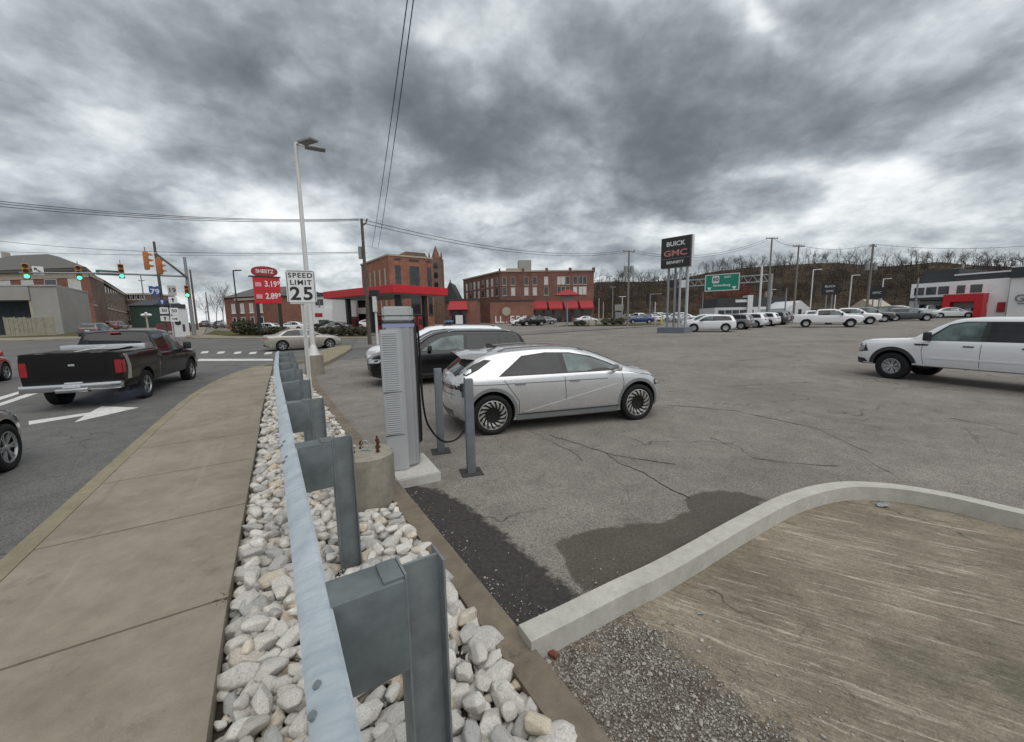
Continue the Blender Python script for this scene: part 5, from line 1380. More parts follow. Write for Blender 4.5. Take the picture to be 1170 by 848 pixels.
bm = NB(); cyl(bm, (B.w/2, .5, Zp(516, 323, 90)-B.z0), (B.w/2, .5, Zp(516, 319, 90)-B.z0), .2, .05, 6); B.part('finial', bm, b_dark)
# ---- petrol canopy ---------------------------------------------------------------
c0 = col_pt(452, 43); u1 = (-.80, .60); u2 = (.60, .80)
B = Bld('canopy', 'red flat canopy of the filling station on black columns', 'canopy', c0, (c0[0]+u2[0]*9, c0[1]+u2[1]*9))
zt = Zp(452, 324.6, 43)-B.z0; zb = zt-.92
lng, dep = 15.0, 8.2
bm = NB(); box(bm, 0, dep, 0, lng, zb, zt, .04); B.part('fascia', bm, m_redp)
bm = NB(); box(bm, .3, dep-.3, .3, lng-.3, zb-.06, zb-.004); B.part('soffit', bm, M_('soffit', (.3, .3, .3), .7, 0, .05))
for y in (2, 7.2, 12.6): 
    for x in (2.0, 6.0):
        B.bx('column', m_signk, x-.25, x+.25, y-.25, y+.25, -.5, zb-.06)
for y in (2, 7.2, 12.6):
    pm = B.bx('pump_island', m_stone, 1.2, 6.8, y-.5, y+.5, -.1, .18)
pumps = 0
for y in (2, 7.2, 12.6):
    for x in (2.9, 5.0):
        q = B.root.matrix_basis @ Vector((x, y, .18)); t_ = thing('fuel_pump', 'red and dark fuel pump on a concrete island under the red canopy', 'fuel pump', q, B.root.rotation_euler.z, 'fuel pumps under the red canopy')
        bm = NB(); box(bm, -.35, .35, -.28, .28, 0, 1.9, .04); obj('housing', bm, m_redd, t_, smooth=True)
        bm = NB(); box(bm, -.25, .25, -.31, -.282, .9, 1.6); box(bm, -.25, .25, .282, .31, .9, 1.6); obj('screen', bm, m_signk, t_)
        bm = NB(); box(bm, -.42, .42, -.3, .3, 1.92, 2.1, .02); obj('topper', bm, m_signk, t_)
# ---- low store and parking deck behind canopy -------------------------------------
a, b = col_pt(362, 78), col_pt(440, 78); B = Bld('parking_deck', 'low grey parking deck with dark open levels behind the filling station', 'building', a, b)
h_ = Zp(400, 336, 78)-B.z0
for z0_, z1_ in ((-1, .9), (2.4, 3.6), (h_-.9, h_)): B.bx('deck_wall', m_beige, 0, B.w, 0, 12, z0_, z1_)
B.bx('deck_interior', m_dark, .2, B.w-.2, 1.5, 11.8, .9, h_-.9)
for i in range(6): B.bx('deck_column', m_beige, B.w*i/5-.2, B.w*i/5+.2, .05, .5, .9, h_-.9)
B.bx('roof', m_roofd, -.3, B.w+.3, -.3, 12.2, h_+.002, h_+.35)
a, b = col_pt(322, 66), col_pt(382, 66); B = Bld('white_building', 'white low building with a painted end wall seen behind the speed limit sign', 'building', a, b)
h_ = Zp(370, 338.5, 66)-B.z0; B.bx('wall', m_white, 0, B.w, 0, 10, -1, h_); B.bx('roof', m_roofd, -.3, B.w+.3, -.3, 10.3, h_, h_+.55)
B.bx('painted_panel', m_signw, B.w*.62, B.w, -.4, -.02, -.5, h_*.62)
B.bx('red_band', m_redd, B.w*.68, B.w*.82, -.44, -.402, h_*.36, h_*.48); B.bx('dark_band', m_roofd, B.w*.74, B.w*.93, -.44, -.402, h_*.2, h_*.27)
for fx_ in (.72, .8): B.window(B.w*fx_, h_*.70, .8, 1.2)
# ---- brick building with dark roof by the price sign -------------------------------
a, b = col_pt(260, 66), col_pt(321, 62); B = Bld('brick_house', 'two storey red brick house with a dark hipped roof behind the price sign', 'building', a, b)
h_ = Zp(290, 339, 64)-B.z0; B.bx('wall', b_red, 0, B.w, 0, 11, -1, h_); bm = NB(); hip(bm, 0.4, B.w-.0, 0, 11, h_+.002, Zp(290, 326, 64)-B.z0, .4, .12); B.part('roof', bm, m_roofg)
B.bx('cornice', m_stone, B.w*.22, B.w+.25, -.25, .0, h_-.55, h_-.2)
for i in range(4): B.window(B.w*(.17+.17*i), h_*.52, .8, 1.5, pane=pane_l)
for i in range(4): B.window(B.w*(.17+.17*i), h_*.10, .8, 1.5, pane=m_glassb)
B.bx('chimney', b_red, B.w*.25, B.w*.33, 4, 5, h_+1, h_+3.4)
# ---- far left: grey warehouse, board fence, brick school ----------------------------
a, b = col_pt(72, 50), col_pt(106, 60); zt = Zp(72, 327, 50)
B = Bld('warehouse', 'flat roofed grey commercial building with wide dark openings at the far left', 'building', col_pt(-70, 48), col_pt(74, 50))
h_ = Zp(74, 327, 50)-B.z0; W0 = B.w; depth = math.hypot(b[0]-a[0], b[1]-a[1])
th = math.atan2(b[1]-a[1], b[0]-a[0])-math.atan2(B.u[1], B.u[0]); ex, ey = depth*math.cos(th), depth*math.sin(th)
bm = NB(); prism(bm, [(0, 3), (W0-3.0, 3), (W0-3.0, 0), (W0, 0), (W0+ex, ey), (0, ey+4)], -1, h_-.0); B.part('wall', bm, m_beige)
bm = NB(); prism(bm, [(-.1, -.12), (W0-3.05, -.12), (W0-3.05, 2.99), (-.1, 2.99)], h_*.72, h_-.05); B.part('fascia_panel', bm, m_beige)
bm = NB(); prism(bm, [(-.1, -.14), (W0+.05, -.14), (W0+ex+.1, ey), (0, ey)], h_+.002, h_+.18); B.part('roof_edge', bm, M_('roof_edge_grey', (.34, .34, .33), .8, 0, .1))
for i in range(4): B.bx('column', m_stone, W0-3.2-6.2*i-.2, W0-3.2-6.2*i+.2, .1, .5, 0, h_*.72)
B.bx('opening_shade', M_('dark_teal_shade', (.03, .045, .055), .7, 0, .2, 2), .2, W0-3.2, 2.9, 2.99, 0, h_*.72)  # dark sheet at the back of the recess, painting in the openings' shade
bm = NB(); box(bm, W0+ex*.0-.03, W0+.03, -.03, .03, -.5, h_-.1); B.part('downpipe', bm, M_('pipe_grey', (.2, .2, .2), .7))
fa, fb_ = col_pt(8, 44), col_pt(64, 47)
F_ = Bld('board_fence', 'weathered pale board fence in front of the grey commercial building', 'fence', fa, fb_)
hf = Zp(8, 363, 44)-F_.z0
bm = NB()
for i in range(int(F_.w/.32)):
    box(bm, i*.32, i*.32+.30, -.02+.015*(i % 2), .01+.015*(i % 2), -.3, hf+.04*math.sin(i*2.3))
F_.part('boards', bm, m_slat)
for i in range(6): F_.bx('fence_post', m_slat, F_.w*i/5-.06, F_.w*i/5+.06, .03, .15, -.5, hf+.1)
# brick school with hip roof
a, b = col_pt(-75, 76), col_pt(112, 72); B = Bld('brick_school', 'large brown brick building with a wide hipped grey roof behind the grey commercial building', 'building', a, b)
h_ = Zp(100, 307, 73)-B.z0; wb2 = col_pt(151, 122); th = math.atan2(wb2[1]-b[1], wb2[0]-b[0])-math.atan2(B.u[1], B.u[0]); qx, qy = math.cos(th+.09)*22, math.sin(th+.09)*22
def fp(o, y0=0): return [(-o, -o), (B.w+o, -o), (B.w+qx+o, qy+o), (-o, qy+o)]
bm = NB(); prism(bm, fp(0), -1, h_-1.7); B.part('wall', bm, b_red)
bm = NB(); prism(bm, fp(.12), h_-1.7, h_-.5); B.part('frieze', bm, m_stone); bm = NB(); prism(bm, fp(.7), h_-.5, h_); B.part('eaves', bm, m_roofg)
zr_ = Zp(60, 291, 84)-B.z0; bm = NB(); vs = [bm.verts.new((*q, h_+.002)) for q in fp(.8)]; rw = [bm.verts.new(q) for q in ((B.w*.20, 9, zr_), (B.w*.43, 9, zr_), (B.w*.38, 12, zr_), (B.w*.20, 12, zr_))]
for q in ((vs[0], vs[1], rw[1], rw[0]), (vs[1], vs[2], rw[2], rw[1]), (vs[2], vs[3], rw[3], rw[2]), (vs[3], vs[0], rw[0], rw[3]), tuple(rw), tuple(vs[::-1])): bm.faces.new(q)
B.part('roof', bm, m_roofg)
B.bx('chimney', m_stone, B.w*.16, B.w*.18, 8, 9, h_+1, Zp(25, 284, 80)-B.z0)
for i in range(7): 
    x = B.w-3.2-5.0*i; B.window(x, h_-3.9, 2.6, 2.1, pane=pane_l if i % 3 != 1 else m_glassb, frame=m_signw)
    B.window(x, h_-8.2, 2.6, 2.2, frame=m_stone)
# its street wing receding
c, d = col_pt(112, 72), col_pt(151, 122); B2 = Bld('brick_wing', 'long brown brick wing with rows of tall windows receding down the street', 'building', c, d)
h2 = Zp(112, 309, 72)-B2.z0
mi_ = B2.root.matrix_basis.inverted(); sc_ = B.root.matrix_basis
def wl(v): q = mi_ @ v; return (q.x, q.y)
near_in = wl(sc_ @ Vector((B.w-10, 10, 0))); far_in = wl(Vector((d[0]-14, d[1], 0)))
bm = NB(); prism(bm, [(.12, .1), (B2.w, .1), far_in, near_in], -1, h2-1); B2.part('wall', bm, b_brown)
bm = NB(); prism(bm, [(.05, -.12), (B2.w+.2, -.12), far_in, near_in], h2-1, h2-.3); B2.part('cornice', bm, m_stone)
for i in range(14):
    for z, hh_ in ((1.0, 3.0), (5.2, 4.6)):
        B2.window(2.0+B2.w/14.2*i, z, 1.9, hh_, y=.1, frame=m_stone)
B2.bx('string_course', m_stone, .15, B2.w, -.05, .095, 4.3, 4.7)
a, b = col_pt(144, 118), col_pt(173, 118); B = Bld('brick_block', 'small distant brown brick block at the end of the left hand street', 'building', a, b)
h_ = Zp(158, 337, 118)-B.z0; B.bx('wall', b_brown, 0, B.w, 0, 10, -1, h_); B.bx('parapet', m_stone, -.2, B.w+.2, -.2, 10, h_, h_+.5)
for j in range(3):
    for i in range(5): B.window(B.w*(.12+.19*i), 1.6+3.0*j, .9, 1.5)
a, b = col_pt(152, 80), col_pt(178, 80); B = Bld('green_shed', 'low dark green building partly hidden behind the black pickup cab', 'building', a, b)
h_ = Zp(165, 349, 80)-B.z0; B.bx('wall', M_('dark_green_wall', (.03, .06, .045), .7, 0, .2), 0, B.w, 0, 8, -1, h_); bm = NB(); gable(bm, 0, B.w, 0, 8, h_, h_+1.4); B.part('roof', bm, m_roofd)
a, b = col_pt(198, 44), col_pt(217, 45); B = Bld('kiosk', 'small pale kiosk with a dark top behind the traffic signal pole', 'kiosk', a, b)
h_ = Zp(208, 352, 44)-B.z0; B.bx('wall', m_white, 0, B.w, 0, 1.6, -.2, h_, .03); B.bx('roof', m_roofd, .3, B.w-.1, -.1, 1.7, h_, h_+.45, .03)
bm = NB(); cyl(bm, (B.w*.35, -.04, 1.6), (B.w*.35, -.0, 1.6), .28, seg=14); B.part('vent', bm, m_black); B.bx('hatch', m_roofd, B.w*.6, B.w*.75, -.03, 0, .6, 1.4)
# ---- car dealership on the right ------------------------------------------------------
m_dwh = M_('dealer_white', (.82, .83, .83), .6, 0, .08, 1, dirt=.2)
a, b = col_pt(1037, 60), col_pt(1148, 51); B = Bld('dealership', 'white showroom with a bold red entrance portal and dark roof at the right', 'building', a, b)
zq = lambda x, y, Y: Zp(x, y, Y)-B.z0
h_ = Zp(1040, 325, 60)-B.z0; hr = Zp(1148, 319, 51)-B.z0; B.bx('wall', m_dwh, 0, B.w, 0, 12, -1, h_)
B.bx('roof_box', m_roofd, .5, B.w*.45, 1.5, 10, h_, h_+1.9); B.bx('roof_edge', m_roofd, B.w*.45, B.w+.1, .4, 12, h_, h_+.8); B.bx('roof_trim', m_signw, B.w*.45, B.w+.12, .35, .39, h_+.8, h_+1.0)
zw = h_*.66
for i, fx_ in enumerate((.10, .235, .37, .55, .70)): B.bx('window', m_glassb, B.w*fx_-.55+(.15 if i == 3 else 0), B.w*fx_+.55-(.15 if i == 3 else 0), -.05, -.004, zw, zw+1.1)
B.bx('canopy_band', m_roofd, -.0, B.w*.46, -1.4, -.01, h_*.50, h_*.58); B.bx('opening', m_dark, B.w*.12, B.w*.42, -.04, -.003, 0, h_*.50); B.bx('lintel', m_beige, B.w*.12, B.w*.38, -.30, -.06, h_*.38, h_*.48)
B.bx('side_panel', m_redd, B.w*.36, B.w*.46, -.2, -.05, .0, h_*.36)
pz = h_*.63; px0, px1 = B.w*.435, B.w*.83; pw = B.w*.075
bm = NB(); box(bm, px0, px0+pw, -1.6, -.01, -.3, pz); box(bm, px1-pw, px1, -1.6, -.01, -.3, pz); box(bm, px0+pw, px1-pw, -1.6, -.01, pz-1.05, pz); B.part('entrance_portal', bm, m_redp)
B.bx('entrance_band', m_beige, px0+pw, px1-pw, -.5, -.01, pz-1.9, pz-1.1); B.bx('entrance_glass', m_glassb, px0+pw+.5, px1-pw-.4, -.2, -.01, 0, pz-1.95)
for i in range(3): B.bx('poster', m_signw if i != 2 else m_redd, px0+pw+1.0+i*1.5, px0+pw+1.7+i*1.5, -.24, -.205, .6+.4*(i % 2), 1.9)
# right hand wing
a2, b2 = col_pt(1149, 50.5), col_pt(1260, 43); B3 = Bld('showroom_wing', 'white wing of the showroom with dark roof band running out of the right edge', 'building', a2, b2)
h3 = Zp(1150, 318, 50.5)-B3.z0; B3.bx('wall', m_dwh, 0, B3.w, 0, 10, -1, h3); B3.bx('roof_band', m_roofd, -.0, B3.w, -.2, 10, h3, h3+1.3); B3.bx('roof_trim', m_signw, 0, B3.w, -.25, -.21, h3+1.3, h3+1.5)
bm = NB(); text_mesh('lettering', 'GMC', 1.3, m_poleg, B3.root, face_M((2.0, -.06, h3*.47), 0), .03, .02)
B3.bx('sign_bar', m_poleg, .9, 3.2, -.08, -.01, h3*.33, h3*.36)
bm = NB(); cyl(bm, (2.6, -.02, h3*.60), (2.6, -.7, h3*.62), .35, .35, 12); B3.part('wall_lamp', bm, m_signw)
B3.bx('roof_unit', m_beige, 1.5, 8, 3, 7, h3+1.3, h3+2.6); bm = NB(); cyl(bm, (-7.5, 4, h3+1.0), (-7.5, 4, h3+2.8), .15, seg=8); cyl(bm, (-9.5, 4, h3+2.2), (-6.5, 4, h3+2.4), .06, seg=6); B3.part('roof_mast', bm, m_stone)
# white low office with dark roofs, gabled white house, grey barn
a, b = col_pt(816, 74), col_pt(899, 72); B = Bld('low_office', 'long white single storey office with a black roof behind the row of parked cars', 'building', a, b)
h_ = Zp(850, 351, 73)-B.z0; B.bx('wall', m_white, 0, B.w, 0, 9, -1, h_); hr_ = Zp(850, 340, 73)-B.z0
B.bx('roof', m_roofd, B.w*.02, B.w*.98, .0, 9.2, h_+.002, hr_); B.bx('roof_sign', m_signw, B.w*.28, B.w*.44, -.1, -.02, h_+.9, h_+1.4); B.bx('chimney', m_stone, B.w*.80, B.w*.82, 3, 3.6, hr_, hr_+1.2); B.bx('chimney', m_stone, B.w*.87, B.w*.89, 3, 3.6, hr_, hr_+1.2)
B.bx('entrance_tower', m_white, B.w*.44, B.w*.51, -.4, 2, -.5, hr_+.4)
for i in range(9):
    if i != 5: B.bx('window', m_glassb, B.w*(.05+.10*i), B.w*(.05+.10*i)+1.1, -.05, -.003, h_-1.5, h_-.5)
a, b = col_pt(897, 66), col_pt(924, 66); B = Bld('white_house', 'white gabled house beside the low office behind the white trucks', 'house', a, b)
h_ = Zp(910, 352, 66)-B.z0; B.bx('wall', m_white, 0, B.w, 0, 7, -1, h_)
bm = NB(); v = [bm.verts.new(q) for q in ((0, .02, h_), (B.w, .02, h_), (B.w*.6, .02, Zp(910, 343.5, 66)-B.z0))]; bm.faces.new(v); ex_ = bmesh.ops.extrude_face_region(bm, geom=bm.faces[:]); 
for g in ex_['geom']:
    if isinstance(g, bmesh.types.BMVert): g.co.y += 6.9
B.part('gable', bm, m_white); B.bx('window', m_glassb, B.w*.52, B.w*.66, -.04, -.003, h_-1.4, h_-.2)
a, b = col_pt(968, 84), col_pt(1000, 80); B = Bld('barn', 'plain grey sloping roofed shed between the trucks and the showroom', 'shed', a, b)
h_ = Zp(985, 352, 82)-B.z0; B.bx('wall', m_beige, 0, B.w, 0, 10, -1, h_*.8); bm = NB(); gable(bm, 0, B.w, 0, 10, h_*.8, Zp(990, 342, 82)-B.z0, 'y'); B.part('roof', bm, m_stone)
a, b = col_pt(925, 92), col_pt(966, 90); B = Bld('retaining_shed', 'low dark brown open shed at the foot of the hill', 'shed', a, b)
h_ = Zp(945, 351, 91)-B.z0; B.bx('wall', m_roofd, 0, B.w, 1, 6, -1, h_-.4); B.bx('roof', M_('rusty_brown', (.12, .08, .055), .8, 0, .2), -.4, B.w+.4, 0, 6.4, h_-.4, h_)
for i in range(5): B.bx('post', m_stone, B.w*i/4-.1, B.w*i/4+.1, .1, .3, -1, h_-.4)
# ================================================================== GRASS, PATHS, KERBS AHEAD
m_grass = NT('winter_grass'); t = m_grass
cc = t.mix(t.mr(t.noise(1.2, 6, .7), .35, .65), (.085, .082, .035), (.13, .115, .055)); cc = t.mix(t.mr(t.noise(40, 4, .7), .4, .6, 0, .5), cc, (.05, .05, .022)); t.base(cc); t.p(Roughness=.95, Specular_IOR_Level=.1); t.bump(t.noise(50, 4), .6, .03); m_grass = t.m
def PG(x, y):
    """pixel to the (rising) ground"""
    z = 0
    for _ in range(30):
        q = P(x, y, z); z = z*.5+.5*G(*q)
    return P(x, y, z)
def cy(x, Y): return atY(x, Y)
# far corner: pavement, grass lawn, kerb
def raised(name, poly, mat, dz, z1=.14, step=3.0):
    o = grid_sheet(name, poly, mat, z1+dz, step)
    return o
def solid_area(name, poly, mat, z1=.14):
    bm = NB(); a = [bm.verts.new((x, y, G(x, y)-.1)) for x, y in poly]; b = [bm.verts.new((x, y, G(x, y)+z1)) for x, y in poly]
    bm.faces.new(b); n = len(poly)
    for i in range(n): bm.faces.new((a[i], a[(i+1) % n], b[(i+1) % n], b[i]))
    bmesh.ops.triangulate(bm, faces=[f for f in bm.faces if len(f.verts) > 4])
    return tag(obj(name, bm, mat), kind='structure')
cornr = [cy(212, 41.5), cy(222, 39.8), cy(250, 39.2), cy(300, 38.8), cy(345, 38.3), cy(412, 37.4), cy(470, 37.4), cy(476, 38.6), cy(412, 38.8), cy(345, 40), cy(300, 41), cy(262, 42.5), cy(232, 47), cy(236, 70), cy(240, 120), cy(228, 120), cy(220, 70), cy(213, 47)]
solid_area('pavement', cornr, m_walk)
lawn = [cy(233, 46.6), cy(262, 42.8), cy(300, 41.3), cy(345, 40.3), cy(412, 39.1), cy(470, 38.8), cy(470, 40.6), cy(412, 41.6), cy(372, 43), cy(330, 48), cy(300, 52), cy(262, 56), cy(246, 60)]
grid_sheet('lawn', lawn, m_grass, .15, 2.0)
# verge and pavement before the warehouse, left
vg = [cy(-60, 40.5), cy(20, 41.5), cy(110, 45), cy(150, 50), cy(150, 52), cy(106, 58), cy(60, 47), cy(8, 43.4), cy(-60, 42)]
solid_area('pavement', [cy(-60, 36), cy(20, 37), cy(110, 41), cy(160, 52), cy(150, 56), cy(110, 46), cy(20, 41.6), cy(-60, 40.5)], m_walk)
grid_sheet('grass_verge', vg, m_grass, .17, 2.0)
# island strip with low shrubs near the utility pole
isl2 = [cy(638, 62), cy(670, 59.5), cy(715, 58), cy(752, 58), cy(756, 63), cy(715, 65), cy(660, 66)]
grid_sheet('grass_island', isl2, m_grass, .10, 2.0)
# ================================================================== SHRUBS AND TREES
m_leaf = M_('shrub_leaf', (.040, .042, .018), .8, 0, .45, 6); m_leaf2 = M_('evergreen_leaf', (.022, .034, .018), .8, 0, .4, 6)
m_bark = M_('bark_grey', (.085, .072, .062), .95, 0, .25, 6); m_bark2 = M_('bark_dark', (.05, .040, .035), .95, 0, .3, 6); m_barkr = M_('bark_reddish', (.16, .045, .035), .95, 0, .3, 6)
def shrub_mesh(seed, n=420, leaf=.07, mat=m_leaf):
    rnd = random.Random(seed); bm = NB()
    for i in range(n):
        v = Vector((rnd.gauss(0, 1), rnd.gauss(0, 1), rnd.gauss(0, 1))).normalized(); r = rnd.uniform(.55, 1)**.6*(1+.12*math.sin(v.x*5+seed)*math.cos(v.y*4))
        c = Vector((v.x*r, v.y*r, .95+v.z*r*.95)); c.z = max(.05, c.z)
        a = Vector((rnd.gauss(0, 1), rnd.gauss(0, 1), rnd.gauss(0, 1))).normalized(); b = a.cross(v+Vector((.1, .1, .1))).normalized()
        s = leaf*rnd.uniform(.7, 1.5); q = [c+a*s, c+b*s*.6, c-a*s, c-b*s*.6]; bm.faces.new([bm.verts.new(p) for p in q])
    me = bpy.data.meshes.new('foliage'); bm.to_mesh(me); bm.free(); me.materials.append(mat); return me
shr = [shrub_mesh(k, 520, .13) for k in range(3)]
def shrub(px, Y, w, h, label, group, k=0, mat=None):
    p = cy(px, Y); t_ = thing('shrub', label, 'shrub', (*p, G(*p)+.12), k*1.3, group)
    f = bpy.data.objects.new('foliage', shr[k % 3]); col.objects.link(f); f.parent = t_; f.scale = (w/2, w/2, h/2)
    bm = NB()
    for j in range(5): tube(bm, [(0, 0, -.1), (.1*math.cos(j*1.26)*w, .1*math.sin(j*1.26)*w, h*.35), (.28*math.cos(j*1.26)*w, .28*math.sin(j*1.26)*w, h*.7)], .03, 5, .012)
    obj('stem', bm, m_bark, t_)
for i, (px, Y, w, h) in enumerate([(279, 45, 2.6, 1.9), (291, 44.5, 2.0, 1.4), (306, 44, 2.4, 1.1), (320, 43.6, 2.2, 1.1), (364, 41.6, 1.5, 1.0), (377, 41.3, 1.5, 1.1), (390, 41, 1.8, 1.2), (402, 40.8, 1.8, 1.15), (413, 40.6, 1.6, 1.1)]):
    shrub(px, Y, w, h, 'rounded dark evergreen shrub in the hedge row along the filling station kerb' if i > 3 else 'dark shrub planted on the corner lawn by the price sign', 'shrubs along the filling station kerb' if i > 3 else 'shrubs on the corner lawn', i)
for i, px in enumerate((659, 666, 692, 701, 709)):
    shrub(px, 61, 1.1+.5*(i > 1), .8+.3*(i > 1), 'small clipped shrub on the grass island left of the utility pole', 'shrubs on the grass island', i)
def bare_tree_mesh(seed, h=9, thick=.16, twig=4, spread=.5, mat=m_bark, sides=4, dens=1.0):
    rnd = random.Random(seed); bm = NB()
    def seg(p, q, r0, r1):
        d = (q-p); s = d.cross(Vector((.3, .9, .2))).normalized(); t_ = s.cross(d).normalized()
        n = sides if r0 > .03 else 3
        A0 = [bm.verts.new(p+(s*math.cos(6.283*k/n)+t_*math.sin(6.283*k/n))*r0) for k in range(n)]; B0 = [bm.verts.new(q+(s*math.cos(6.283*k/n)+t_*math.sin(6.283*k/n))*r1) for k in range(n)]
        for k in range(n): bm.faces.new((A0[k], A0[(k+1) % n], B0[(k+1) % n], B0[k]))
    def grow(p, d, l, r, lvl):
        n = 3; q = p
        for i in range(n):
            d2 = (d+Vector((rnd.gauss(0, .075), rnd.gauss(0, .075), rnd.gauss(0, .05)+.05))).normalized(); q2 = q+d2*l/n
            seg(q, q2, r*(1-.25*i/n), r*(1-.25*(i+1)/n)); q = q2; d = d2
            if lvl > 0 and (i > 0 or lvl < twig):
                for _ in range(int(1+rnd.random()*1.6*dens)):
                    a = rnd.uniform(0, 6.28); s = d.cross(Vector((math.cos(a), math.sin(a), .1))).normalized()
                    grow(q, (d*(1-spread*rnd.uniform(.5, 1))+s*spread*rnd.uniform(.8, 1.5)).normalized(), l*rnd.uniform(.5, .75), r*.5, lvl-1)
    grow(Vector((0, 0, 0)), Vector((0, 0, 1)), h*.5, thick, twig)
    me = bpy.data.meshes.new('crown'); bm.to_mesh(me); bm.free(); me.materials.append(mat); return me
ridge_m = [bare_tree_mesh(50+k, [9, 8, 10, 9, 8, 9, 10][k], .085, 4, [.42, .34, .5, .38, .46, .3, .44][k], [m_bark, m_bark2][k % 2], 4, 1.5) for k in range(7)]
tm = thing
def bare_tree(px, Y, h, mesh, label, group=None, z=None):
    p = cy(px, Y); zz = G(*p) if z is None else z; t_ = thing('bare_tree', label, 'tree', (*p, zz-.2), px*.7, group)
    c = bpy.data.objects.new('crown', mesh); col.objects.link(c); c.parent = t_; s = h/8.0; c.scale = (s, s, s)
    bm = NB(); tube(bm, [(0, 0, -.3), (.03, .02, h*.1), (0, 0, h*.2)], .22*s, 7, .17*s); obj('trunk', bm, m_bark, t_)
for px, Y, h, lb in ((238, 95, 7.5, 'bare tree in the far street just right of the tall grey pole'), (247, 70, 7.5, 'bare tree left of the brick house with the hipped roof'), (255, 80, 8.5, 'leafless tree directly beside the gable of the brick house behind the price sign')):
    bare_tree(px, Y, h, ridge_m[int(px) % 4], lb)
# ================================================================== HILL
m_hill = NT('hillside_soil'); t = m_hill
cc = t.mix(t.mr(t.noise(.06, 7, .7), .38, .62), (.05, .036, .027), (.125, .10, .07)); cc = t.mix(t.mr(t.noise(.5, 7, .8), .45, .62, 0, .8), cc, (.030, .022, .018)); t.base(cc); t.p(Roughness=1, Specular_IOR_Level=.05); t.bump(t.noise(.9, 6, .8), 1., 1.0); m_hill = t.m
skyl = lin([(-200, 366), (560, 366), (600, 345), (640, 330), (676, 324), (700, 322), (740, 322), (770, 320), (800, 313), (850, 306), (890, 303), (930, 301), (960, 301), (1000, 305), (1030, 303), (1060, 300), (1100, 303), (1170, 306), (1260, 300), (1500, 300)])
def hill_dist(px): return 190+max(0, (px-900))*-.05
def hill_z(X, Y):
    a = X/Y; px = CX+a*F/math.cos(PT)*1.0; 
    Yr = hill_dist(px); zr = Zp(px, skyl(px), Yr)
    return px, Yr, zr
bm = NB(); rows = []
PXs = list(range(560, 1520, 12))
steps = [0, .05, .12, .2, .22, .34, .36, .5, .62, .64, .8, .92, 1.0, 1.25, 2.0]
hz = {}
for px in PXs:
    Yr = hill_dist(px); zr = Zp(px, skyl(px), Yr); row = []
    Yf = Yr*(.60 if px < 980 else .52+.08*max(0, 1-(px-980)/120))
    for i, s in enumerate(steps):
        Y = Yf+(Yr-Yf)*s if s <= 1 else Yr*(1+(s-1)*.6); k = min(1, s)
        prof_ = {0: 0, .05: .06, .12: .16, .2: .24, .22: .30, .34: .36, .36: .43, .5: .52, .62: .62, .64: .68, .8: .82, .92: .95, 1.0: 1, 1.25: 1.0, 2.0: .8}[s]
        z = 2.2+(zr-2.2)*prof_+.6*math.sin(px*.05+i)*(0 < s < 1)
        q = cy(px, Y); row.append(bm.verts.new((q[0], q[1], z-(.6 if s == 0 else 0)))); hz[(px, i)] = (q[0], q[1], z)
    rows.append(row)
for a, b in zip(rows, rows[1:]):
    for k in range(len(steps)-1): bm.faces.new((a[k], b[k], b[k+1], a[k+1]))
tag(obj('hill', bm, m_hill, smooth=True, angle=80), kind='structure')
rnd = random.Random(9); wood = []
wm = [bare_tree_mesh(80+k, 8, .15, 3, .5, [m_bark2, m_bark, m_bark2, M_('bark_brown', (.09, .062, .045), .95, 0, .3, 5)][k % 4], 3, 1.2) for k in range(6)]
for i in range(1700):
    j = rnd.randrange(len(PXs)-1); k = rnd.randrange(1, len(steps)-3); f, g = rnd.random(), rnd.random()
    A0 = Vector(hz[(PXs[j], k)]); B0 = Vector(hz[(PXs[j+1], k)]); C0 = Vector(hz[(PXs[j], k+1)]); p = A0+(B0-A0)*f+(C0-A0)*g
    if rnd.random() < .35 and k < 8: continue
    s = rnd.uniform(.45, .95); wood.append((wm[rnd.randrange(6)], Matrix.Translation(p) @ Matrix.Rotation(rnd.uniform(0, 6.28), 4, 'Z') @ Matrix.Scale(s, 4)))
wd = link('bare_woodland', merge('bare_woodland', wood, None), m_bark2); tag(wd, kind='stuff')
m_scrub = M_('scrub_brown', (.055, .042, .032), 1, 0, .4, .5); m_scrub2 = M_('scrub_olive', (.06, .055, .032), 1, 0, .4, .5)
bm = NB()
for i in range(9000):
    j = rnd.randrange(len(PXs)-1); k = rnd.randrange(0, len(steps)-3); f, g = rnd.random(), rnd.random()
    A0 = Vector(hz[(PXs[j], k)]); B0 = Vector(hz[(PXs[j+1], k)]); C0 = Vector(hz[(PXs[j], k+1)]); p = A0+(B0-A0)*f+(C0-A0)*g
    for _ in range(3):
        c = p+Vector((rnd.gauss(0, .8), rnd.gauss(0, .8), rnd.uniform(.1, 1.4))); a = Vector((rnd.gauss(0, 1), rnd.gauss(0, 1), rnd.gauss(0, 1))).normalized()*rnd.uniform(.15, .5); b = a.cross(Vector((rnd.gauss(0, 1), rnd.gauss(0, 1), 1))).normalized()*rnd.uniform(.1, .3)
        bm.faces.new([bm.verts.new(q) for q in (c+a, c+b, c-a)])
o = obj('hillside_scrub', bm, m_scrub); tag(o, kind='stuff')
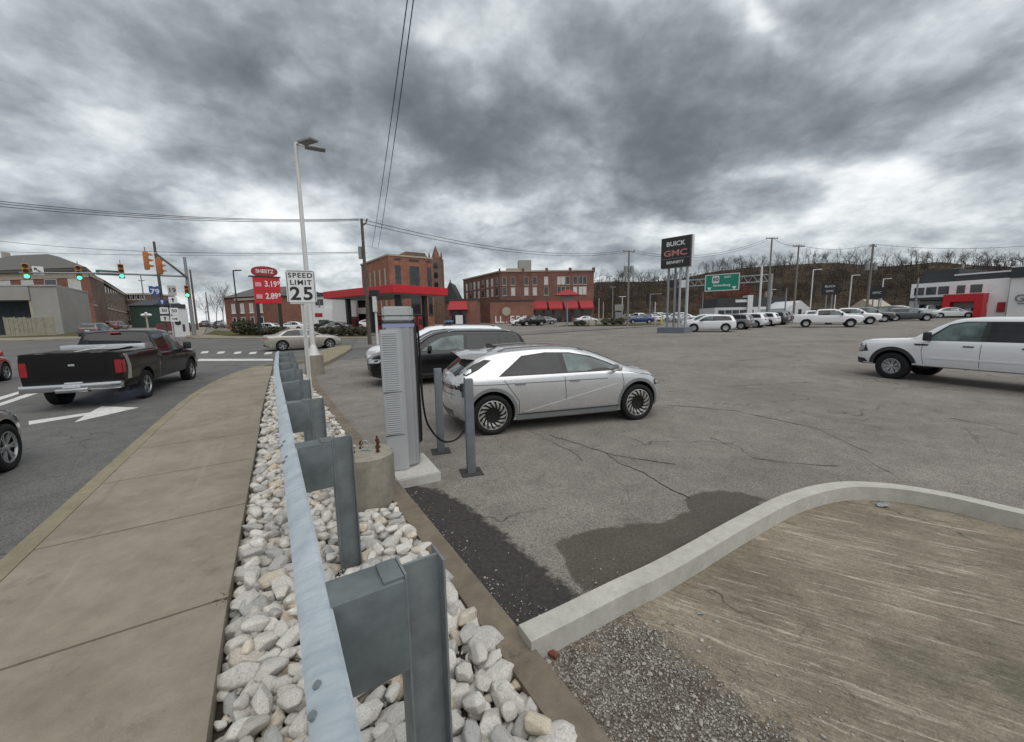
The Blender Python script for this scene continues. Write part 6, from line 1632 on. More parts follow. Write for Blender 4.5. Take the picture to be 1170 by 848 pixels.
# individual trees standing out on the ridge
RIDG = [(690, 4), (706, 4), (722, 5), (741, 4), (803, 6), (822, 7), (838, 6), (858, 7), (868, 6), (884, 6), (898, 6), (912, 7), (925, 6), (938, 6), (951, 7), (964, 7), (978, 8), (1003, 8), (1018, 6), (1034, 9), (1048, 6), (1062, 5), (1078, 5), (1094, 6), (1112, 7), (1124, 7), (1139, 5), (1156, 5)]
for i, (px, h) in enumerate(RIDG):
    Yr = hill_dist(px); bare_tree(px, Yr-1, h, ridge_m[(i*3) % 7], 'leafless tree on the skyline of the wooded hill', 'bare trees along the ridge of the hill', z=Zp(px, skyl(px), Yr)-.3)
redm = bare_tree_mesh(200, 8, .16, 4, .55, m_barkr, 4, 1.6)
for px, Y, h in ((803, 104, 6), (815, 104, 7), (828, 103, 7), (838, 103, 7.5), (848, 102, 8.5), (856, 103, 8.5)):
    bare_tree(px, Y, h, redm, 'reddish budding tree at the foot of the hill behind the green motorway sign', 'reddish trees behind the green motorway sign')
# ================================================================== POLES AND WIRES
def pole(name, label, cat, px, Y, ytop, r, mat, pxb=None, group=None, r2=None, arms=(), lean=0):
    p = cy(px if pxb is None else pxb, Y); zt = Zp(px, ytop, Y)-G(*p)
    t_ = thing(name, label, cat, (*p, G(*p)), 0, group); bm = NB(); dx = (cy(px, Y)[0]-p[0])
    q = lean
    tube(bm, [(0, 0, -.2), (q*.5, 0, zt*.5), (q, 0, zt)], r, 10, r2 or r*.65); obj('pole', bm, mat, t_, smooth=True)
    return t_, zt, p
def crossarm(t_, z, w, ang, mat=m_wood, ins=True, x=0):
    M = Matrix.Translation((x, 0, z)) @ Matrix.Rotation(ang, 4, 'Z'); bm = NB(); box(bm, -w/2, w/2, -.06, .06, -.06, .06, 0, M); ca = obj('crossarm', bm, mat, t_)
    if ins:
        bm = NB()
        for f in (-.45, -.2, .2, .45):
            c = M @ Vector((f*w, 0, .05)); cyl(bm, c, c+Vector((0, 0, .22)), .05, .03, 6)
        obj('insulator', bm, m_poleg, ca)
def transformer(t_, z, dx, dy=0):
    bm = NB(); cyl(bm, (dx, dy, z), (dx, dy, z+1.0), .28, .28, 12); cyl(bm, (dx, dy, z+1.0), (dx, dy, z+1.2), .1, .04, 8); obj('transformer', bm, m_poleg, t_, smooth=True)
U1, zu1, pu1 = pole('utility_pole', 'dark wooden utility pole rising behind the red filling station canopy', 'utility pole', 416, 30, 250, .15, m_wood, pxb=421.5); U1.children
bm = NB(); tube(bm, [(0, 0, zu1-.5), (.28, 0, zu1-.35), (.42, 0, zu1)], .05, 6); obj('bracket', bm, m_wood, U1)
bm = NB(); box(bm, -.38, -.14, -.12, .12, zu1-2.9, zu1-2.0, .02); obj('pole_box', bm, m_poleg, U1)
t_, zt, p = pole('signal_post', 'short pale post with a small light box on top in front of the canopy', 'post', 428, 24.5, 338, .09, m_polew, pxb=430.5)
bm = NB(); box(bm, -.28, .28, -.2, .2, zt, zt+.35, .03); obj('light_box', bm, m_signk, t_); bm = NB(); box(bm, -.12, .12, -.16, .0, zt-1.0, zt-.05, .02); obj('control_box', bm, m_polew, t_)
U2, zu2, pu2 = pole('utility_pole', 'tall weathered utility pole with crossarm and transformers on the grass island', 'utility pole', 715.5, 58, 286, .17, m_woodl, pxb=717)
crossarm(U2, zu2-.2, 1.8, .2, m_woodl); transformer(U2, zu2-3.3, -.45); transformer(U2, zu2-3.3, .45)
U3, zu3, pu3 = pole('utility_pole', 'tallest utility pole with one crossarm, right of the green motorway sign', 'utility pole', 878.5, 62, 271.5, .17, m_woodl, pxb=875.5); crossarm(U3, zu3-.15, 2.0, .1, m_woodl)
U4, zu4, pu4 = pole('utility_pole', 'utility pole with one crossarm directly above the gabled white house', 'utility pole', 912.5, 60, 280, .17, m_woodl, pxb=906); crossarm(U4, zu4-.2, 1.9, .1, m_woodl)
U5, zu5, pu5 = pole('utility_pole', 'utility pole with paired transformers between the two dark dealer boards and the showroom', 'utility pole', 996, 58, 279, .19, m_woodl, pxb=989); transformer(U5, zu5-3.7, -.55); transformer(U5, zu5-3.7, .55); crossarm(U5, zu5-.3, 1.4, .3, m_woodl)
U6, zu6, pu6 = pole('utility_pole', 'dark wooden pole carrying blue and white route signs left of the signal mast', 'utility pole', 182.5, 40, 276, .16, m_wood, pxb=190)
U7, zu7, pu7 = pole('utility_pole', 'plain wooden pole right of the signal mast at the far corner', 'utility pole', 221.5, 62, 308, .17, m_wood, pxb=226)
U8, zu8, pu8 = pole('utility_pole', 'distant pole down the street right of the plain wooden pole', 'utility pole', 239, 85, 334, .17, m_woodl, pxb=240.5)
U9, zu9, pu9 = pole('utility_pole', 'thin far off pole above the small brown brick block', 'utility pole', 168, 95, 315, .15, m_woodl, pxb=170); crossarm(U9, zu9-1.2, 1.5, 0)
U10, _, _ = pole('utility_pole', 'grey pole beside the left end of the white showroom', 'utility pole', 1048, 56, 318, .14, m_poleg, pxb=1044)
U11, _, _ = pole('utility_pole', 'short grey pole in front of the gable of the white house', 'utility pole', 898, 60, 329, .12, m_poleg, pxb=896)
# white lot lamps
def lot_lamp(px, Y, ytop, pxb, label, arm=1.2, r=.10, mat=m_polew, two=False, grp='white lamp posts around the car lot'):
    t_, zt, p = pole('lamp_post', label, 'lamp post', px, Y, ytop, r, mat, pxb, None, r*.8)
    if arm:
        bm = NB(); box(bm, -.05, arm*.35, -.05, .05, zt-.1, zt+.02, .01); ar = obj('lamp_arm', bm, mat, t_)
        bm = NB(); box(bm, arm*.3, arm, -.16, .16, zt-.06, zt+.05, .02); obj('lamp_head', bm, mat, ar, smooth=True)
        if two: bm = NB(); box(bm, -arm, -.05, -.16, .16, zt-.06, zt+.05, .02); obj('lamp_head', bm, mat, ar, smooth=True)
lot_lamp(928.5, 60, 308, 924.5, 'white lamp post with a right hand arm, just left of the first dark dealer board')
lot_lamp(973, 62, 314.5, 968.5, 'white lamp post with an arm to the right, standing between the two dark dealer boards')
lot_lamp(1009.5, 64, 318.5, 1004.5, 'white lamp post with an arm, immediately right of the second dark dealer board')
lot_lamp(870, 56, 303, 866.5, 'thick white pole without a visible arm beside the tallest utility pole', 0, .16)
lot_lamp(879, 66, 331, 877, 'short white lamp post in front of the low office', 1.0, .09)
lot_lamp(787, 46, 300, 784.5, 'slim white post rising beside the right edge of the big dealer sign', 0, .07)
lot_lamp(953.5, 70, 337, 952, 'short white post right of the first dark dealer board', 0, .1)
lot_lamp(698.5, 66, 328, 699.5, 'slim pale lamp post left of the utility pole on the grass island', .5, .08, m_poleg, True)
lot_lamp(710.5, 78, 339, 710.5, 'short pale lamp post behind the utility pole on the grass island', .7, .1, m_polew, True)
lot_lamp(684, 84, 341, 684, 'small pale post right of the long brick building corner', 0, .12, m_stone)
lot_lamp(689, 86, 345, 689, 'shorter pale post second from the long brick building corner', 0, .12, m_stone)
lot_lamp(742, 75, 336, 742, 'grey gantry post with a thin arm left of the dealer sign', 2.2, .10, m_poleg)
lot_lamp(748, 72, 345, 748, 'short white post above the blue car', 0, .09)
lot_lamp(268, 46, 309, 274, 'curved dark street lamp in front of the brick house by the price sign', .9, .09, m_roofd)
# wires: real spans between poles
def wire(a, b, sag, r=.018, n=24, label=None, group=None):
    a, b = Vector(a), Vector(b); pts = [a+(b-a)*t_+Vector((0, 0, -4*sag*t_*(1-t_))) for t_ in [i/n for i in range(n+1)]]
    bm = NB(); tube(bm, pts, r, 5); o = obj('overhead_wire', bm, m_wire); return tag(o, label, 'wire', group)
T1 = Vector((pu1[0]-.15, pu1[1], G(*pu1)+zu1))
def at3(x, y, Y):
    q = atY(x, Y, y); return Vector((q[0], Y, Zp(x, y, Y)))
GW = 'overhead wires running left from the dark utility pole'
for i, (yl, dz) in enumerate(((229, .0), (232, -.05), (235.5, -.12))):
    wire(T1+Vector((0, 0, dz)), at3(-60, yl-6, 24+i*.3), .5, .02, label='overhead wire slanting from the left edge to the dark utility pole', group=GW)
wire(at3(-60, 268, 48), T1+Vector((0, 0, -2.4)), .8, .02, label='lower overhead wire crossing behind the signals to the dark utility pole')
wire(at3(-60, 285, 60), at3(421, 289, 62), .6, .025, label='lowest thin overhead wire crossing behind the price sign')
T2 = Vector((pu2[0], pu2[1], G(*pu2)+zu2))
for dz in (0, -.25): wire(T1+Vector((.2, 0, dz-.05)), T2+Vector((-.5, 0, dz)), 1.3, .022, label='overhead wire sagging from the dark utility pole to the pole on the grass island', group='wires to the pole on the grass island')
T3 = Vector((pu3[0], pu3[1], G(*pu3)+zu3)); T4 = Vector((pu4[0], pu4[1], G(*pu4)+zu4)); T5 = Vector((pu5[0], pu5[1], G(*pu5)+zu5))
for dz in (0, -.3):
    wire(T2+Vector((.5, 0, dz)), T3+Vector((-.6, 0, dz-.1)), 1.6, .022, label='overhead wire from the pole on the grass island to the tallest utility pole', group='wires passing behind the dealer sign')
wire(T3, T4, .5, .022, label='short overhead wire between the tallest utility pole and its right hand neighbour'); wire(T4, T5, .7, .022, label='overhead wire towards the pole with paired transformers')
wire(T5, at3(1230, 275, 50), .8, .022, label='overhead wire leaving the pole with paired transformers to the right')
# two wires passing overhead
Z0 = Vector((pu1[0]+.35, pu1[1], G(*pu1)+zu1-.5))
e1 = at3(467, -30, 9); e2 = at3(474, -30, 9)
for i, (e, dx) in enumerate(((e1, 0), (e2, .35))):
    s_ = at3(425+7*i, 283, 31); d = (e-s_); wire(s_, s_+d*1.25, .35, .013, 30, label='thin overhead wire climbing from the dark utility pole over the camera, ' + ('left of the pair' if i == 0 else 'right of the pair'))
# ================================================================== TRAFFIC SIGNALS
mp_ = cy(221.5, 41.5); gz = G(*mp_)
ma = thing('signal_mast', 'dark steel traffic signal mast with two long arms on the far corner', 'signal mast', (*mp_, gz)); bm = NB(); hm = Zp(206, 294, 41.5)-gz
tube(bm, [(0, 0, 0), (0, 0, hm)], .19, 12, .13); obj('pole', bm, m_poleg, ma, smooth=True)
za = Zp(209, 316, 41.5)-gz; L1 = (-N_[0]*16.5, -N_[1]*16.5); ar1 = (L1[0], L1[1])
e1_ = at3(22, 311.5, 35); v1 = e1_-Vector((*mp_, gz)); bm = NB(); tube(bm, [(0, 0, za), tuple(v1*.5+Vector((0, 0, za*.5+.12))), tuple(v1)], .11, 8, .06); obj('mast_arm', bm, m_poleg, ma, smooth=True)
e2_ = at3(177, 289, 30.5); v2 = e2_-Vector((*mp_, gz)); bm = NB(); tube(bm, [(0, 0, za-.1), tuple(v2)], .12, 8, .07); obj('mast_arm', bm, m_poleg, ma, smooth=True)
bm = NB(); box(bm, -.3, .3, -.3, .3, -.1, .25, .03); obj('base', bm, m_stone, ma)
def signal(pos, rz, label, lit=True, back=False, s=1.0):
    t_ = thing('traffic_light', label, 'traffic light', pos, rz, None); t_.scale = (s, s, s)
    bm = NB(); box(bm, -.17, .17, -.10, .10, -.55, .55, .03); obj('housing', bm, m_orange if back else M_('signal_housing_yellow', (.35, .17, .03), .5, 0, .2), t_, smooth=True)
    for i, z in enumerate((.36, 0, -.36)):
        bm = NB(); cyl(bm, (0, -.10, z), (0, -.125, z), .125, seg=14); ln = obj('lens', bm, (m_green_on if (lit and i == 2) else M_('lens_off', (.10, .02, .01) if i == 0 else (.10, .06, .01), .3, 0, 0)), t_)
        bm = NB(); r_ = []
        for k in range(9):
            a = R(10+160*k/8); r_.append([bm.verts.new((.15*math.cos(a), -.10, z+.15*math.sin(a))), bm.verts.new((.15*math.cos(a), -.34, z+.15*math.sin(a)-.03))])
        for a, b in zip(r_, r_[1:]): bm.faces.new((a[0], a[1], b[1], b[0]))
        obj('visor', bm, m_orange, t_)
    bm = NB(); cyl(bm, (0, 0, .55), (0, 0, .85), .03, seg=6); obj('hanger', bm, m_poleg, t_)
def facing(p): return math.atan2(p[1], p[0])-math.pi/2
for px, py, f, lb in ((29.5, 310, .0, 'green traffic light at the far left end of the mast arm'), (90, 312, .0, 'green traffic light in the middle of the mast arm'), (138.5, 310, .0, 'green traffic light beside the green street name sign')):
    Y = 35+(px-22)/(209-22)*6.5; q = at3(px, py, Y); signal(q-Vector((0, 0, .0)), facing(q), lb, s=1.25)
q = at3(213.5, 333, 41.2); signal(q, facing(q), 'green traffic light fixed low on the signal mast pole', s=1.1)
q = at3(167, 298, 31.5); signal(q, facing(q)+R(105), 'orange traffic light seen from the side at the end of the near mast arm', False, True, 1.25); q = at3(182, 304, 34); signal(q, facing(q)+R(120), 'orange traffic light seen from behind, beside the dark wooden pole', False, True, 1.25)
m_sgreen = M_('sign_green', (.0, .12, .075), .5, 0, .06, 3); m_sblue = M_('sign_blue', (.02, .07, .25), .5, 0, .05, 3)
q = at3(124, 312, 38.6); sn_ = thing('street_name_sign', 'green street name sign hanging on the mast arm left of a traffic light', 'street sign', q, facing(q)); bm = NB(); box(bm, -.85, .85, -.13, -.11, -.24, .24, .0); pl = obj('sign_plate', bm, m_sgreen, sn_); bm = NB(); box(bm, -.6, .6, -.135, -.131, -.05, .06); obj('lettering', bm, m_signw, pl)
q = at3(43.5, 309.5, 35.8); ts = thing('turn_sign', 'small white lane sign with a black arrow hanging between two traffic lights', 'traffic sign', q, facing(q)); bm = NB(); box(bm, -.33, .33, -.13, -.11, -.38, .38); pl = obj('sign_plate', bm, m_signw, ts)
bm = NB(); vs = [bm.verts.new((x, -.134, z)) for x, z in ((-.22, .24), (-.02, .24), (-.09, .16), (.2, -.1), (.12, -.18), (-.15, .09), (-.22, .02))]; bm.faces.new(vs); obj('arrow', bm, m_signk, pl)
# route shields on the dark pole
rp = cy(188, 39.6); rz = facing(rp)
def rsign(x, y, w, h, label, plate, sym, kind='rect', tcol=m_signk):
    q = at3(x, y, 39.5); t_ = thing('route_sign', label, 'traffic sign', q, rz); s = 39.5/F*1.0
    bm = NB(); W2, H2 = w*s*.43, h*s*.45
    if kind == 'shield': pts = [(-W2, H2), (-W2*.5, H2*1.05), (0, H2*.9), (W2*.5, H2*1.05), (W2, H2), (W2*1.02, 0), (W2*.6, -H2*.65), (0, -H2), (-W2*.6, -H2*.65), (-W2*1.02, 0)]
    else: pts = rrect(-W2, W2, -H2, H2, .04)
    prism(bm, pts, 0, .02, Matrix.Rotation(R(90), 4, 'X')); pl = obj('sign_plate', bm, plate, t_)
    if sym == 'arrow':
        bm = NB(); prism(bm, [(-.05, -H2*.7), (.05, -H2*.7), (.05, .05), (.15, .05), (0, H2*.75), (-.15, .05), (-.05, .05)], .021, .026, Matrix.Rotation(R(90), 4, 'X')); obj('arrow', bm, tcol, pl)
    elif sym == 'side':
        bm = NB(); prism(bm, [(-W2*.6, -.05), (.1, -.05), (.1, -.16), (W2*.7, 0), (.1, .16), (.1, .05), (-W2*.6, .05)], .021, .026, Matrix.Rotation(R(90), 4, 'X')); obj('arrow', bm, tcol, pl)
    elif sym: text_mesh('lettering', sym, H2*1.3, tcol, pl, face_M((0, -.022, 0), 0), .003, .01)
rsign(177, 333.5, 11, 13.5, 'blue interstate shield above the small blue arrow plate', m_sblue, '79', 'shield', m_signw)
rsign(185.2, 345, 7.5, 6, 'small blue arrow plate under the interstate shield', m_sblue, 'arrow', 'rect', m_signw)
rsign(196.5, 332, 8.5, 12, 'white and grey route plate right of the interstate shield', M_('sign_pale', (.42, .40, .41), .5), '19')
rsign(197.5, 343, 8.5, 8, 'white arrow plate under the grey route plate', m_signw, 'arrow')
rsign(187.5, 355, 8.5, 8, 'white route number plate, left one of the lower pair', m_signw, '50'); rsign(199, 355.5, 8.5, 8, 'white route number plate, right one of the lower pair', m_signw, '50')
rsign(188.5, 364, 8.5, 6.5, 'white plate with upward arrow at the bottom left of the route signs', m_signw, 'arrow'); rsign(199.5, 364.5, 8.5, 6.5, 'white plate with sideways arrow at the bottom right of the route signs', m_signw, 'side')
q = cy(199, 39.7); t_ = thing('sign_post', 'thin post carrying the right hand route signs', 'post', (*q, G(*q))); bm = NB(); cyl(bm, (0, 0, 0), (0, 0, Zp(198, 328, 39.7)-G(*q)), .05, seg=8); obj('post', bm, m_poleg, t_)
q = at3(167, 360, 60); t_ = thing('lamp_cluster', 'white twin globe lamp on a short post behind the black pickup cab', 'lamp post', (q[0], q[1], G(q[0], q[1]))); bm = NB(); h_ = q[2]-G(q[0], q[1]); cyl(bm, (0, 0, 0), (0, 0, h_), .12, seg=8); obj('post', bm, m_stone, t_); bm = NB(); ball(bm, (-.45, 0, h_), .4, .3, .22); ball(bm, (.45, 0, h_), .4, .3, .22); ball(bm, (0, 0, h_+.25), .2); obj('globes', bm, m_signw, t_)
# ================================================================== PRICE SIGN
q = cy(310, 44); ga = G(*q); ps = thing('price_sign', 'red fuel price sign with an oval red top on two dark posts', 'price sign', (*q, ga), facing(q)+R(8))
s = 44/F
zA, zB = Zp(310, 317, 44)-ga, Zp(310, 347, 44)-ga; wA = 25.5*s/2
for sx in (-1.05, 1.05): bm = NB(); box(bm, sx-.16, sx+.16, -.12, .12, 0, zB+.1); obj('post', bm, m_signk, ps)
bm = NB(); box(bm, -wA, wA, -.2, .2, zB, zA, .03); cabn = obj('sign_box', bm, m_redp, ps)
bm = NB(); box(bm, -wA-.35, wA+.1, -.24, .24, zA, zA+.12); obj('top_trim', bm, m_signk, ps)
for i, s_ in enumerate(('3.19', '2.89')):
    zz = zB+(zA-zB)*(.74-.46*i); text_mesh('lettering', s_, .88, m_signw, cabn, face_M((.36, -.205, zz), 0), .01, .02, sx=.8); text_mesh('lettering', '9', .5, m_signw, cabn, face_M((1.12, -.205, zz+.16), 0), .01, .015)
    bm = NB(); box(bm, -wA+.15, -wA+.75, -.215, -.202, zz-.28, zz+.22, .04); obj('grade_panel', bm, M_('sign_pink', (.62, .30, .34), .5), cabn)
bm = NB(); box(bm, -wA+.08, wA-.08, -.212, -.202, (zA+zB)/2-.03, (zA+zB)/2+.03); obj('divider', bm, m_redd, cabn)
zo = Zp(308, 310.5, 44)-ga; bm = NB(); prism(bm, [(1.28*math.cos(a)*(1 if abs(math.cos(a)) < .9 else .98), .56*math.copysign(abs(math.sin(a))**.8, math.sin(a))) for a in [i*2*math.pi/28 for i in range(28)]], -.18, .18, Matrix.Translation((-.1, 0, zo)) @ Matrix.Rotation(R(90), 4, 'X')); ov = obj('oval_sign', bm, m_redd, ps)
text_mesh('lettering', 'SHEETZ', .54, m_signw, ov, face_M((-.1, -.185, zo), 0), .01, .012, sx=.92); bm = NB(); box(bm, -.2, .1, -.1, .1, zA+.12, zo-.5); obj('neck', bm, m_signk, ps)
# ================================================================== DEALER SIGN
p1, p2 = cy(757, 39.5), cy(783, 41.5)
sgp = cy(770, 38.3); gs = G(*sgp); rzs = facing(sgp)+R(-24); ds = thing('dealer_sign', 'tall black dealer sign board on steel posts at the left end of the parked cars', 'sign', (*sgp, gs), rzs); s = 38.3/F
zT, zBm = Zp(770, 271, 38.3)-gs, Zp(770, 305.5, 38.3)-gs; wS = 1.42
bm = NB(); box(bm, -wS, wS, -.28, -.02, zBm, zT, .01); bd = obj('sign_face', bm, m_signk, ds)
bm = NB(); box(bm, -wS-.04, wS+.06, -.012, .42, zBm-.04, zT+.04); obj('sign_case', bm, m_polew, ds)
Hs = zT-zBm
text_mesh('lettering', 'BUICK', Hs*.21, m_signw, bd, face_M((0, -.285, zBm+Hs*.77), 0), .01, .012, sx=1.05)
text_mesh('lettering', 'GMC', Hs*.27, M_('sign_dull_red', (.42, .17, .16), .4), bd, face_M((0, -.285, zBm+Hs*.46), 0), .012, .02, sx=1.35)
text_mesh('lettering', 'BENNETT', Hs*.13, m_signw, bd, face_M((0, -.285, zBm+Hs*.16), 0), .01, .006, sx=1.05)
bm = NB(); box(bm, -wS+.02, wS-.02, -.283, -.281, zBm+Hs*.285, zBm+Hs*.295); obj('divider', bm, m_poleg, bd)
for x, y in ((-.75, .1), (-.25, .5), (.42, .1), (.9, .5)): bm = NB(); cyl(bm, (x, y, .5), (x, y, zBm), .11, seg=10); obj('post', bm, m_galvt if x > 0 else m_poleg, ds, smooth=True)
bm = NB(); box(bm, -1.35, 1.35, -.75, 1.2, -.2, .55, .03); obj('plinth', bm, M_('plinth_bluegrey', (.13, .155, .18), .8, 0, .1), ds)
# two dark dealer boards further off
for (x, y0, y1, w, Y, pb, lb, tx) in ((945, 323.5, 336.5, 15, 62, 945, 'dark rectangular dealer board in front of the brown hillside, left of the pair', ('BUICK', 'GMC')), (998.5, 328.5, 341, 16, 60, 998.5, 'dark rectangular dealer board beside the transformer pole, right of the pair', ('GMC',))):
    q = cy(x, Y); g_ = G(*q); t_ = thing('dealer_board', lb, 'sign', (*q, g_), facing(q)+R(6)); s = Y/F*1.25
    z1_, z0_ = Zp(x, y0, Y)-g_, Zp(x, y1, Y)-g_; bm = NB(); box(bm, -w*s*.4, w*s*.4, -.15, .15, z0_, z1_, .02); bd = obj('sign_face', bm, m_signk, t_)
    for i, s2_ in enumerate(tx): text_mesh('lettering', s2_, (z1_-z0_)*(.26 if len(tx) > 1 else .28), m_signw, bd, face_M((0, -.155, z0_+(z1_-z0_)*((.7-.42*i) if len(tx) > 1 else .5)), 0), .01, .0)
    for sx in (-.35, .35): bm = NB(); cyl(bm, (sx, 0, 0), (sx, 0, z0_), .09, seg=8); obj('post', bm, m_poleg, t_)
# ================================================================== MOTORWAY GANTRY
q = cy(823, 70); g_ = G(*q); mg = thing('motorway_sign', 'large green motorway sign hanging on a truss gantry in front of the reddish trees', 'motorway sign', (*q, g_), facing(q)+R(-10)); s = 70/F
z1_, z0_ = Zp(823, 313.5, 70)-g_, Zp(823, 332.5, 70)-g_; wq = 17.5*s*.98; bm = NB(); box(bm, -wq, wq, -.55, -.45, z0_, z1_); gp_ = obj('sign_plate', bm, M_('sign_green_bright', (.0, .20, .13), .5, 0, .08, 1), mg)
bm = NB()
for a in ((-wq, wq, z1_-.12, z1_), (-wq, wq, z0_, z0_+.12), (-wq, -wq+.12, z0_+.12, z1_-.12), (wq-.12, wq, z0_+.12, z1_-.12)): box(bm, a[0], a[1], -.565, -.553, a[2], a[3])
obj('border', bm, m_signw, gp_)
hh = z1_-z0_; bm = NB(); prism(bm, rrect(-wq*.58, -wq*.16, hh*.48, hh*.90, .2), 0, .01, Matrix.Translation((0, -.553, z0_)) @ Matrix.Rotation(R(90), 4, 'X')); obj('route_shield', bm, m_signw, gp_)
text_mesh('lettering', '50', hh*.32, m_signk, gp_, face_M((-wq*.37, -.57, z0_+hh*.69), 0), .01, .03); text_mesh('lettering', 'EAST', hh*.16, m_signw, gp_, face_M((wq*.32, -.556, z0_+hh*.80), 0), .01, .01); text_mesh('lettering', 'Parkersburg', hh*.185, m_signw, gp_, face_M((0, -.556, z0_+hh*.33), 0), .01, .015, sx=1.02)
for sx in (-.72, .72): bm = NB(); prism(bm, [(-.35, .3), (.35, .3), (0, -.3)], 0, .01, Matrix.Translation((wq*sx, -.553, z0_+hh*.13)) @ Matrix.Rotation(R(90), 4, 'X')); obj('down_arrow', bm, m_signw, gp_)
bm = NB(); zt_ = z1_-hh*.22; xa, xb = -9.5, 7.5
for y in (-.4, .4):
    for z in (zt_, zt_-1.1): cyl(bm, (xa, y, z), (xb, y, z), .07, seg=6)
for i in range(12):
    x = xa+(xb-xa)*i/12; cyl(bm, (x, -.4, zt_), (x+(xb-xa)/24, -.4, zt_-1.1), .045, seg=5); cyl(bm, (x+(xb-xa)/24, -.4, zt_-1.1), (x+(xb-xa)/12, -.4, zt_), .045, seg=5)
obj('truss', bm, m_galvt, mg)
for x in (xa+.2, -3.1, xb-.2): bm = NB(); cyl(bm, (x, 0, 0), (x, 0, zt_ if x != -3.1 else z0_), .16 if x != -3.1 else .08, seg=8); obj('gantry_post', bm, m_galvt if x != -3.1 else m_poleg, mg)
bm = NB(); box(bm, xa+.5, xa+2.0, -.6, -.5, zt_-1.2, zt_+.2); obj('small_sign', bm, m_signk, mg); bm = NB(); box(bm, xa+2.3, xa+3.8, -.6, -.5, zt_-1.3, zt_+.1); obj('small_sign', bm, m_signw, mg)
# ================================================================== RED ROOF SIGN
q = cy(648, 60); g_ = G(*q); rs = thing('roof_sign', 'pole sign shaped like a small red roof standing before the long brick building', 'sign', (*q, g_), facing(q)); z1_, zb1 = Zp(648, 331, 60)-g_, Zp(648, 337.5, 60)-g_
bm = NB(); vs = [bm.verts.new(v) for v in ((-1.9, -1.2, zb1), (1.9, -1.2, zb1), (1.9, 1.2, zb1), (-1.9, 1.2, zb1), (-.35, -.2, z1_), (.35, -.2, z1_), (.35, .2, z1_), (-.35, .2, z1_))]
for f in ((0, 1, 5, 4), (1, 2, 6, 5), (2, 3, 7, 6), (3, 0, 4, 7), (4, 5, 6, 7), (0, 3, 2, 1)): bm.faces.new([vs[i] for i in f])
obj('red_roof', bm, m_redd, rs); bm = NB(); box(bm, -.9, .9, -.2, .2, zb1-.75, zb1-.01); obj('sign_panel', bm, m_beige, rs); bm = NB(); cyl(bm, (0, 0, 0), (0, 0, zb1-.76), .12, seg=8); obj('post', bm, m_poleg, rs)
q = cy(707, 66); g_ = G(*q); t_ = thing('notice_sign', 'pale square sign on posts just left of the utility pole', 'sign', (*q, g_), facing(q)); bm = NB(); box(bm, -.7, .7, -.05, .05, Zp(707, 355, 66)-g_, Zp(707, 348, 66)-g_); obj('sign_plate', bm, m_beige, t_); bm = NB(); box(bm, -.6, .6, -.05, .05, 1.0, 2.0); obj('lower_plate', bm, m_poleg, t_)
for sx in (-.5, .5): bm = NB(); cyl(bm, (sx, .1, 0), (sx, .1, Zp(707, 348, 66)-g_), .05, seg=6); obj('post', bm, m_poleg, t_)
# ================================================================== FAR VEHICLES
far = {}
OFF = Vector((0, 0, 0))
def proto(kind, S, name, cat):
    r, _ = build_vehicle(S, name, None, None, (0, 0, 0), 0, p_white, near=False); far[kind] = (r, [c for c in col.objects if c.parent == r]); r['cat_'] = cat; return r
used = set()
proto('suv', suv(4.6, 1.68), 'suv', 'suv'); proto('truck', pickup(5.8, 1.9, cab0=1.95), 'pickup_truck', 'pickup truck'); proto('car', saloon(4.6, 1.45), 'sedan', 'car')
def far_car(kind, px, Y, heading, pm, label, group=None):
    r, kids = far[kind]
    if kind not in used: used.add(kind); root = r
    else: root = None
    p = cy(px, Y)
    if root is None:
        root = r.copy(); col.objects.link(root)
        for k in kids:
            c = k.copy(); col.objects.link(c); c.parent = root
            for g in [x for x in KID2[k.name]]:
                d = g.copy(); col.objects.link(d); d.parent = c
            if c.data and c.data.name.startswith('body'):
                c.material_slots[0].link = 'OBJECT'; c.material_slots[0].material = pm
            if c.name.startswith('mirror'):
                pass
    else:
        for k in kids:
            if k.data and k.data.name.startswith('body'): k.material_slots[0].link = 'OBJECT'; k.material_slots[0].material = pm
    root.location = (p[0], p[1], G(*p)); root.rotation_euler = (0, 0, heading)
    for key in ('cat_', 'group'):
        if key in root.keys(): del root[key]
    tag(root, label, {'suv': 'suv', 'truck': 'pickup truck', 'car': 'car'}[kind], group)
KID2 = {}
for r, kids in far.values():
    for k in kids: KID2[k.name] = [x for x in col.objects if x.parent == k]
    del r['cat_']
GR = 'vehicles for sale parked in rows on the dealer lot'
# row with rear ends towards us (headings away), right of the dealer sign
hdA = math.atan2(.5, -.86); hdB = math.atan2(.74, -.67)
far_car('suv', 842, 37.5, hdA+R(0), p_white, 'white suv nearest the dealer sign, seen from its left side', GR)
far_car('suv', 830, 43, hdA, p_white, 'white suv standing behind the one beside the dealer sign', GR)
far_car('suv', 861, 40.5, hdB+R(2), p_grey, 'grey suv second in the row right of the dealer sign', GR)
far_car('suv', 877, 43, hdB+R(0), p_white, 'white suv third in the row right of the dealer sign, red tail lamps showing', GR)
far_car('suv', 891, 45.5, hdB+R(-2), p_white, 'white suv fourth in the row right of the dealer sign', GR)
far_car('suv', 902, 48, hdB+R(-4), p_graph, 'dark suv fifth in the row right of the dealer sign', GR)
for i, (px, Y, pm, nm) in enumerate(((838, 54, p_grey, 'grey car in the rear row directly under the green motorway sign'), (853, 55, p_silver, 'silver car in the rear row below the right edge of the green motorway sign'), (866, 56, p_white, 'white car in the rear row before the low office entrance'), (827, 53, p_graph, 'dark car at the left end of the rear row under the green motorway sign'))):
    far_car('car', px, Y, hdA, pm, nm, GR)
hdT = math.atan2(-.05, 1)
far_car('truck', 905, 42.5, R(-34), p_white, 'white pickup parked side on, first of the trucks right of the dark suv', GR)
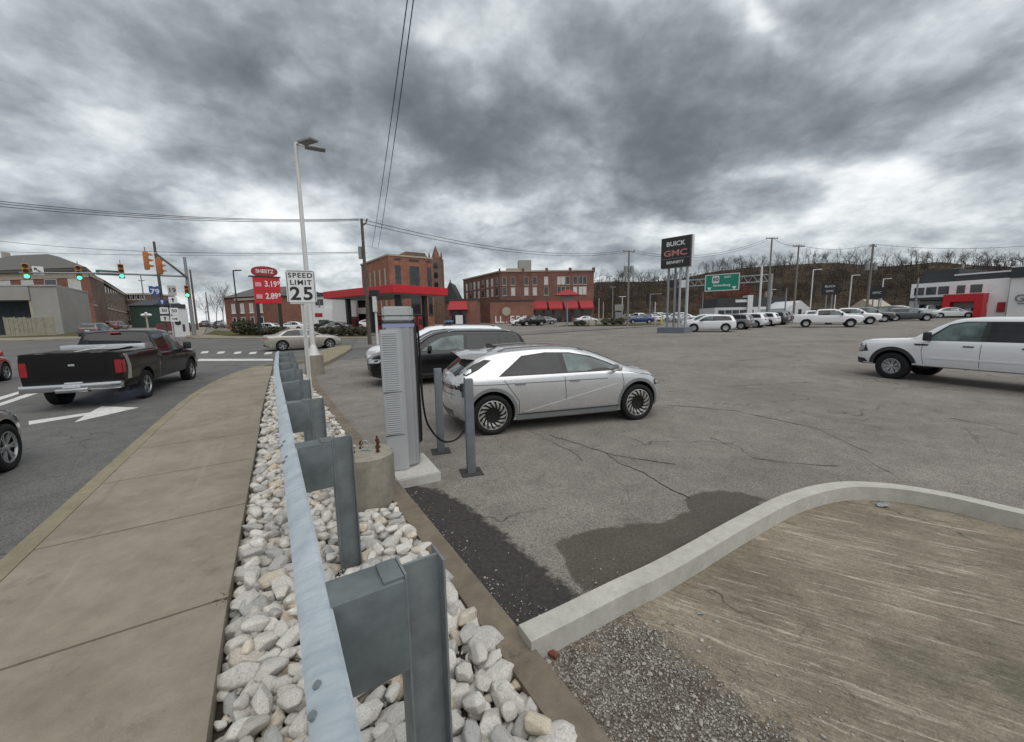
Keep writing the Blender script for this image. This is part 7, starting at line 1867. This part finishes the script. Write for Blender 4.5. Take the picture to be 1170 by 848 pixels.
far_car('truck', 932, 47, R(-36), p_white, 'white pickup parked behind the first white truck', GR)
far_car('truck', 952, 51, R(-36), p_graph, 'dark pickup third among the trucks', GR)
far_car('truck', 968, 55, R(-34), p_black, 'black pickup below the second dark dealer board', GR)
far_car('truck', 994, 61, R(-30), p_white, 'white pickup just right of the second dark dealer board, behind the black trucks', GR)
far_car('truck', 984, 56, R(-34), p_black, 'black pickup right of the lamp post between the dealer boards', GR)
far_car('car', 1019, 56, R(-35), p_teal, 'pale teal saloon before the left end of the showroom', GR)
far_car('truck', 1034, 59, R(-35), p_white, 'white pickup in front of the dark showroom opening', GR)
# cars further left
far_car('car', 748, 66, R(170), p_blue, 'dark blue car parked behind the grass island', None)
for i, (px, Y, pm, nm) in enumerate(((752, 74, p_white, 'white car behind the dark blue car'), (762, 80, p_silver, 'silver car two places right of the dark blue car'), (770, 86, p_white, 'white car seen between the posts of the dealer sign'), (777, 80, p_grey, 'grey car right behind the posts of the dealer sign'), (742, 90, p_graph, 'dark car far behind the dark blue car'), (725, 92, p_silver, 'silver car far off left of the dark blue car'))):
    far_car('car', px, Y, R(100+20*(i % 2)), pm, nm, 'cars parked beyond the dealer sign')
far_car('suv', 622, 67, R(200), p_black, 'black suv parked under the first red awning'); far_car('car', 610, 70, R(200), p_white, 'white car beside the black suv under the awnings'); far_car('car', 636, 72, R(185), p_grey, 'grey car parked between the black suv and the red roof sign'); far_car('car', 656, 71, R(10), p_silver, 'silver car parked right of the red roof sign')
far_car('car', 325, 50, R(175), p_white, 'white saloon parked under the fuel price sign'); far_car('car', 403, 52, R(175), p_tan, 'beige car at the filling station behind the hedge'); far_car('car', 388, 64, R(175), p_black, 'black car beside the painted white wall'); far_car('car', 407, 68, R(5), p_white, 'white car deeper under the filling station canopy')
far_car('car', 353, 57, R(178), p_white, 'white car visible right of the speed limit sign post')
far_car('suv', 100, 43, R(118), p_graph, 'dark suv with a pale roof just beyond the black pickup cab'); far_car('truck', 190, 50, R(110), p_maroon, 'maroon pickup behind the route signs'); far_car('suv', 127, 60, R(118), p_maroon, 'dark red suv mostly hidden by the black pickup roof')
far_car('car', 234, 78, R(118), p_graph, 'dark car driving away down the far street'); far_car('car', 250, 74, R(118), p_grey, 'grey car parked beside the brick house in the far street')
for i, (px, Y, kd, pm, hd_) in enumerate(((902, 50, 'car', p_white, 2.4), (908, 53, 'suv', p_graph, 2.4), (1010, 50.5, 'suv', p_graph, -.6), (915, 52, 'suv', p_white, -.5), (927, 53, 'suv', p_grey, -.5), (942, 56, 'car', p_white, -.5), (955, 59, 'suv', p_white, -.4), (968, 62, 'car', p_silver, -.5), (1003, 60, 'car', p_white, -.5), (880, 58, 'car', p_white, 2.6), (892, 60, 'car', p_graph, 2.6), (904, 62, 'car', p_white, 2.6), (788, 70, 'suv', p_white, 2.7), (797, 66, 'car', p_silver, 2.7), (1022, 64, 'car', p_graph, -.5), (1030, 66, 'suv', p_white, -.5), (756, 84, 'suv', p_white, 1.8), (766, 92, 'car', p_white, 1.8), (734, 84, 'suv', p_white, 1.8), (1060, 56, 'car', p_white, -.6))):
    far_car(kd, px, Y, hd_, pm, 'vehicle standing in the crowded back rows of the dealer lot, mostly hidden by nearer ones', 'vehicles in the back rows of the dealer lot')
# small yellow bollard and white post by the island
for px, m, lb in ((755.5, M_('yellow_paint', (.5, .38, .05), .6, 0, .1), 'short yellow bollard right of the dark blue car'), (748.5, m_stone, 'short pale concrete bollard beside the dark blue car')):
    q = cy(px, 58.5); t_ = thing('bollard', lb, 'bollard', (*q, G(*q))); bm = NB(); prof = [(.001, 0), (.14, 0), (.14, 1.0), (.10, 1.12), (.001, 1.15)]; lathe(bm, prof, 12, Matrix.Rotation(R(90), 4, 'X')); obj('post', bm, m, t_, smooth=True); bm = NB(); cyl(bm, (0, 0, .85), (0, 0, .95), .146, seg=12, caps=False); obj('band', bm, m_signw, t_)
q = cy(676, 60); t_ = thing('concrete_block', 'small pale concrete block at the left end of the grass island', 'concrete block', (*q, G(*q))); bm = NB(); box(bm, -.4, .4, -.3, .3, 0, .9, .04); obj('block', bm, m_stone, t_)
# small weed growing at the joint of the walk
m_weed = M_('dry_weed', (.05, .035, .022), .9, 0, .3, 30)
bm = NB(); rnd = random.Random(4)
for i in range(26):
    a = rnd.uniform(0, 6.28); l = rnd.uniform(.03, .10); pts = [(0, 0, 0), (math.cos(a)*l*.5, math.sin(a)*l*.5, l*.35), (math.cos(a+.4)*l, math.sin(a+.4)*l, l*.3)]; tube(bm, pts, .0016, 4, .0007)
w_ = obj('weed', bm, m_weed); w_.location = (*SN(3.2, -.44), .13); tag(w_, 'dry dark weed sprouting at the edge of the sidewalk joint beside the rocks', 'weed')
# ================================================================== SKY AND LIGHT
w = bpy.data.worlds.new('World'); scene.world = w; w.use_nodes = True; nt = w.node_tree
bg = nt.nodes['Background']; N = nt.nodes.new; LK = nt.links.new
def inp(s_, v):
    if isinstance(v, bpy.types.NodeSocket): LK(v, s_)
    else: s_.default_value = v
def vm(op, a, b=None, sc=None):
    n = N('ShaderNodeVectorMath'); n.operation = op; inp(n.inputs[0], a)
    if b is not None: inp(n.inputs[1], b)
    if sc is not None: inp(n.inputs['Scale'], sc)
    return n.outputs['Value'] if op in ('DOT_PRODUCT', 'LENGTH', 'DISTANCE') else n.outputs[0]
def mt(op, a, b=0., c=None):
    n = N('ShaderNodeMath'); n.operation = op; inp(n.inputs[0], a); inp(n.inputs[1], b)
    if c is not None: inp(n.inputs[2], c)
    return n.outputs[0]
def mr(v, a, b, c=0., d=1., sm=False):
    n = N('ShaderNodeMapRange'); inp(n.inputs['Value'], v); n.inputs['From Min'].default_value = a; n.inputs['From Max'].default_value = b; n.inputs['To Min'].default_value = c; n.inputs['To Max'].default_value = d
    if sm: n.interpolation_type = 'SMOOTHSTEP'
    return n.outputs[0]
tc = N('ShaderNodeTexCoord'); dirv = vm('NORMALIZE', tc.outputs['Generated']); sp = N('ShaderNodeSeparateXYZ'); LK(dirv, sp.inputs[0]); dz = mt('MAXIMUM', sp.outputs[2], .0)
inv_ = mt('DIVIDE', 1.0, mt('ADD', dz, .34)); pc = N('ShaderNodeCombineXYZ'); inp(pc.inputs[0], mt('MULTIPLY', sp.outputs[0], inv_)); inp(pc.inputs[1], mt('MULTIPLY', sp.outputs[1], inv_)); inp(pc.inputs[2], .37); pv = pc.outputs[0]
def wn(scale, det, rg, vec, dist=0., off=(0, 0, 0)):
    n = N('ShaderNodeTexNoise'); n.inputs['Scale'].default_value = scale; n.inputs['Detail'].default_value = det; n.inputs['Roughness'].default_value = rg; n.inputs['Distortion'].default_value = dist
    LK(vm('ADD', vec, off), n.inputs['Vector']); return n
def skyp(x, y):
    d = Vector(ray(x, y)).normalized(); k = 1/(max(0, d.z)+.34); return (d.x*k, d.y*k, .37)
SKA = .62
BLOBS = [(330, 70, 130, 60, -.42), (250, 160, 70, 40, -.2), (440, 130, 90, 40, -.2), (560, 165, 100, 45, -.32), (740, 150, 120, 60, -.55), (860, 60, 160, 50, -.3), (600, 200, 150, 35, -.35), (1060, 110, 120, 60, -.25), (1130, 180, 70, 24, -.4), (830, 228, 80, 20, -.5), (640, 235, 90, 22, -.25),
           (60, 60, 120, 50, -.15), (60, 250, 160, 20, -.25), (110, 165, 110, 40, .40), (190, 100, 60, 30, .25), (370, 112, 50, 20, .35), (560, 60, 80, 30, .2), (905, 15, 30, 20, .5), (930, 195, 110, 20, .45), (760, 270, 160, 18, .4), (1000, 245, 150, 18, .35), (540, 240, 70, 15, .4), (290, 235, 110, 20, .3)]
# large shapes of this cloud deck: dark masses and bright gaps, as places in the sky
warp = vm('SCALE', vm('SUBTRACT', wn(1.6, 5, .55, pv, 0).outputs['Color'], (.5, .5, .5)), sc=.55); pw_ = vm('ADD', pv, warp)
sw = N('ShaderNodeSeparateXYZ'); LK(pw_, sw.inputs[0])
def blob(x, y, rx, ry, amp):
    c = skyp(x, y); ex_ = skyp(x+rx, y); ey_ = skyp(x, y+ry)
    ax_, ay_ = ex_[0]-c[0], ex_[1]-c[1]; bx_, by_ = ey_[0]-c[0], ey_[1]-c[1]; det = ax_*by_-ay_*bx_
    # two linear forms of the warped position, one dot product each
    u_ = mt('ADD', vm('DOT_PRODUCT', pw_, (by_/det, -bx_/det, 0)), -(c[0]*by_-c[1]*bx_)/det)
    v_ = mt('ADD', vm('DOT_PRODUCT', pw_, (-ay_/det, ax_/det, 0)), -(-c[0]*ay_+c[1]*ax_)/det)
    r2 = mt('MULTIPLY_ADD', u_, u_, mt('MULTIPLY', v_, v_)); return mt('MULTIPLY', mt('POWER', .37, r2), amp)
tot = None
for bl in BLOBS:
    b_ = blob(*bl); tot = b_ if tot is None else mt('ADD', tot, b_)
n1 = wn(1.9, 8, .57, pv, .0, (3, 1, 0)).outputs['Fac']; n2 = wn(4.6, 6, .62, pv, .0, (7, 4, 2)).outputs['Fac']
bil = mt('ABSOLUTE', mt('SUBTRACT', wn(3.4, 4, .5, pw_, 0, (1, 6, 3)).outputs['Fac'], .5))
v = mt('MULTIPLY_ADD', tot, SKA, .565); v = mt('ADD', v, mt('MULTIPLY', mt('SUBTRACT', n1, .5), 1.45)); v = mt('ADD', v, mt('MULTIPLY', mt('SUBTRACT', n2, .5), .65)); v = mt('ADD', v, mt('MULTIPLY', mt('SUBTRACT', bil, .10), .9))
v = mt('ADD', v, mr(dz, 0, .30, .10, 0.))
rp_ = N('ShaderNodeValToRGB'); LK(v, rp_.inputs[0]); cr = rp_.color_ramp; cr.interpolation = 'B_SPLINE'
ST = [(.0, (.115, .13, .143)), (.2, (.165, .185, .20)), (.42, (.28, .31, .33)), (.62, (.49, .53, .552)), (.80, (.74, .765, .775)), (1., (.95, .965, .97))]
while len(cr.elements) < len(ST): cr.elements.new(.5)
for e, (p_, c) in zip(cr.elements, ST): e.position = p_; e.color = (*c, 1)
sky = N('ShaderNodeTexSky'); sky.sky_type = 'NISHITA'; sky.sun_disc = False; sky.sun_elevation = R(60); sky.sun_rotation = R(150)
skys = sky.outputs[0]
CLOUD = 7.9
mx = N('ShaderNodeMix'); mx.data_type = 'RGBA'; mx.inputs[0].default_value = .94; LK(skys, mx.inputs[6]); LK(vm('SCALE', rp_.outputs[0], sc=CLOUD), mx.inputs[7])
LK(mx.outputs[2], bg.inputs[0]); bg.inputs[1].default_value = .1
sl = bpy.data.lights.new('sun', 'SUN'); sl.energy = 1.5; sl.angle = R(80); sl.color = (1, .97, .93); so = bpy.data.objects.new('sun', sl); col.objects.link(so)
az = R(150); el = R(60); dv = Vector((math.sin(az)*math.cos(el), math.cos(az)*math.cos(el), math.sin(el))); so.rotation_euler = dv.to_track_quat('Z', 'Y').to_euler()
scene.view_settings.view_transform = 'Standard'; scene.view_settings.look = 'None'; scene.view_settings.gamma = 1; scene.view_settings.exposure = 0.55
scene.render.engine = 'CYCLES'
scene.render.resolution_x = 1024; scene.render.resolution_y = 742
